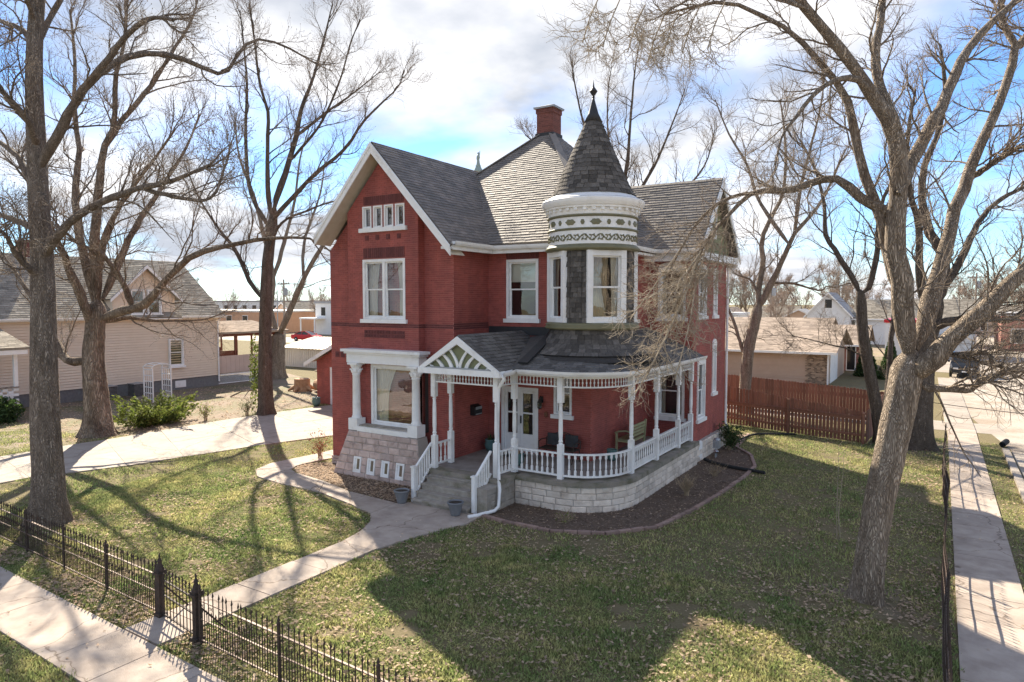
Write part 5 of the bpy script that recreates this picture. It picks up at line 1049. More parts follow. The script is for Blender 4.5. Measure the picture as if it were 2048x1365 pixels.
grow_tree('yard_tree', 'bare tree rising between the two brown board fences', TREES['S'], 'bark_light', 'twig', 16, counts=(12, 8, 6), lens=(2.8, 1.4, .6), thin=1.4, flare=1.25)
grow_tree('slim_tree', 'slim dark bare tree at the right end of the brown fence', TREES['T'], 'bark_dark', 'twig', 17, lens=(2.4, 1.2, .55), thin=1.3, flare=1.4)
grow_tree('dark_tree', 'thick dark trunk close behind the big leaning tree', TREES['U'], 'bark_dark', 'twig', 18, lens=(2.6, 1.3, .6), thin=1.3, flare=1.5)
grow_tree('backyard_tree', 'tall bare tree rising behind the turret and chimney', TREES['G'], 'bark_dark', 'twig', 19, counts=(14, 9, 6), lens=(3.4, 1.7, .8), thin=1.8, flare=1.2)
# bird nest like clump in the leaning tree, ivy on the driveway tree
def leaf_cloud(name, center, radii, n, size, material, parent, seed, shell=.0):
    g = np.random.default_rng(seed); d = unit(g.normal(size=(n, 3))); r = (shell + (1 - shell) * g.random((n, 1))) ** .5; c = np.array(center) + d * r * np.array(radii)
    a = unit(g.normal(size=(n, 3))); b = unit(np.cross(a, g.normal(size=(n, 3)))); s = size * (.5 + g.random((n, 1)))
    v = np.stack([c - a * s, c + b * s * .5, c + a * s, c - b * s * .5], 1).reshape(-1, 3); f = np.arange(n * 4).reshape(n, 4)
    return put(name, make_mesh(name, v, f, material, g.random(n)), parent)
# far bare trees: one mesh set, copied
def far_tree(seed):
    g = np.random.default_rng(seed); limbs = [([(0, 0, -.3), (.1, 0, 2), (0, .1, 4)], .26, .18)]
    for k in range(7):
        a = k * .9 + g.random(); limbs.append(([(0, .1, 2.2 + k * .3), (1.2 * math.cos(a), 1.2 * math.sin(a), 4.8 + k * .35), (2.4 * math.cos(a), 2.4 * math.sin(a), 7.2 + k * .5)], .13, .03))
    return limbs
FARS = []
def place_far(x, y, s, k, label, rot, group):
    if len(FARS) <= k:
        T = grow_tree('far_tree', label, far_tree(40 + k), 'bark_light', 'far_twig', 60 + k, lens=(2.4, 1.3, .7), thin=5, fine=True, flare=1.2, group=group, counts=(7, 6, 4)); FARS.append(T)
        T.location = (x, y, 0); T.scale = (s, s, s); T.rotation_euler.z = rot; return
    src = FARS[k]; o = src.copy(); scene.collection.objects.link(o); o.location = (x, y, 0); o.scale = (s, s, s); o.rotation_euler.z = rot; o['label'] = label; o['group'] = group
    for c in src.children:
        q = c.copy(); scene.collection.objects.link(q); q.parent = o; q.matrix_parent_inverse = c.matrix_parent_inverse.copy()
for i in range(44):                         # the far wood beyond the ranch houses
    x = -62 + i * 2.5 + random.uniform(-1.5, 1.5); y = random.uniform(112, 175) + (30 if x > -10 else 0)
    place_far(x, y, random.uniform(.85, 1.3), i % 3, 'hazy bare tree in the far wood beyond the ranch roofs', random.random() * 6, 'trees of the far wood')
place_far(-102, 92, .8, 0, 'small bare street tree near the white porch house', .4, None); place_far(-15.5, 83, .62, 1, 'bare twin stemmed tree behind the tan ranch roofs', 2.2, None)
for i, (x, y, s) in enumerate([(-130, 110, 1.0), (-150, 95, 1.2), (-112, 118, .9)] + [(-230 + k * 13 + random.uniform(-4, 4), random.uniform(135, 190), random.uniform(.7, 1.0)) for k in range(12)]): place_far(x, y, s, i % 3, 'distant bare tree over the commercial roofs', random.random() * 6, 'trees over the commercial roofs')

# ------------------------------------------------------------------ iron fence round the lot
pk = MB(); pk.box(-.0065, .0065, -.0065, .0065, 0, .84); pk.add([(0, 0, .96)] + [(.022 * math.cos(a), .022 * math.sin(a), .87) for a in (0, 1.571, 3.142, 4.712)] + [(0, 0, .83)], [(0, 1, 2), (0, 2, 3), (0, 3, 4), (0, 4, 1), (5, 2, 1), (5, 3, 2), (5, 4, 3), (5, 1, 4)]); pickm = pk.mesh('picket', 'iron')
pk = MB(); pk.box(-.0055, .0055, -.0055, .0055, 0, .50); pk.add([(0, 0, .60)] + [(.02 * math.cos(a), .02 * math.sin(a), .53) for a in (0, 1.571, 3.142, 4.712)] + [(0, 0, .49)], [(0, 1, 2), (0, 2, 3), (0, 3, 4), (0, 4, 1), (5, 2, 1), (5, 3, 2), (5, 4, 3), (5, 1, 4)]); shortm = pk.mesh('picket', 'iron')
ps = MB(); ps.box(-.019, .019, -.019, .019, 0, .94); ps.lathe([(.03, .94), (.033, .96), (.015, .98), (.026, 1.0), (.003, 1.07)], 0, 0, 8); postm = ps.mesh('post', 'iron')
scroll = MB()
for s in (-1, 1): scroll.tube([(s * (.03 + .022 * math.cos(t)), 0, .70 + .022 * math.sin(t)) for t in np.linspace(0, 5.2, 9)], .006, 4)
scrollm = scroll.mesh('scroll', 'iron')
def iron_fence(label, a, b, posts_every=2.0, lean=0, wob=0, n=None, scr=False, group=None):
    a = Vector((*a, 0)); b = Vector((*b, 0)); L_ = (b - a).length; d = (b - a) / L_; nrm = Vector((d.y, -d.x, 0)); rz = math.atan2(d.y, d.x)
    T = thing('iron_fence', label, 'fence', tuple((a + b) / 2), group=group)
    k = int(L_ / .13); off = lambda s: nrm * (wob * math.sin(s * .55) + wob * .5 * math.sin(s * 1.7 + 1)); ln = lambda s: lean + wob * .9 * math.sin(s * .8 + 2)
    for zc_, w, h in ((.78, .036, .016), (.46, .028, .012), (.10, .028, .012)):
        m = MB(); st_ = max(2, int(L_ / 1.0)); P = [a + d * (L_ * i / st_) for i in range(st_ + 1)]; P = [p + off(L_ * i / st_) + nrm * ln(L_ * i / st_) * zc_ + Vector((0, 0, zc_)) for i, p in enumerate(P)]
        for p, q in zip(P, P[1:]): m.bar(p, q, w, h)
        m.build('rail', 'iron_rail', T)
    for i in range(k + 1):
        s = L_ * i / k; p = a + d * s + off(s); o = put('picket', pickm, T, tuple(p + Vector((0, 0, .06)))); o.rotation_euler = (math.atan(-ln(s)) if abs(d.x) > .5 else random.gauss(0, .02), math.atan(ln(s)) if abs(d.y) > .5 else random.gauss(0, .02), 0)
        if i < k and not wob:
            p = a + d * (s + L_ / k / 2); put('picket', shortm, T, tuple(p + Vector((0, 0, .06))))
            if scr and i % 2 == 0: put('scroll', scrollm, T, tuple(p), (0, 0, rz))
    npost = max(1, round(L_ / posts_every))
    for i in range(npost + 1):
        s = L_ * i / npost; p = a + d * s + off(s); o = put('post', postm, T, tuple(p)); o.rotation_euler.y = math.atan(ln(s)) if abs(d.y) > .5 else 0
    return T
iron_fence('rusty iron picket fence along the front, left of the gate posts', (-21.5, 7.32), (-12.14, 6.97))
iron_fence('rusty iron picket fence along the front, right of the gate posts', (-10.45, 6.74), (.12, 6.28), scr=True)
iron_fence('sagging iron fence running along the side sidewalk', (.2, 6.6), (.25, 31.5), 2.6, lean=.04, wob=.028)
def gate_post(x, y, label):
    T = thing('gate_post', label, 'gate post', (x, y, 0))
    MB().box(-.085, .085, -.085, .085, 0, .10).build('base', 'iron', T, local=True)
    MB().box(-.052, .052, -.052, .052, .10, .82).build('shaft', 'iron', T, local=True)
    MB().box(-.09, .09, -.09, .09, .82, .86).box(-.075, .075, -.075, .075, .86, .90).build('collar', 'iron', T, local=True)
    MB().lathe([(.085, .90), (.03, 1.04), (.045, 1.06), (.012, 1.13), (.02, 1.15), (.002, 1.22)], 0, 0, 8).build('finial', 'iron', T, local=True)
    m = MB(); m.bar((0, .06, .6), (.0, .55, .02), .025); m.build('brace', 'iron', T, local=True)
gate_post(-12.0, 6.96, 'iron gate post on the house walk, farther from camera'); gate_post(-10.58, 6.76, 'iron gate post on the house walk, nearer to camera')
T = thing('iron_gate', 'small iron walk gate between the two gate posts', 'gate', (-11.3, 6.93, 0)); a = Vector((-11.88, 6.95, 0)); b = Vector((-10.72, 6.79, 0))
m = MB()
for z in (.10, .46, .74): m.bar(a + Vector((0, 0, z)), b + Vector((0, 0, z)), .03, .02)
m.bar(a + Vector((0, 0, .06)), a + Vector((0, 0, .86)), .028); m.bar(b + Vector((0, 0, .06)), b + Vector((0, 0, .86)), .028); m.build('frame', 'iron', T)
for i in range(1, 9): put('picket', pickm, T, tuple(a + (b - a) * (i / 9) + Vector((0, 0, .05))))
for i in range(5):
    c = a + (b - a) * ((i + .5) / 5); m = MB(); m.tube([c + Vector((.05 * math.cos(t), 0, .84 + .05 * math.sin(t) + (i == 2) * .06)) for t in np.linspace(0, 5.6, 11)], .008, 5); m.build('scroll', 'iron', T)

# ------------------------------------------------------------------ board fences behind the house
def board_fence(label, a, b, h0, h1, step=.152, gap=.012, cap=True, posts=2.4, dz=0, rails=True, side=-1, gapped=0):
    a = Vector((*a, 0)); b = Vector((*b, 0)); L_ = (b - a).length; d = (b - a) / L_; nrm = Vector((d.y, -d.x, 0)) * side
    T = thing('board_fence', label, 'fence', tuple((a + b) / 2)); n = int(L_ / step)
    for i in range(n):
        s0, s1 = L_ * i / n + gap / 2, L_ * (i + 1) / n - gap / 2 - (gapped if i % 1 == 0 else 0); h = h0 + (h1 - h0) * i / n + random.uniform(-.02, .02); p, q = a + d * s0, a + d * s1; o = nrm * .022; e = (q - p).length * .22
        P = [p, q]; v = [p + Vector((0, 0, .05)), q + Vector((0, 0, .05)), q + Vector((0, 0, h - .05)), q - d * e + Vector((0, 0, h)), p + d * e + Vector((0, 0, h)), p + Vector((0, 0, h - .05))]
        MB().add(v + [w + o for w in v], [(5, 4, 3, 2, 1, 0), (6, 7, 8, 9, 10, 11)] + [(k, (k + 1) % 6, (k + 1) % 6 + 6, k + 6) for k in range(6)]).build('board', 'fence_wood', T)
    for z in (.35, (h0 + h1) / 4 + .3, min(h0, h1) - .3):
        MB().bar(a - nrm * .035 + Vector((0, 0, z)), b - nrm * .035 + Vector((0, 0, z)), .05, .09).build('rail', 'fence_wood', T)
    k = max(1, int(L_ / posts))
    for i in range(k + 1):
        p = a + d * (L_ * i / k) - nrm * .09; MB().box(p.x - .05, p.x + .05, p.y - .05, p.y + .05, 0, h0 + (h1 - h0) * i / k - .05).build('post', 'fence_wood', T)
board_fence('brown stained board fence joining the house, slits between its boards', (-8.6, 32.8), (-2.5, 31.1), 1.85, 1.32, gapped=.022)
board_fence('short return of the brown board fence, facing the side street', (-2.45, 31.1), (-2.2, 36.2), 1.35, 1.5, side=1)
board_fence('rear brown board fence in front of the tan ranch house', (-2.2, 37.0), (-14, 39.6), 1.55, 1.9, side=-1)

# ------------------------------------------------------------------ things on and round the porch
def planter(x, y, label, s=1.0):
    T = thing('planter', label, 'planter', (x, y, .04), group='grey planters by the steps')
    MB().lathe([(.13, 0), (.135, .03), (.20, .30), (.205, .31), (.225, .32), (.23, .37), (.205, .375), (.19, .33)], 0, 0, 28).build('pot', 'pot_grey', T, smooth=True, local=True)
    MB().lathe([(.0, .345), (.10, .35), (.196, .335)], 0, 0, 20, cap=False).build('soil', 'soil', T, local=True)
planter(-12.98, 14.72, 'grey planter at the foot of the steps, beside the bay window bed'); planter(-10.98, 14.62, 'grey planter at the foot of the steps, beside the downspout')
def teal_pot(x, y, z, s, label, plant=None):
    T = thing('glazed_pot', label, 'pot', (x, y, z)); T.scale = (s, s, s)
    MB().lathe([(.11, 0), (.17, .10), (.19, .22), (.165, .33), (.185, .36), (.185, .39), (.16, .39), (.15, .33)], 0, 0, 24).build('pot', 'pot_teal', T, smooth=True, local=True)
    MB().lathe([(0, .34), (.15, .34)], 0, 0, 18, cap=False).build('soil', 'soil', T, local=True)
    if plant:
        m = MB()
        for i in range(26):
            a = random.random() * 6.28; r = random.random() * .11; l = random.uniform(.12, .26); m.tube([(r * math.cos(a), r * math.sin(a), .34), (r * 1.3 * math.cos(a), r * 1.3 * math.sin(a), .34 + l * .6), (r * 2.0 * math.cos(a), r * 2 * math.sin(a), .34 + l)], [.006, .008, .002], 4)
        m.build('plant', plant, T, local=True)
teal_pot(-12.62, 18.75, FZ, 1.0, 'teal glazed pot with green shoots by the storm doors', 'evergreen'); teal_pot(-10.75, 17.5, FZ, .95, 'teal glazed pot behind the front balusters', 'dry_stem')
teal_pot(-8.6, 19.6, FZ, .9, 'teal glazed pot at the foot of the green bench'); teal_pot(-29.3, 26.2, .03, 1.25, 'wide teal pot on the driveway by the garage')
T = thing('mailbox', 'black wall mailbox with a light flap inside the entry', 'mailbox', (-12.94, 18.28, 2.1))
MB().box(0, .17, -.22, .22, 0, .25).add([(0, -.22, .25), (.17, -.22, .25), (.17, .22, .25), (0, .22, .25), (0, -.22, .35), (0, .22, .35)], [(1, 2, 5, 4), (0, 1, 4), (2, 3, 5)]).build('box', 'black', T, local=True)
MB().box(.171, .18, -.15, .19, .19, .28).build('flap', 'grey_metal', T, local=True); MB().box(.171, .178, -.15, .19, .02, .055).build('strip', 'grey_metal', T, local=True)
T = thing('wall_lantern', 'black wall lantern beside the storm doors', 'lantern', (-10.86, 19.14, 2.5))
MB().box(-.05, .05, -.03, 0, .05, .25).tube([(0, -.02, .2), (0, -.1, .28), (0, -.16, .24)], .012, 6).build('bracket', 'black', T, local=True)
MB().lathe([(.03, -.14), (.075, -.1), (.085, .10), (.07, .10), (.02, .20), (.01, .24)], 0, -.16, 6).build('cage', 'iron', T, local=True)
MB().lathe([(.05, -.09), (.088, -.08), (.098, .08), (.06, .085)], 0, -.16, 6, cap=False).build('pane', 'glass', T, local=True)
T = thing('number_plate', 'small dark oval plaque under the wall lantern', 'plaque', (-10.70, 19.13, 2.18)); m = MB(); m.prism(lambda u, d, z: (u, -d, z), [(.07 * math.cos(a), .11 * math.sin(a)) for a in np.linspace(0, 6.28, 17)[:-1]], 0, .02); m.build('plate', 'wood_dark', T, local=True)
m = MB(); m.tube([(.03 * math.cos(a), -.025, .04 * math.sin(a)) for a in np.linspace(.6, 6.6, 12)], .006, 4); m.build('scroll', 'green', T, local=True)
T = thing('doormat', 'dark doormat in front of the storm doors', 'mat', (-11.6, 18.55, FZ)); m = MB(); m.box(-.42, .42, -.25, .25, -.005, .015)
for i in range(12): m.box(-.38, .38, -.22 + i * .037, -.205 + i * .037, .015, .022)
m.build('mat', 'black', T, local=True)
# wrought iron loveseat with cushions
T = thing('loveseat', 'black wrought iron loveseat with dark cushions against the brick wall', 'loveseat', (-9.95, 18.65, FZ), rotz=0)
m = MB(); m.box(-.60, .60, -.25, .22, .38, .41); m.build('seat', 'iron', T, local=True)
m = MB(); arc_ = [(x, .24, .62 + .24 * math.cos(x / .6 * 1.45)) for x in np.linspace(-.6, .6, 15)]; m.tube(arc_, .016, 6); m.tube([(-.6, .24, .40), (-.6, .24, .66)], .016, 6); m.tube([(.6, .24, .40), (.6, .24, .66)], .016, 6)
for x in np.linspace(-.5, .5, 6):
    m.tube([(x + .07 * math.cos(t), .24, .60 + .08 * math.sin(t)) for t in np.linspace(0, 5.6, 12)], .010, 5)
m.build('backrest', 'iron', T, local=True)
for s in (-1, 1):
    MB().tube([(s * .6, .22, .62), (s * .63, 0, .64), (s * .62, -.22, .60), (s * .6, -.25, .40)], .016, 6).build('arm', 'iron', T, local=True)
    for y in (-.24, .22): MB().tube([(s * .57, y, .39), (s * .60, y * 1.05, .2), (s * .57, y * 1.2, 0)], .016, 6).build('leg', 'iron', T, local=True)
    c = MB(); v = [(s * .32 + x, .14 + .07 * math.cos(3 * x) + z * .1, .45 + z) for z in np.linspace(0, .36, 5) for x in np.linspace(-.22, .22, 5)]; w = [(x, y - .12 * (1 - ((i % 5) - 2) ** 2 / 5), z) for i, (x, y, z) in enumerate(v)]
    c.add(v + w, [(r * 5 + q, r * 5 + q + 1, r * 5 + q + 6, r * 5 + q + 5) for r in range(4) for q in range(4)] + [(25 + r * 5 + q, 25 + r * 5 + q + 5, 25 + r * 5 + q + 6, 25 + r * 5 + q + 1) for r in range(4) for q in range(4)]); c.build('cushion', 'cushion', T, local=True)
# green slatted bench
T = thing('garden_bench', 'yellow green slatted bench at the side of the porch', 'bench', (-8.72, 21.35, FZ), rotz=math.radians(-90))
for i in range(5): MB().box(-.60, .60, -.22 + i * .1, -.13 + i * .1, .42, .445).build('slat', 'bench_paint', T, local=True)
for i in range(4): MB().box(-.58, .58, .26 + i * .012, .285 + i * .012, .52 + i * .11, .60 + i * .11).build('slat', 'bench_paint', T, local=True)
for s in (-1, 1):
    MB().box(s * .61 - .03, s * .61 + .03, -.24, -.18, 0, .64).build('leg', 'bench_paint', T, local=True); MB().bar((s * .61, .25, 0), (s * .61, .32, .98), .06, .06).build('leg', 'bench_paint', T, local=True)
    MB().tube([(s * .61, .3, .70), (s * .61, .1, .74), (s * .61, -.15, .70), (s * .61, -.27, .64)], .03, 8).build('arm', 'bench_paint', T, local=True)
MB().box(-.62, .62, -.2, .28, .36, .415).build('seat_frame', 'bench_paint', T, local=True)
# gas meter, drain hose
T = thing('gas_meter', 'grey gas meter with pipes at the corner of the side wall', 'gas meter', (-6.95, 25.5, 0))
m = MB(); m.tube([(0, -.15, 0), (0, -.15, .62), (0, -.05, .72)], .022, 8); m.tube([(-.3, .18, .85), (0, .18, .85), (0, .18, .3)], .022, 8); m.tube([(.0, .0, .0), (.0, 0, .2)], .02, 8); m.build('pipe', 'grey_metal', T, local=True)
m = MB(); m.box(-.11, .11, -.13, .13, .36, .66); m.lathe([(.12, .66), (.10, .72), (.02, .74)], 0, 0, 16); m.build('meter_body', 'grey_metal', T, local=True); MB().lathe([(.09, .2), (.12, .24), (.12, .27), (.03, .33)], 0, -.15, 16).build('regulator', 'chrome', T, local=True)
T = thing('drain_hose', 'black corrugated drain pipe lying across the mulch bed and lawn', 'drain pipe', (-6, 24.2, 0)); P = spline([(-7.1, 24.45, .12), (-6.6, 24.15, .09), (-5.8, 23.9, .08), (-4.85, 23.75, .07)], 90)
m = MB(); m.tube([tuple(p) for p in P], [.062 if i % 2 else .052 for i in range(90)], 12); m.build('hose', 'rubber', T)
T = thing('drain_hose', 'black drain pipe lying along the foot of the brown fence', 'drain pipe', (-5, 31.5, 0)); P = spline([(-6.95, 28.0, .1), (-6.9, 29.2, .08), (-6.6, 30.6, .07), (-5.2, 31.5, .07)], 60); m = MB(); m.tube([tuple(p) for p in P], [.05 if i % 2 else .042 for i in range(60)], 10); m.build('hose', 'rubber', T)
# culvert and cable by the side street
T = thing('culvert_pipe', 'dark open culvert pipe end at the gravel street edge', 'culvert', (2.25, 33.3, 0)); m = MB(); m.lathe([(.11, 0), (.11, .5), (.09, .5), (.09, 0)], 0, 0, 20, cap=False); o = m.build('pipe', 'rubber', T, local=True); o.rotation_euler = (math.radians(82), 0, math.radians(160)); o.location = (0, 0, .12)

# ------------------------------------------------------------------ shrubs
def stem_shrub(name, label, x, y, n, h, spread, stem, leaf=None, nleaf=0, size=.04, seed=1, cat='shrub', group=None):
    g = np.random.default_rng(seed); T = thing(name, label, cat, (x, y, 0), group=group); m = MB(); tips = []
    for i in range(n):
        a = g.random() * 6.28; r = g.random() * spread; hh = h * (.5 + .6 * g.random()); p = [(.08 * math.cos(a), .08 * math.sin(a), 0)]
        for k in range(1, 5): p.append((r * math.cos(a) * (k / 4) ** 1.3 + g.normal() * .02, r * math.sin(a) * (k / 4) ** 1.3 + g.normal() * .02, hh * k / 4))
        m.tube(p, [.008, .007, .006, .005, .003], 4); tips += p[2:]
        for q in range(3):
            b = p[2 + q % 3]; a2 = g.random() * 6.28; l = .12 + .2 * g.random(); m.tube([b, (b[0] + l * math.cos(a2) * .7, b[1] + l * math.sin(a2) * .7, b[2] + l * .7)], [.004, .002], 3)
    m.build('stems', stem, T, local=True)
    if leaf:
        t = np.array(tips)[g.integers(0, len(tips), nleaf)] + g.normal(size=(nleaf, 3)) * .07; t[:, 2] = np.abs(t[:, 2]); a = unit(g.normal(size=(nleaf, 3))); b = unit(np.cross(a, g.normal(size=(nleaf, 3)))); s = size * (.6 + .8 * g.random((nleaf, 1)))
        v = np.stack([t - a * s, t + b * s * .5, t + a * s, t - b * s * .5], 1).reshape(-1, 3); put('foliage', make_mesh('foliage', v, np.arange(nleaf * 4).reshape(-1, 4), leaf, g.random(nleaf)), T, local=True)
    return T
stem_shrub('rose_bush', 'twiggy bush with a few red leaves at the house corner', -19.3, 17.4, 26, 1.0, .45, 'dry_stem', 'red_leaf', 260, .035, 3)
stem_shrub('dry_shrub', 'low dry shrub on the far driveway edge, nearer the juniper', -30.45, 20.2, 30, .8, .45, 'dry_stem', 'juniper', 200, .04, 4); stem_shrub('dry_shrub', 'low dry shrub on the far driveway edge, nearer the straight tree', -30.1, 22.3, 26, .75, .4, 'dry_stem', 'evergreen', 220, .04, 5)
stem_shrub('dry_shrub', 'bare twiggy shrub in the mulch bed beside the porch', -6.3, 19.9, 46, .55, .4, 'dry_stem', None, 0, .03, 6); stem_shrub('dry_shrub', 'dead perennial stalks in the mulch bed toward the gas meter', -6.2, 22.6, 24, .35, .45, 'dry_stem', None, 0, .03, 7)
stem_shrub('dry_shrub', 'flattened pale stalks in the mulch bed near the downspout', -8.2, 15.7, 20, .2, .45, 'dry_stem', 'juniper', 60, .03, 8)
stem_shrub('dark_shrub', 'dark evergreen shrub against the rear side wall', -6.85, 27.0, 40, .9, .5, 'dry_stem', 'evergreen', 1500, .05, 9)
stem_shrub('sapling', 'leafless young sapling against the leaning trunk', -2.0, 18.3, 3, 2.2, .6, 'twig_light', None, 0, .03, 10)
T = thing('juniper_bush', 'spreading yellow green juniper by the patchy barked tree', 'bush', (-31.6, 18.2, 0)); g = np.random.default_rng(21); N_ = 46; vs_ = []; rn = []
for i in range(N_):
    a = g.random() * 6.28; l = 1.0 + 1.3 * g.random(); e = .25 + .55 * g.random(); d = np.array([math.cos(a) * 1.0, math.sin(a) * 1.15, e]); k = 170
    t = g.random((k, 1)) ** .7; c = d * t * l * .85 + g.normal(size=(k, 3)) * (.17 * (1.1 - .6 * t)); c[:, 2] = np.abs(c[:, 2]) + .03; ax = unit(d + g.normal(size=(k, 3)) * .5); bx = unit(np.cross(ax, g.normal(size=(k, 3)))); s = .075 * (.6 + .8 * g.random((k, 1)))
    vs_.append(np.stack([c - ax * s, c + bx * s * .45, c + ax * s * 1.3, c - bx * s * .45], 1).reshape(-1, 3)); rn += [.5 * g.random() + .3 * x for x in g.random(k)]
v = np.vstack(vs_); put('foliage', make_mesh('foliage', v, np.arange(len(v)).reshape(-1, 4), 'juniper', rn), T, local=True)
for i in range(2):
    T = thing('dark_bush', ('dark evergreen bush below the block porch wall, at the picture edge', 'dark evergreen bush between the porch wall and the massive tree')[i], 'bush', ((-38.9, 12.6, 0), (-38.2, 14.4, 0))[i]); leaf_cloud('foliage', (0, 0, .55), (1.0, 1.1, .75), 3200, .08, 'evergreen', T, 30 + i); T.children[0].matrix_parent_inverse = Matrix.Identity(4)
# ivy on the driveway tree
o = leaf_cloud('ivy_foliage', (-29.95, 22.7, 2.0), (.32, .25, 2.2), 700, .07, 'juniper', None, 35); tag(o, 'yellow green ivy climbing the straight driveway tree', 'ivy')
for k, (x, y) in enumerate(((-4.8, 60.0), (-3.1, 58.6))):
    T = thing('conifer', ('clipped cone evergreen by the ranch house drive, nearer the brick end', 'clipped cone evergreen by the ranch house drive, nearer the street')[k], 'shrub', (x, y, 0)); g = np.random.default_rng(70 + k); n = 3000; z = 3.2 * g.random(n) ** 1.4; a = g.random(n) * 6.28; r = (1 - z / 3.3) * .95 * (.55 + .45 * g.random(n)); c = np.stack([r * np.cos(a), r * np.sin(a), z + .05], 1); ax = unit(g.normal(size=(n, 3))); bx = unit(np.cross(ax, g.normal(size=(n, 3)))); s = .12 * (.6 + .6 * g.random((n, 1)))
    v = np.stack([c - ax * s, c + bx * s * .5, c + ax * s, c - bx * s * .5], 1).reshape(-1, 3); put('crown', make_mesh('crown', v, np.arange(n * 4).reshape(-1, 4), 'evergreen', g.random(n)), T, local=True); MB().lathe([(.08, 0), (.04, 2.8)], 0, 0, 8).build('trunk', 'bark', T, local=True)

# ------------------------------------------------------------------ neighbour house (pale siding)
NH = thing('siding_house', 'pale pink sided house with steep grey roof left of the driveway', 'house', (-46, 21, 0))
NX, NY0, NY1, NE = -42.7, 11.0, 29.4, 5.0
MB().box(-52.3, NX - .02, NY0, NY1, .0, .75).build('foundation', 'asphalt', NH)
MB().box(-52.3, NX - .04, NY0 + .02, NY1 - .02, .75, NE).build('wall', 'siding', NH)
for i in range(27):
    z = .74 + i * .16
    if z < NE: MB().add([(NX - .03, NY0, z), (NX - .03, NY1, z), (NX + .065, NY1, z), (NX + .065, NY0, z), (NX - .03, NY0, z + .136), (NX - .03, NY1, z + .136), (NX + .03, NY1, z + .136), (NX + .03, NY0, z + .136)], [(3, 2, 1, 0), (3, 7, 6, 2), (0, 3, 7, 4), (1, 2, 6, 5), (4, 7, 6, 5)], .5).build('siding_board', 'siding', NH)
NR = 8.75; NRX = -47.5
shingle_plane([(NX + .45, NY0 - .3, NE - .15), (NX + .45, NY1 + .4, NE - .15), (NRX, NY1 + .4, NR), (NRX, NY0 - .3, NR)], NH, 'shingle_grey', 'roof', expo=.2, wid=.45)
m = MB(); m.add([(NRX, NY0 - .3, NR), (NRX, NY1 + .4, NR), (-52.7, NY1 + .4, NE - .15), (-52.7, NY0 - .3, NE - .15)], [(0, 1, 2, 3)]); m.add([(NX - .04, NY1 - .01, NE), (-52.3, NY1 - .01, NE), (NRX, NY1 - .01, NR - .1)], [(0, 1, 2)]); m.add([(NX - .04, NY0 + .01, NE), (-52.3, NY0 + .01, NE), (NRX, NY0 + .01, NR - .1)], [(0, 1, 2)]); m.build('rear_roof', 'shingle_grey', NH)
g_ = MB(); gutter(g_, [(NX + .5, NY0 - .3, NE - .12), (NX + .5, 22.2, NE - .12)]); gutter(g_, [(NX + .5, 26.5, NE - .12), (NX + .5, NY1 + .4, NE - .12)]); g_.build('gutter', 'white', NH); MB().box(NX, NX + .42, NY0 - .3, NY1 + .4, NE - .28, NE - .22).build('soffit', 'white', NH)
m = MB(); m.tube([(NX + .45, NY1 + .1, NE - .2), (NX + .12, NY1 - .05, NE - .5), (NX + .12, NY1 - .05, .3)], .05, 8); m.build('downspout', 'white', NH)
DY0, DY1, DZ = 22.3, 26.3, 8.1              # wall dormer
fr = right(NX + .03); dm = MB(); dm.prism(fr, [(DY0, NE - .25), (DY1, NE - .25), (DY1, 6.2), (24.3, DZ - .12), (DY0, 6.2)], -1.8, 0); dorm = dm.build('dormer', 'siding', NH)
for i in range(26):
    z = NE - .25 + i * .112; hw = min(2.0, (DZ - .15 - z) / .95)
    if hw > .1: MB().add([fr(24.3 - hw, .0, z), fr(24.3 + hw, .0, z), fr(24.3 + hw, .02, z), fr(24.3 - hw, .02, z), fr(24.3 + hw - .1, .003, z + .112), fr(24.3 - hw + .1, .003, z + .112)], [(0, 1, 2, 3), (3, 2, 4, 5)], .5).build('siding_board', 'siding', dorm)
for s in (-1, 1):
    e_ = 24.3 + s * 2.3; poly = [(NX + .4, e_, 6.0), (-45.4, e_, 6.0), (-46.8, 24.3, DZ + .05), (NX + .4, 24.3, DZ + .05)]; shingle_plane(poly if s > 0 else [poly[1], poly[0], poly[3], poly[2]], NH, 'shingle_grey', 'dormer_roof', expo=.2, wid=.45)
m = MB()
for s in (-1, 1): m.prism(right(NX + .4), [(24.3, DZ + .03), (24.3 + s * 2.3, 5.98), (24.3 + s * 2.3, 5.80), (24.3, DZ - .18)], .005, .05)
m.build('rake_board', 'white', NH)
window(right(NX + .19), 23.35, 24.25, 5.05, 6.6, NH, casing=.07, room=False, depth=.12); window(right(NX + .19), 24.4, 25.3, 5.05, 6.6, NH, casing=.07, room=False, depth=.12)
window(right(NX + .17), 25.75, 26.75, 1.62, 3.4, NH, casing=.07, room=False, depth=.12); window(right(NX + .17), 13.5, 14.3, 1.7, 3.4, NH, casing=.07, room=False, depth=.12)
for y in (18.2, 26.2): m = MB(); m.fbox(right(NX - .02), y, y + .75, 0, .03, .15, .6); m.build('basement_window', 'white', NH)
MB().box(-48.2, -47.2, 19.5, 20.3, 8.0, 9.6).build('chimney', 'plain_brick', NH)
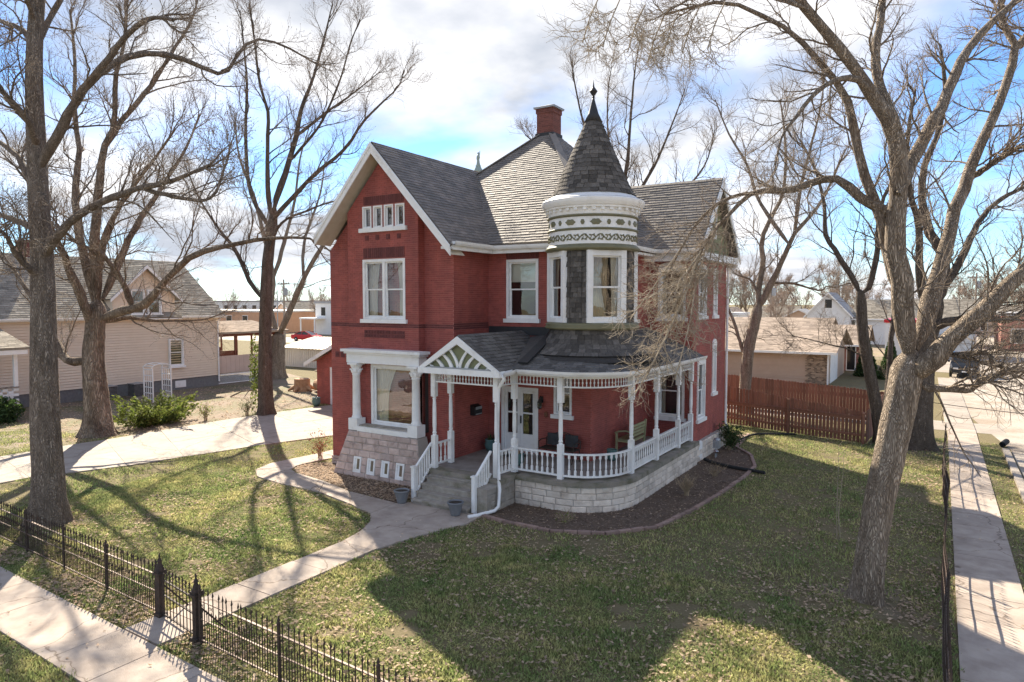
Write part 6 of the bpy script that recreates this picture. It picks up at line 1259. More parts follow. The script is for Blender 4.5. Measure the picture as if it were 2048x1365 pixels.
# front porch of the neighbour with pierced block wall
MB().box(-42.5, -39.0, 11.2, 15.8, .0, .62).build('porch_slab', 'concrete', NH); bwv = MB().box(-39.2, -39.0, 11.0, 15.7, .62, .70).box(-39.22, -38.98, 11.0, 15.7, 1.52, 1.60).build('porch_wall', 'concrete', NH)
for j in range(6):
    for i in range(20):
        if (i + j) % 2 == 0 or j % 3 == 0: y = 11.0 + i * .235; MB().box(-39.18, -39.02, y, y + .235 - .012, .705 + j * .136, .705 + j * .136 + .125).build('block', 'white', bwv)
MB().box(-42.68, -42.66, 11, 15.8, .75, 3.6).build('porch_back_wall', 'siding_yellow', NH)
shingle_plane([(-38.6, 10.8, 3.55), (-38.6, 16.1, 3.55), (-42.68, 16.1, 4.6), (-42.68, 10.8, 4.6)], NH, 'shingle_grey', 'porch_roof', expo=.2, wid=.45); MB().box(-38.9, -38.66, 10.9, 16.0, 3.22, 3.44).build('porch_beam', 'white', NH)
for y in (11.1, 15.6): MB().box(-39.18, -39.02, y - .08, y + .08, 1.6, 3.22).build('porch_post', 'white', NH)
T = thing('wreath', 'round green wreath hanging on the neighbour porch', 'wreath', (-39.9, 12.2, 2.5)); m = MB(); m.tube([(0, .26 * math.cos(t), .26 * math.sin(t)) for t in np.linspace(0, 6.28, 20)], .07, 8); m.build('ring', 'evergreen', T, local=True); leaf_cloud('needles', (0, 0, 0), (.12, .36, .36), 400, .05, 'evergreen', T, 44, .6).matrix_parent_inverse = Matrix.Identity(4)
# screened porch at the back of the neighbour house
SP = NH; x0, x1, y0, y1 = -45.6, -42.9, 29.45, 35.2
fl_ = MB().box(x0 - 3, x1, y0, y1, .65, .8).build('screen_porch_floor', 'lumber', NH)
for i in range(16):
    w = (y1 - y0) / 16; MB().box(x1 - .02, x1 + .01, y0 + i * w + .004, y0 + (i + 1) * w - .004, .80, 2.0).build('skirt_board', 'skirt_panel', NH)
for i in range(5): y = y0 + .1 + i * 1.4; MB().box(x1 - .1, x1, y - .05, y + .05, 2.0, 3.5).build('screen_post', 'wood_dark', NH); MB().box(x0 - 3, x0 - 2.9, y - .05, y + .05, .8, 3.5).build('screen_post', 'wood_dark', NH)
MB().box(x1 - .11, x1 + .01, y0, y1, 3.36, 3.55).build('screen_beam', 'wood_dark', NH); MB().box(x0 - 3.2, x1 + .35, y0, y1 + .3, 3.56, 3.66).build('screen_roof_edge', 'lumber', NH)
shingle_plane([(x1 + .36, y0, 3.67), (x1 + .36, y1 + .3, 3.67), (x0 - 1.5, y1 + .3, 4.35), (x0 - 1.5, y0, 4.35)], NH, 'shingle_tan', 'screen_roof', expo=.2, wid=.45)
MB().box(x0 - 3, x1 - .12, y0, y1, 3.50, 3.545).build('screen_ceiling', 'wood_dark', NH); MB().box(x0 - 3.02, x0 - 2.98, y0, y1, .8, 1.9).build('screen_back_wall', 'wood_dark', NH); MB().box(x1 - 1.2, x1 - .5, y0 + .1, y0 + .7, .8, 2.6).build('porch_cabinet', 'wood_dark', NH)
lt = MB().box(x1 - .01, x1 + .012, y0, y1, .66, .72).box(x1 - .01, x1 + .012, y0, y1, .04, .1).build('lattice_frame', 'white', NH); lv = MB()
for i in range(64):
    y = y0 + i * .1 - .3
    for s in (1, -1):
        ya, yb = (y, y + .6) if s > 0 else (y + .6, y); lo, hi = max(y0, min(ya, yb)), min(y1, max(ya, yb))
        if hi - lo > .05: lv.bar((x1 + .003 * s, lo, .08 + .6 * ((lo - min(ya, yb)) / .6 if s > 0 else 1 - (lo - min(ya, yb)) / .6)), (x1 + .003 * s, hi, .08 + .6 * ((hi - min(ya, yb)) / .6 if s > 0 else 1 - (hi - min(ya, yb)) / .6)), .035, .008)
lo_ = lv.build('lattice_strips', 'white', lt); lo_['kind'] = 'stuff'
# garden arbour, air conditioners
T = thing('garden_arbor', 'white lattice garden arbor beside the neighbour house', 'arbor', (-38.6, 22.6, 0))
P4 = [(-.45, -.55), (-.45, .55), (.45, -.55), (.45, .55)]
for (x, y) in P4: MB().box(x - .03, x + .03, y - .03, y + .03, 0, 2.0).build('post', 'white', T, local=True)
for y in (-.55, .55):
    for k in range(6): MB().box(-.42, .42, y - .015, y + .015, .2 + k * .34, .245 + k * .34).build('rung', 'white', T, local=True)
    for x in (-.2, 0, .2): MB().box(x - .012, x + .012, y - .012, y + .012, .2, 1.9).build('slat', 'white', T, local=True)
for x in (-.45, .45): MB().tube([(x, .6 * math.sin(t), 2.0 + .25 * math.cos(t)) for t in np.linspace(-1.57, 1.57, 11)], .025, 6).build('arch', 'white', T, local=True)
for t in np.linspace(-1.2, 1.2, 5): MB().box(-.5, .5, .6 * math.sin(t) - .02, .6 * math.sin(t) + .02, 2.0 + .25 * math.cos(t), 2.03 + .25 * math.cos(t)).build('rafter', 'white', T, local=True)
def ac_unit(x, y, label):
    T = thing('air_conditioner', label, 'air conditioner', (x, y, 0)); MB().box(-.45, .45, -.45, .45, 0, .08).build('pad', 'concrete', T, local=True)
    MB().box(-.36, .36, -.36, .36, .09, .82).build('coil', 'black', T, local=True); m = MB()
    for k in range(9):
        for (a0, a1, b0, b1) in ((-.37, .37, -.385, -.37), (.37, .385, -.37, .37)): m.box(a0, a1, b0, b1, .12 + k * .075, .155 + k * .075)
    m.build('louvres', 'asphalt', T, local=True); MB().box(-.39, .39, -.39, .39, .82, .87).lathe([(.30, .87), (.1, .92)], 0, 0, 16).build('top_grille', 'grey_metal', T, local=True)
ac_unit(-41.6, 21.3, 'dark air conditioner under the siding, nearer the patchy tree'); ac_unit(-41.5, 23.0, 'dark air conditioner under the siding, nearer the arbor')

# ------------------------------------------------------------------ garage, shed, lumber and stump
GA = thing('brick_garage', 'small brick garage with white door behind the driveway', 'garage', (-27, 29, 0)); hg = [(-29.1, -26.6, 0, 2.15)]
brick_wall(front(27.0), [(-30.1, 0), (-24, 0), (-24, 2.5), (-27.05, 3.95), (-30.1, 2.5)], hg, GA, brick=True); MB().box(-30.08, -24.02, 27.2, 33, 0, 2.5).build('wall', 'plain_brick', GA)
MB().fbox(front(27.0), -29.1, -26.6, -.08, -.04, 0, 2.15).build('garage_door', 'white', GA)
m = MB(); m.add([(-30.7, 26.6, 2.38), (-27.05, 26.6, 4.13), (-27.05, 33.4, 4.13), (-30.7, 33.4, 2.38)], [(0, 1, 2, 3)]); m.add([(-27.05, 26.6, 4.13), (-23.4, 26.6, 2.38), (-23.4, 33.4, 2.38), (-27.05, 33.4, 4.13)], [(0, 1, 2, 3)]); m.build('roof', 'shingle_tan', GA)
m = MB(); [m.prism(front(26.6), [(-27.05, 4.11), (x, 2.36), (x, 2.14), (-27.05, 3.89)], .0, .05) for x in (-30.7, -23.4)]; m.build('rake_board', 'white', GA)
T = thing('tree_stump', 'cut tree stump with splintered roots behind the driveway', 'stump', (-35.3, 30.4, 0)); MB().lathe([(.62, 0), (.52, .3), (.50, .8), (.46, .82)], 0, 0, 20).build('stump', 'log', T, local=True)
for a in range(6): MB().tube([(.4 * math.cos(a), .4 * math.sin(a), .3), (.9 * math.cos(a), .9 * math.sin(a), .05)], [.16, .06], 7).build('root', 'log', T, local=True)
for k, (x, y, r, lab) in enumerate(((-33.6, 30.7, .42, 'large cut log lying against the stump'), (-32.9, 31.6, .32, 'slimmer cut log lying beside the garage'))):
    T = thing('cut_log', lab, 'log', (x, y, 0)); o = MB().lathe([(r * .9, -.9), (r, -.5), (r * 1.05, .3), (r * .95, .9)], 0, 0, 18).build('log', 'log', T, local=True); o.rotation_euler = (math.radians(90), 0, math.radians(70 - 40 * k)); o.location = (0, 0, r)
SH = thing('garden_shed', 'low white metal shed with rusty ribbed roof', 'shed', (-48, 43, 0)); MB().box(-50.6, -45.6, 41.5, 45, 0, 1.75).build('wall', 'rust_white', SH)
for i in range(20): MB().box(-50.6 + i * .25, -50.6 + i * .25 + .06, 41.46, 41.5, .05, 1.72).build('wall_rib', 'rust_white', SH)
MB().add([(-50.9, 41.2, 1.72), (-45.3, 41.2, 1.72), (-45.3, 45.3, 2.5), (-50.9, 45.3, 2.5)], [(0, 1, 2, 3)]).build('roof', 'rust_white', SH)
for i in range(14): x = -50.8 + i * .42; MB().add([(x, 41.2, 1.735), (x + .2, 41.2, 1.735), (x + .2, 45.2, 2.51), (x, 45.2, 2.51)], [(0, 1, 2, 3)]).build('roof_rib', 'rust', SH)
T = thing('lumber_pile', 'pile of weathered boards leaning by the white shed', 'lumber', (-43.2, 40.2, 0))
for i in range(10): MB().bar((-1.4 + random.random(), -.6 + i * .12, .08 + i * .03), (1.2 + random.random(), -.3 + i * .1, .2 + .09 * i), .22, .04).build('plank', 'lumber', T, local=True)
T = thing('downed_branch', 'grey fallen branch on the neighbour grass', 'branch', (-36, 26.5, 0)); MB().tube([(-.5, -.6, .05), (-.1, -.1, .35), (.4, .4, .4), (.9, .6, .3)], [.05, .045, .04, .02], 6).build('bough', 'bark_light', T, local=True); MB().tube([(.2, .2, .38), (.3, -.2, .05)], [.03, .02], 5).build('prong', 'bark_light', T, local=True)

# ------------------------------------------------------------------ vehicles
def car(name, label, loc, rotz, paint, kind='sedan'):
    T = thing(name, label, 'car', loc, rotz)
    if kind == 'suv': W, st = .97, [(-2.45, .55, .95, .98), (-2.4, .38, 1.08, 1.0), (-1.0, .30, 1.10, 1.0), (1.2, .30, 1.10, 1.0), (1.3, .32, 1.10, 1.0), (2.2, .36, 1.02, .96), (2.42, .45, .85, .88)]; gh = [(-2.35, 1.1, .92), (-2.05, 1.78, .76), (-.2, 1.84, .78), (.55, 1.78, .76), (1.3, 1.1, .90)]; rr, ax = .38, (-1.45, 1.5)
    else: W, st = .90, [(-2.3, .5, .80, .90), (-2.22, .32, .96, .98), (-1.2, .24, .98, 1), (1.0, .24, .94, 1), (1.9, .28, .84, .97), (2.25, .36, .70, .86)]; gh = [(-1.75, .96, .84), (-.95, 1.40, .66), (.1, 1.45, .67), (1.25, .93, .84)]; rr, ax = .32, (-1.35, 1.35)
    m = MB(); v = []
    for (x, zl, zh, k) in st:
        w = W * k; v += [(x, -w * .88, zl), (x, -w, zl + .14), (x, -w, zh - .12), (x, -w * .90, zh), (x, w * .90, zh), (x, w, zh - .12), (x, w, zl + .14), (x, w * .88, zl)]
    n = len(st); f = [(i * 8 + j, i * 8 + (j + 1) % 8, (i + 1) * 8 + (j + 1) % 8, (i + 1) * 8 + j) for i in range(n - 1) for j in range(8)] + [tuple(range(8))[::-1], tuple(range((n - 1) * 8, n * 8))]
    m.add(v, f); m.build('body', paint, T, local=True)
    g_ = MB(); v = []
    for (x, z, k) in gh: v += [(x, -W * k, z), (x, W * k, z)]
    n = len(gh); base_z = gh[0][1]; f = [(2 * i, 2 * i + 1, 2 * i + 3, 2 * i + 2) for i in range(n - 1)] + [tuple(2 * i for i in range(n)), tuple(2 * i + 1 for i in range(n))[::-1]]
    g_.add(v, f); g_.build('cabin_glass', 'black_gloss', T, local=True)
    r_ = MB(); tops = gh[1:-1]; v = [(x, s * W * k * 1.005, z + .012) for (x, z, k) in tops for s in (-1, 1)]; r_.add(v, [(2 * i, 2 * i + 1, 2 * i + 3, 2 * i + 2) for i in range(len(tops) - 1)])
    for s in (-1, 1):
        for a, b in zip(gh, gh[1:]): r_.bar((a[0], s * W * a[2], a[1]), (b[0], s * W * b[2], b[1]), .07, .06)
        r_.bar((gh[1][0] + (gh[2][0] - gh[1][0]) * .55, s * W * gh[1][2] * 1.02, gh[2][1]), (gh[1][0] + .55, s * W * .9, base_z), .06, .05)
    r_.build('roof', paint, T, local=True)
    for x in ax:
        for s in (-1, 1):
            t = MB(); t.lathe([(rr * .62, -.10), (rr, -.085), (rr, .085), (rr * .62, .10)], 0, 0, 22); o = t.build('wheel', 'rubber', T, local=True); o.location = (x, s * (W - .08), rr); o.rotation_euler = (math.radians(90), 0, 0)
            q = MB(); q.lathe([(rr * .6, -.09), (rr * .55, .092), (.05, .105), (.01, .11)], 0, 0, 16); c = q.build('rim', 'chrome', o, local=True); c.rotation_euler = (0, 0 if s < 0 else math.pi, 0)
    fx, fz = st[-1][0], st[-1][2]; bx, bz = st[0][0], st[0][2]
    for s in (-1, 1):
        MB().box(fx - .12, fx + .015, s * W * .58 - .16, s * W * .58 + .16, fz - .17, fz - .05).build('headlight', 'lamp_clear', T, local=True); MB().box(bx - .015, bx + .12, s * W * .68 - .13, s * W * .68 + .13, bz - .14, bz + .0).build('taillight', 'lamp_red', T, local=True)
        MB().box(gh[-1][0] - .35, gh[-1][0] - .2, s * W * 1.08 - .08, s * W * 1.08 + .08, base_z + .02, base_z + .16).build('mirror', paint, T, local=True)
    MB().box(fx - .1, fx + .02, -W * .34, W * .34, fz - .22, fz - .06).build('grille', 'black', T, local=True); MB().box(fx - .1, fx + .03, -W * .84, W * .84, fz - .42, fz - .27).build('bumper', 'black' if kind == 'suv' else paint, T, local=True); MB().box(fx + .031, fx + .04, -.16, .16, fz - .40, fz - .29).build('number_plate', 'white', T, local=True)
    return T
car('parked_suv', 'black SUV parked nose on at the sidewalk of the side street', (1.75, 64.5, .01), math.radians(-92), 'navy_paint', 'suv')
car('red_sedan', 'red sedan parked on the far street behind the shed', (-80.5, 70.4, .01), math.radians(12), 'red_paint'); car('grey_sedan', 'grey sedan parked on the front street, mirrored in the bay window', (-27.5, -.4, .01), math.radians(180), 'grey_paint')

# ------------------------------------------------------------------ houses and buildings farther off
def block(name, label, x0, x1, y0, y1, h, wallm, roofm, ridge=None, axis='x', ov=.4, wins=(), cat='building', boards=0):
    T = thing(name, label, cat, ((x0 + x1) / 2, (y0 + y1) / 2, 0)); MB().box(x0, x1, y0, y1, 0, h).build('wall', wallm, T)
    if boards:
        for i in range(int((h - .3) / boards)):
            z = .3 + i * boards; MB().add([(x0, y0 - .001, z), (x1, y0 - .001, z), (x1, y0 - .03, z), (x0, y0 - .03, z), (x1, y0 - .02, z + boards * .84), (x0, y0 - .02, z + boards * .84)], [(0, 1, 2, 3), (3, 2, 4, 5)], .5).build('siding_board', wallm, T)
    if ridge is None: MB().box(x0 - .15, x1 + .15, y0 - .15, y1 + .15, h, h + .35).build('roof', roofm, T)
    elif axis == 'x':
        ym = (y0 + y1) / 2; R_ = h + ridge; m = MB(); a, b = x0 - ov, x1 + ov; k = ridge / ((y1 - y0) / 2) * ov
        shingle_plane([(a, y0 - ov, h - k), (b, y0 - ov, h - k), (b, ym, R_), (a, ym, R_)], T, roofm, 'roof', expo=.25, wid=.6); m.add([(b, y1 + ov, h - k), (a, y1 + ov, h - k), (a, ym, R_), (b, ym, R_)], [(0, 1, 2, 3)]); m.build('rear_roof', roofm, T)
        m = MB(); m.add([(x0, y0, h), (x0, y1, h), (x0, ym, R_ - .1)], [(0, 1, 2)]); m.add([(x1, y0, h), (x1, y1, h), (x1, ym, R_ - .1)], [(0, 1, 2)]); m.build('gable', wallm, T); MB().box(a, b, y0 - ov - .06, y0 - ov, h - k - .14, h - k + .02).build('fascia', 'white', T)
    else:
        xm = (x0 + x1) / 2; R_ = h + ridge; a, b = y0 - ov, y1 + ov; k = ridge / ((x1 - x0) / 2) * ov
        shingle_plane([(x1 + ov, a, h - k), (x1 + ov, b, h - k), (xm, b, R_), (xm, a, R_)], T, roofm, 'roof', expo=.25, wid=.6); shingle_plane([(x0 - ov, b, h - k), (x0 - ov, a, h - k), (xm, a, R_), (xm, b, R_)], T, roofm, 'roof', expo=.25, wid=.6)
        m = MB(); m.add([(x0, y0, h), (x1, y0, h), (xm, y0, R_ - .1)], [(0, 1, 2)]); m.build('gable', wallm, T)
        m = MB(); [m.prism(front(a), [(xm, R_ + .01), (x, h - k), (x, h - k - .22), (xm, R_ - .24)], .0, .06) for x in (x0 - ov, x1 + ov)]; m.build('rake_board', 'white', T)
    for (face, u0, u1, z0, z1) in wins:
        fr = {'f': front(y0), 'r': right(x1)}[face]; wv = MB(); wv.fbox(fr, u0 - .08, u1 + .08, 0, .04, z0 - .08, z1 + .08); o = wv.build('window', 'white', T); MB().fbox(fr, u0, u1, .041, .05, z0, z1).build('pane', 'black_gloss', o)
    return T
# ranch houses beyond the board fences
RH = block('ranch_house', 'tan sided ranch house with tan roof just beyond the rear board fence', -19, -6.6, 52.5, 62, 2.45, 'siding_tan', 'shingle_tan', 1.4, 'x', .6, boards=.2)
m = MB()
for j in range(26):
    for i in range(7): m.box(-8.0 + i * .2 - (.1 if j % 2 else 0), -8.0 + i * .2 + .185 - (.1 if j % 2 else 0), 52.42, 52.46, .05 + j * .09, .05 + j * .09 + .08)
o = m.build('bricks', 'tan_brick', RH); o['kind'] = 'stuff'
MB().box(-6.65, -6.55, 52.3, 52.4, 0, 2.2).build('downspout', 'white', RH); MB().box(-6.58, -6.54, 53.2, 57.2, 0, 2.1).build('garage_door', 'white', RH)
block('ranch_house', 'second tan roofed house rising behind the nearest ranch house', -22, -9, 66, 76, 2.7, 'siding_tan', 'shingle_tan', 1.6, 'x', .6); block('ranch_house', 'tan roofed house with brown brick end, nearer the evergreens', -12.5, -5.6, 64, 70, 2.5, 'far_brick', 'shingle_tan', 1.3, 'x', .6, [('f', -6.6, -6.0, .1, 2.1)])
block('white_cottage', 'white gabled cottage with grey roof behind the ranch houses', -16, -10.5, 104, 112, 4.2, 'white_siding', 'grey_roof', 3.0, 'y', .4, [('f', -13.7, -12.8, 5.0, 6.2)]); block('grey_house', 'long grey roofed house beside the white cottage', -10, 4, 106, 114, 3.8, 'white_siding', 'shingle_grey', 2.4, 'x', .5)
block('white_shed', 'long white flat building in front of the far wood', -38, -24, 98, 104, 4.0, 'white_siding', 'white_siding'); T = block('red_trim_store', 'white building with a red band beyond the evergreens', -5, 3, 84, 92, 3.6, 'white_siding', 'red_paint'); MB().box(-3.8, 2.4, 83.0, 84.1, 2.2, 2.5).build('awning', 'grey_metal', T)
T = block('brick_store', 'low red brick building at the far end of the side street', 6.2, 13.5, 100, 112, 4.2, 'far_brick', 'grey_roof', wins=[('f', 7.2, 8.4, 1, 2.6), ('f', 9.6, 10.8, .2, 2.6)]); T = block('metal_garage', 'pale green metal garage with a big door beside the brick store', 13.8, 26, 96, 110, 5.0, 'rust_white', 'grey_roof')
MB().box(14.6, 20.5, 95.9, 96.0, 0, 4.2).build('garage_door', 'copper_green', T)
for i in range(6): MB().box(14.6, 20.5, 95.87, 95.9, .65 + i * .6, .70 + i * .6).build('door_rail', 'grey_metal', T)
for i in range(16):
    x = -70 + i * 6.6 + random.uniform(-1.5, 1.5); y = random.uniform(122, 150) + (14 if i > 8 else 0); w = random.uniform(5, 8)
    T = block('far_house', 'small %s house with %s roof among the far town trees' % (('white', 'cream', 'brick', 'tan')[i % 4], ('brown', 'grey', 'tan')[i % 3]), x, x + w, y, y + 7, random.uniform(2.6, 3.4), ('white_siding', 'siding', 'far_brick', 'siding_tan')[i % 4], ('shingle_grey', 'grey_roof', 'shingle_tan')[i % 3], random.uniform(1.6, 2.4), 'xy'[i % 2], .4, [('f', x + 1, x + 1.9, 1, 2.2), ('f', x + w - 2, x + w - 1.1, 1, 2.2)]); T['group'] = 'small houses of the far town'
for i in range(9):
    x = -215 + i * 13 + random.uniform(-3, 3); y = random.uniform(140, 165)
    T = block('far_house', 'small %s house with %s roof beyond the commercial block' % (('white', 'cream', 'brick')[i % 3], ('brown', 'grey')[i % 2]), x, x + 8, y, y + 8, random.uniform(3, 4.2), ('white_siding', 'siding', 'far_brick')[i % 3], ('shingle_grey', 'grey_roof')[i % 2], random.uniform(1.8, 2.6), 'xy'[i % 2], .4, [('f', x + 1, x + 2, 1, 2.4), ('f', x + 5, x + 6, 1, 2.4)]); T['group'] = 'houses beyond the commercial block'
# left: commercial block and houses across the far street
block('orange_store', 'orange stuccoed low building with pale roof past the neighbour', -140, -106, 84, 96, 3.9, 'orange_stucco', 'rust_white', wins=[('f', -124, -122.5, 1.2, 3.2), ('f', -119, -117.4, .4, 3.2), ('f', -114, -112.6, 1.2, 3.2), ('f', -109, -107.6, 1.2, 3.2)])
block('grey_store', 'long grey two storey building above the orange store', -175, -126, 118, 135, 5.9, 'white_siding', 'grey_roof', wins=[('f', -172 + i * 4, -170.4 + i * 4, 3.6, 5.0) for i in range(11)]); block('gabled_house', 'pale gabled house between the grey store and white house', -124, -115, 98, 108, 2.8, 'siding', 'shingle_grey', 3.0, 'y', .4, [('f', -121, -119.8, 1.0, 2.4)])
T = block('white_house', 'white house with a small porch beside the red sedan', -96, -84, 86, 94, 5.6, 'white_siding', 'grey_roof', None, wins=[('f', -94.5, -93.4, 3.4, 4.9), ('f', -92, -90.9, 3.4, 4.9)])
MB().box(-97.5, -93.5, 83.5, 86, 2.8, 3.05).build('porch_roof', 'white', T); [MB().box(x, x + .18, 83.6, 83.8, 0, 2.8).build('porch_post', 'white', T) for x in (-97.4, -93.8)]
# courthouse cupola with statue far behind
T = thing('courthouse_spire', 'pale courthouse spire topped by a figure, behind the gable', 'spire', (-83.7, 120, 0)); MB().box(-90, -77, 116, 128, 0, 18).build('tower_base', 'rust_white', T)
MB().lathe([(3.2, 18), (3.2, 24), (3.6, 24.5), (2.8, 28), (1.6, 31.5), (.9, 33.2), (1.0, 33.5), (.55, 34.4), (.6, 34.6)], -83.7, 120, 12).build('spire_roof', 'copper_green', T)
MB().lathe([(.5, 34.5), (.34, 35.2), (.26, 35.9), (.38, 36.3), (.3, 36.75), (.12, 36.9), (.2, 37.1), (.17, 37.35), (.02, 37.5)], -83.7, 120, 10).tube([(-83.7, 120, 36.5), (-83.35, 120, 36.9), (-83.25, 120, 37.7)], [.14, .1, .06], 6).tube([(-83.7, 120, 36.5), (-84.05, 120, 36.2), (-84.0, 120, 35.8)], [.14, .1, .08], 6).build('statue', 'copper_green', T)
# poles and wires
def pole(x, y, h, label, trans=True, rot=0):
    T = thing('utility_pole', label, 'utility pole', (x, y, 0)); MB().lathe([(.16, 0), (.11, h)], 0, 0, 10).build('shaft', 'pole_wood', T, local=True); MB().box(-1.1, 1.1, -.06, .06, h - .7, h - .55).build('crossarm', 'pole_wood', T, local=True)
    for s in (-1, -.5, .5, 1): MB().lathe([(.05, h - .55), (.06, h - .45), (.03, h - .36)], s, 0, 8).build('insulator', 'grey_metal', T, local=True)
    if trans: MB().lathe([(.24, h - 2.2), (.27, h - 2.15), (.27, h - 1.3), (.2, h - 1.2)], .36, 0, 14).build('transformer', 'grey_metal', T, local=True)
pole(-75.8, 62.4, 8.9, 'wooden utility pole with a transformer beside the forked tree'); pole(-36, 95, 9.0, 'utility pole near the house corner, over the tan roofs'); pole(-18.5, 92, 8.8, 'dark utility pole with a transformer over the white shed'); pole(4.2, 118, 10, 'tall far utility pole between the forks of the leaning tree')
T = thing('street_light', 'thin street light pole over the screened porch roof', 'street light', (-94, 76, 0)); MB().lathe([(.1, 0), (.06, 9)], 0, 0, 8).build('shaft', 'grey_metal', T, local=True); MB().tube([(0, 0, 8.8), (.8, 0, 9.1), (1.2, 0, 9)], .05, 6).box(1.1, 1.7, -.15, .15, 8.7, 8.95).build('lamp_head', 'grey_metal', T, local=True)
def wire(a, b, sag, label):
    T = thing('overhead_wire', label, 'wire', ((a[0] + b[0]) / 2, (a[1] + b[1]) / 2, 0)); t = np.linspace(0, 1, 20); P = [tuple(np.array(a) + (np.array(b) - np.array(a)) * s - np.array([0, 0, sag * 4 * s * (1 - s)])) for s in t]; MB().tube(P, .025, 4).build('wire', 'black', T)
wire((-75.8, 62.4, 8.4), (-36, 95, 8.5), .8, 'overhead wire from the transformer pole toward the house corner pole'); wire((-18.5, 92, 8.2), (4.2, 118, 9.4), .6, 'overhead wire over the white cottage roof'); wire((-36, 95, 8.4), (-18.5, 92, 8.2), .5, 'overhead wire between the poles over the tan roofs')
T = thing('overhead_cable', 'black cable sagging low across the side street', 'cable', (3, 34, 0)); P = [(-.2 + t * 9, 33.5 - 2.5 * t, 1.5 + .6 * (t - .4) ** 2) for t in np.linspace(0, 1, 24)]; MB().tube(P, .014, 5).build('cable', 'black', T)

# ------------------------------------------------------------------ ground cover
def inside(x, y, poly):
    r = np.zeros(len(x), bool); n = len(poly)
    for i in range(n):
        (ax, ay), (bx, by) = poly[i], poly[(i + 1) % n]; c = ((ay > y) != (by > y)); t = (bx - ax) * (y - ay) / (by - ay + 1e-12) + ax; r ^= c & (x < t)
    return r
def clear(x, y):
    k = np.ones(len(x), bool)
    x, y = x + .06 * np.sin(x * 37 + y * 11) + .04 * np.sin(y * 91), y + .06 * np.sin(y * 41 + x * 17) + .04 * np.sin(x * 83)
    for w in WALKS: k &= ~inside(x, y, w)
    k &= ~((x > -18.6) & (x < -7.2) & (y > 16.3) & (y < 31)); k &= ~((x > -13) & (x < -10.2) & (y > 14.9) & (y < 17)); k &= ~(x > 2.15); k &= ~(y < 1.2)
    k &= ~((x < -29.7) & (y > 16)); return k
def view(x, y):
    c, s = math.cos(math.radians(32.1)), math.sin(math.radians(32.1)); f = -s * x + c * y; r = c * x + s * y; return (f > 4) & (np.abs(r) < f * .80 + .5)
g = np.random.default_rng(99); xs = []; ys_ = []
for (x0, x1, y0, y1, n) in ((-22, 2.2, 4, 14, 330000), (-30, 2.2, 14, 34, 270000), (-30, -12, 2, 8, 60000), (-40, -20, 6, 15, 70000)):
    x = g.uniform(x0, x1, n); y = g.uniform(y0, y1, n); k = clear(x, y) & view(x, y); xs.append(x[k]); ys_.append(y[k])
x = np.concatenate(xs); y = np.concatenate(ys_); bare = np.sin(x * .9 + 2 * np.sin(y * .7)) + np.sin(y * 1.3 + 1.7 * np.sin(x * 1.1)) + .8 * np.sin(x * 4.1 + y * 2.7) + .6 * np.sin(y * 7.3 - x * 5.1); k = bare + g.normal(size=len(x)) * .35 > -1.75; x = x[k]; y = y[k]; n = len(x); a = g.random(n) * 6.28; h = .026 + .045 * g.random(n); w = .011 + .010 * g.random(n); ln = g.normal(size=(n, 2)) * .03
cl = (np.sin(x * 2.1 + 1.3 * np.sin(y * 1.7)) + np.sin(y * 2.6 + np.sin(x * 3.1))) * .25 + .5; h *= .4 + 1.1 * cl
v = np.stack([np.stack([x - w * np.cos(a), y - w * np.sin(a), np.zeros(n)], 1), np.stack([x + w * np.cos(a), y + w * np.sin(a), np.zeros(n)], 1), np.stack([x + ln[:, 0], y + ln[:, 1], h], 1)], 1).reshape(-1, 3)
o = put('grass', make_mesh('grass', v, np.arange(n * 3).reshape(n, 3), 'blade', g.random(n))); o['kind'] = 'stuff'; o['label'] = 'short winter grass blades over the lawns'
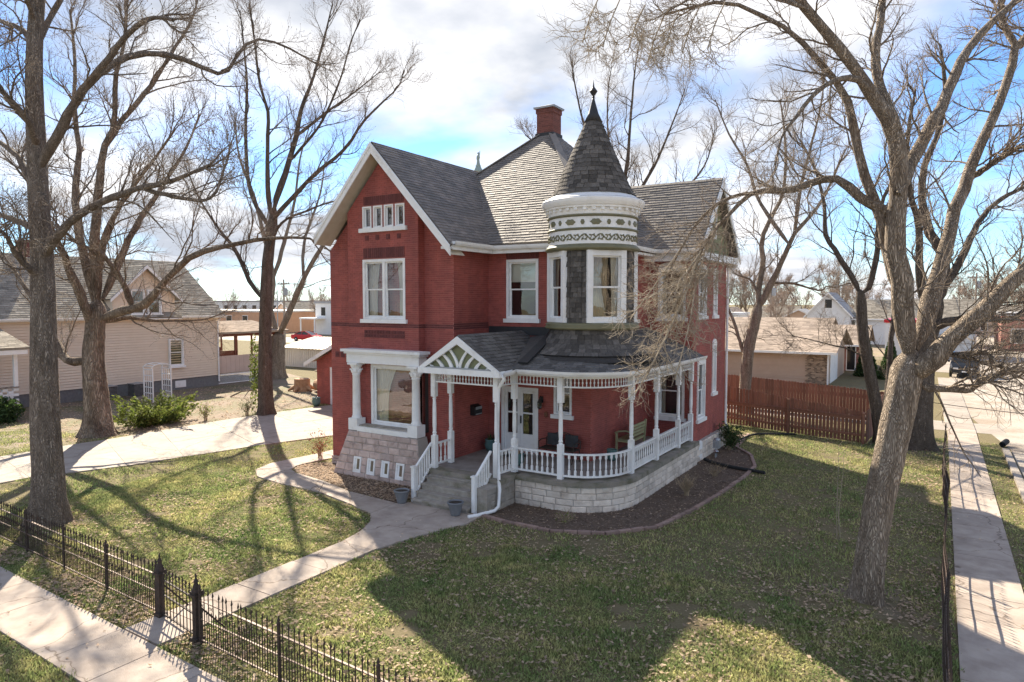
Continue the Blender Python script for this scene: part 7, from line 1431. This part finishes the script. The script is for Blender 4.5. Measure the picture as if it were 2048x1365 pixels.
def scatter(name, regions, size, material, seed, label, lift=.012, keep=True):
    g = np.random.default_rng(seed); X = []; Y = []
    for (x0, x1, y0, y1, n) in regions:
        x = g.uniform(x0, x1, n); y = g.uniform(y0, y1, n); k = view(x, y)
        if keep == 'lawn': k &= clear(x, y) & (np.sin(x * 1.7 + 1.5 * np.sin(y * 1.3)) + np.sin(y * 2.3 + x * .6) + g.normal(size=n) * .9 > -.5)
        elif keep: k &= inside(x, y, keep)
        X.append(x[k]); Y.append(y[k])
    x = np.concatenate(X); y = np.concatenate(Y); n = len(x); s = size * (.5 + g.random(n)); a = g.random(n) * 6.28; t = g.normal(size=(n, 4)) * .35 * s[:, None]; u = np.stack([np.cos(a), np.sin(a)], 1); p = np.stack([-np.sin(a), np.cos(a)], 1); c = np.stack([x, y], 1); z = lift + .02 * g.random(n)
    cs = [c - u * s[:, None], c + p * s[:, None] * .5, c + u * s[:, None], c - p * s[:, None] * .5]; v = np.stack([np.concatenate([q, (z + np.abs(t[:, i]))[:, None]], 1) for i, q in enumerate(cs)], 1).reshape(-1, 3)
    o = put(name, make_mesh(name, v, np.arange(n * 4).reshape(n, 4), material, g.random(n))); o['kind'] = 'stuff'; o['label'] = label; return o
scatter('fallen_leaves', [(-24, 0, 6.35, 7.15, 9000), (-24, 0, 7.15, 7.9, 2600), (-20, -11, 7.2, 16, 7500), (-11, .1, 7.2, 15, 8500), (-1.2, .4, 8, 33, 3000), (-6, .4, 15, 32, 3200), (-26, -12, 2, 5, 900), (-31, -29.7, 14, 27, 1800), (1.6, 2.2, 8, 34, 500), (-21, -18.5, 7.4, 9.8, 700), (-2.2, .1, 13.6, 16, 350)], .038, 'leaf_litter', 5, 'curled tan leaves fallen on the lawn and along the fence', .02, 'lawn')
scatter('yard_leaves', [(-42, -29.8, 14, 30, 6000)], .05, 'leaf_litter', 6, 'tan leaves over the neighbour yard', .01, False)
scatter('bed_leaves', [(-19.2, -13, 14.6, 17, 9000)], .035, 'leaf_litter', 7, 'dry leaves heaped in the bay window bed', .015, bed2)
scatter('mulch_chips', [(-10.5, -5.3, 14.8, 30.6, 26000)], .026, 'chip', 8, 'dark wood chips in the porch bed', .012, bed_out + bed_in[::-1])
scatter('bed_litter', [(-10.5, -5.3, 14.8, 30.6, 1600)], .035, 'leaf_litter', 9, 'scattered dry leaves over the porch bed', .02, bed_out + bed_in[::-1])
scatter('sidewalk_leaves', [(-22, .3, 5.1, 6.3, 60), (-13, -10.5, 11, 15, 40), (.4, 1.6, 8, 36, 120)], .03, 'leaf_litter', 10, 'few dry leaves blown over the walks', .042, False)
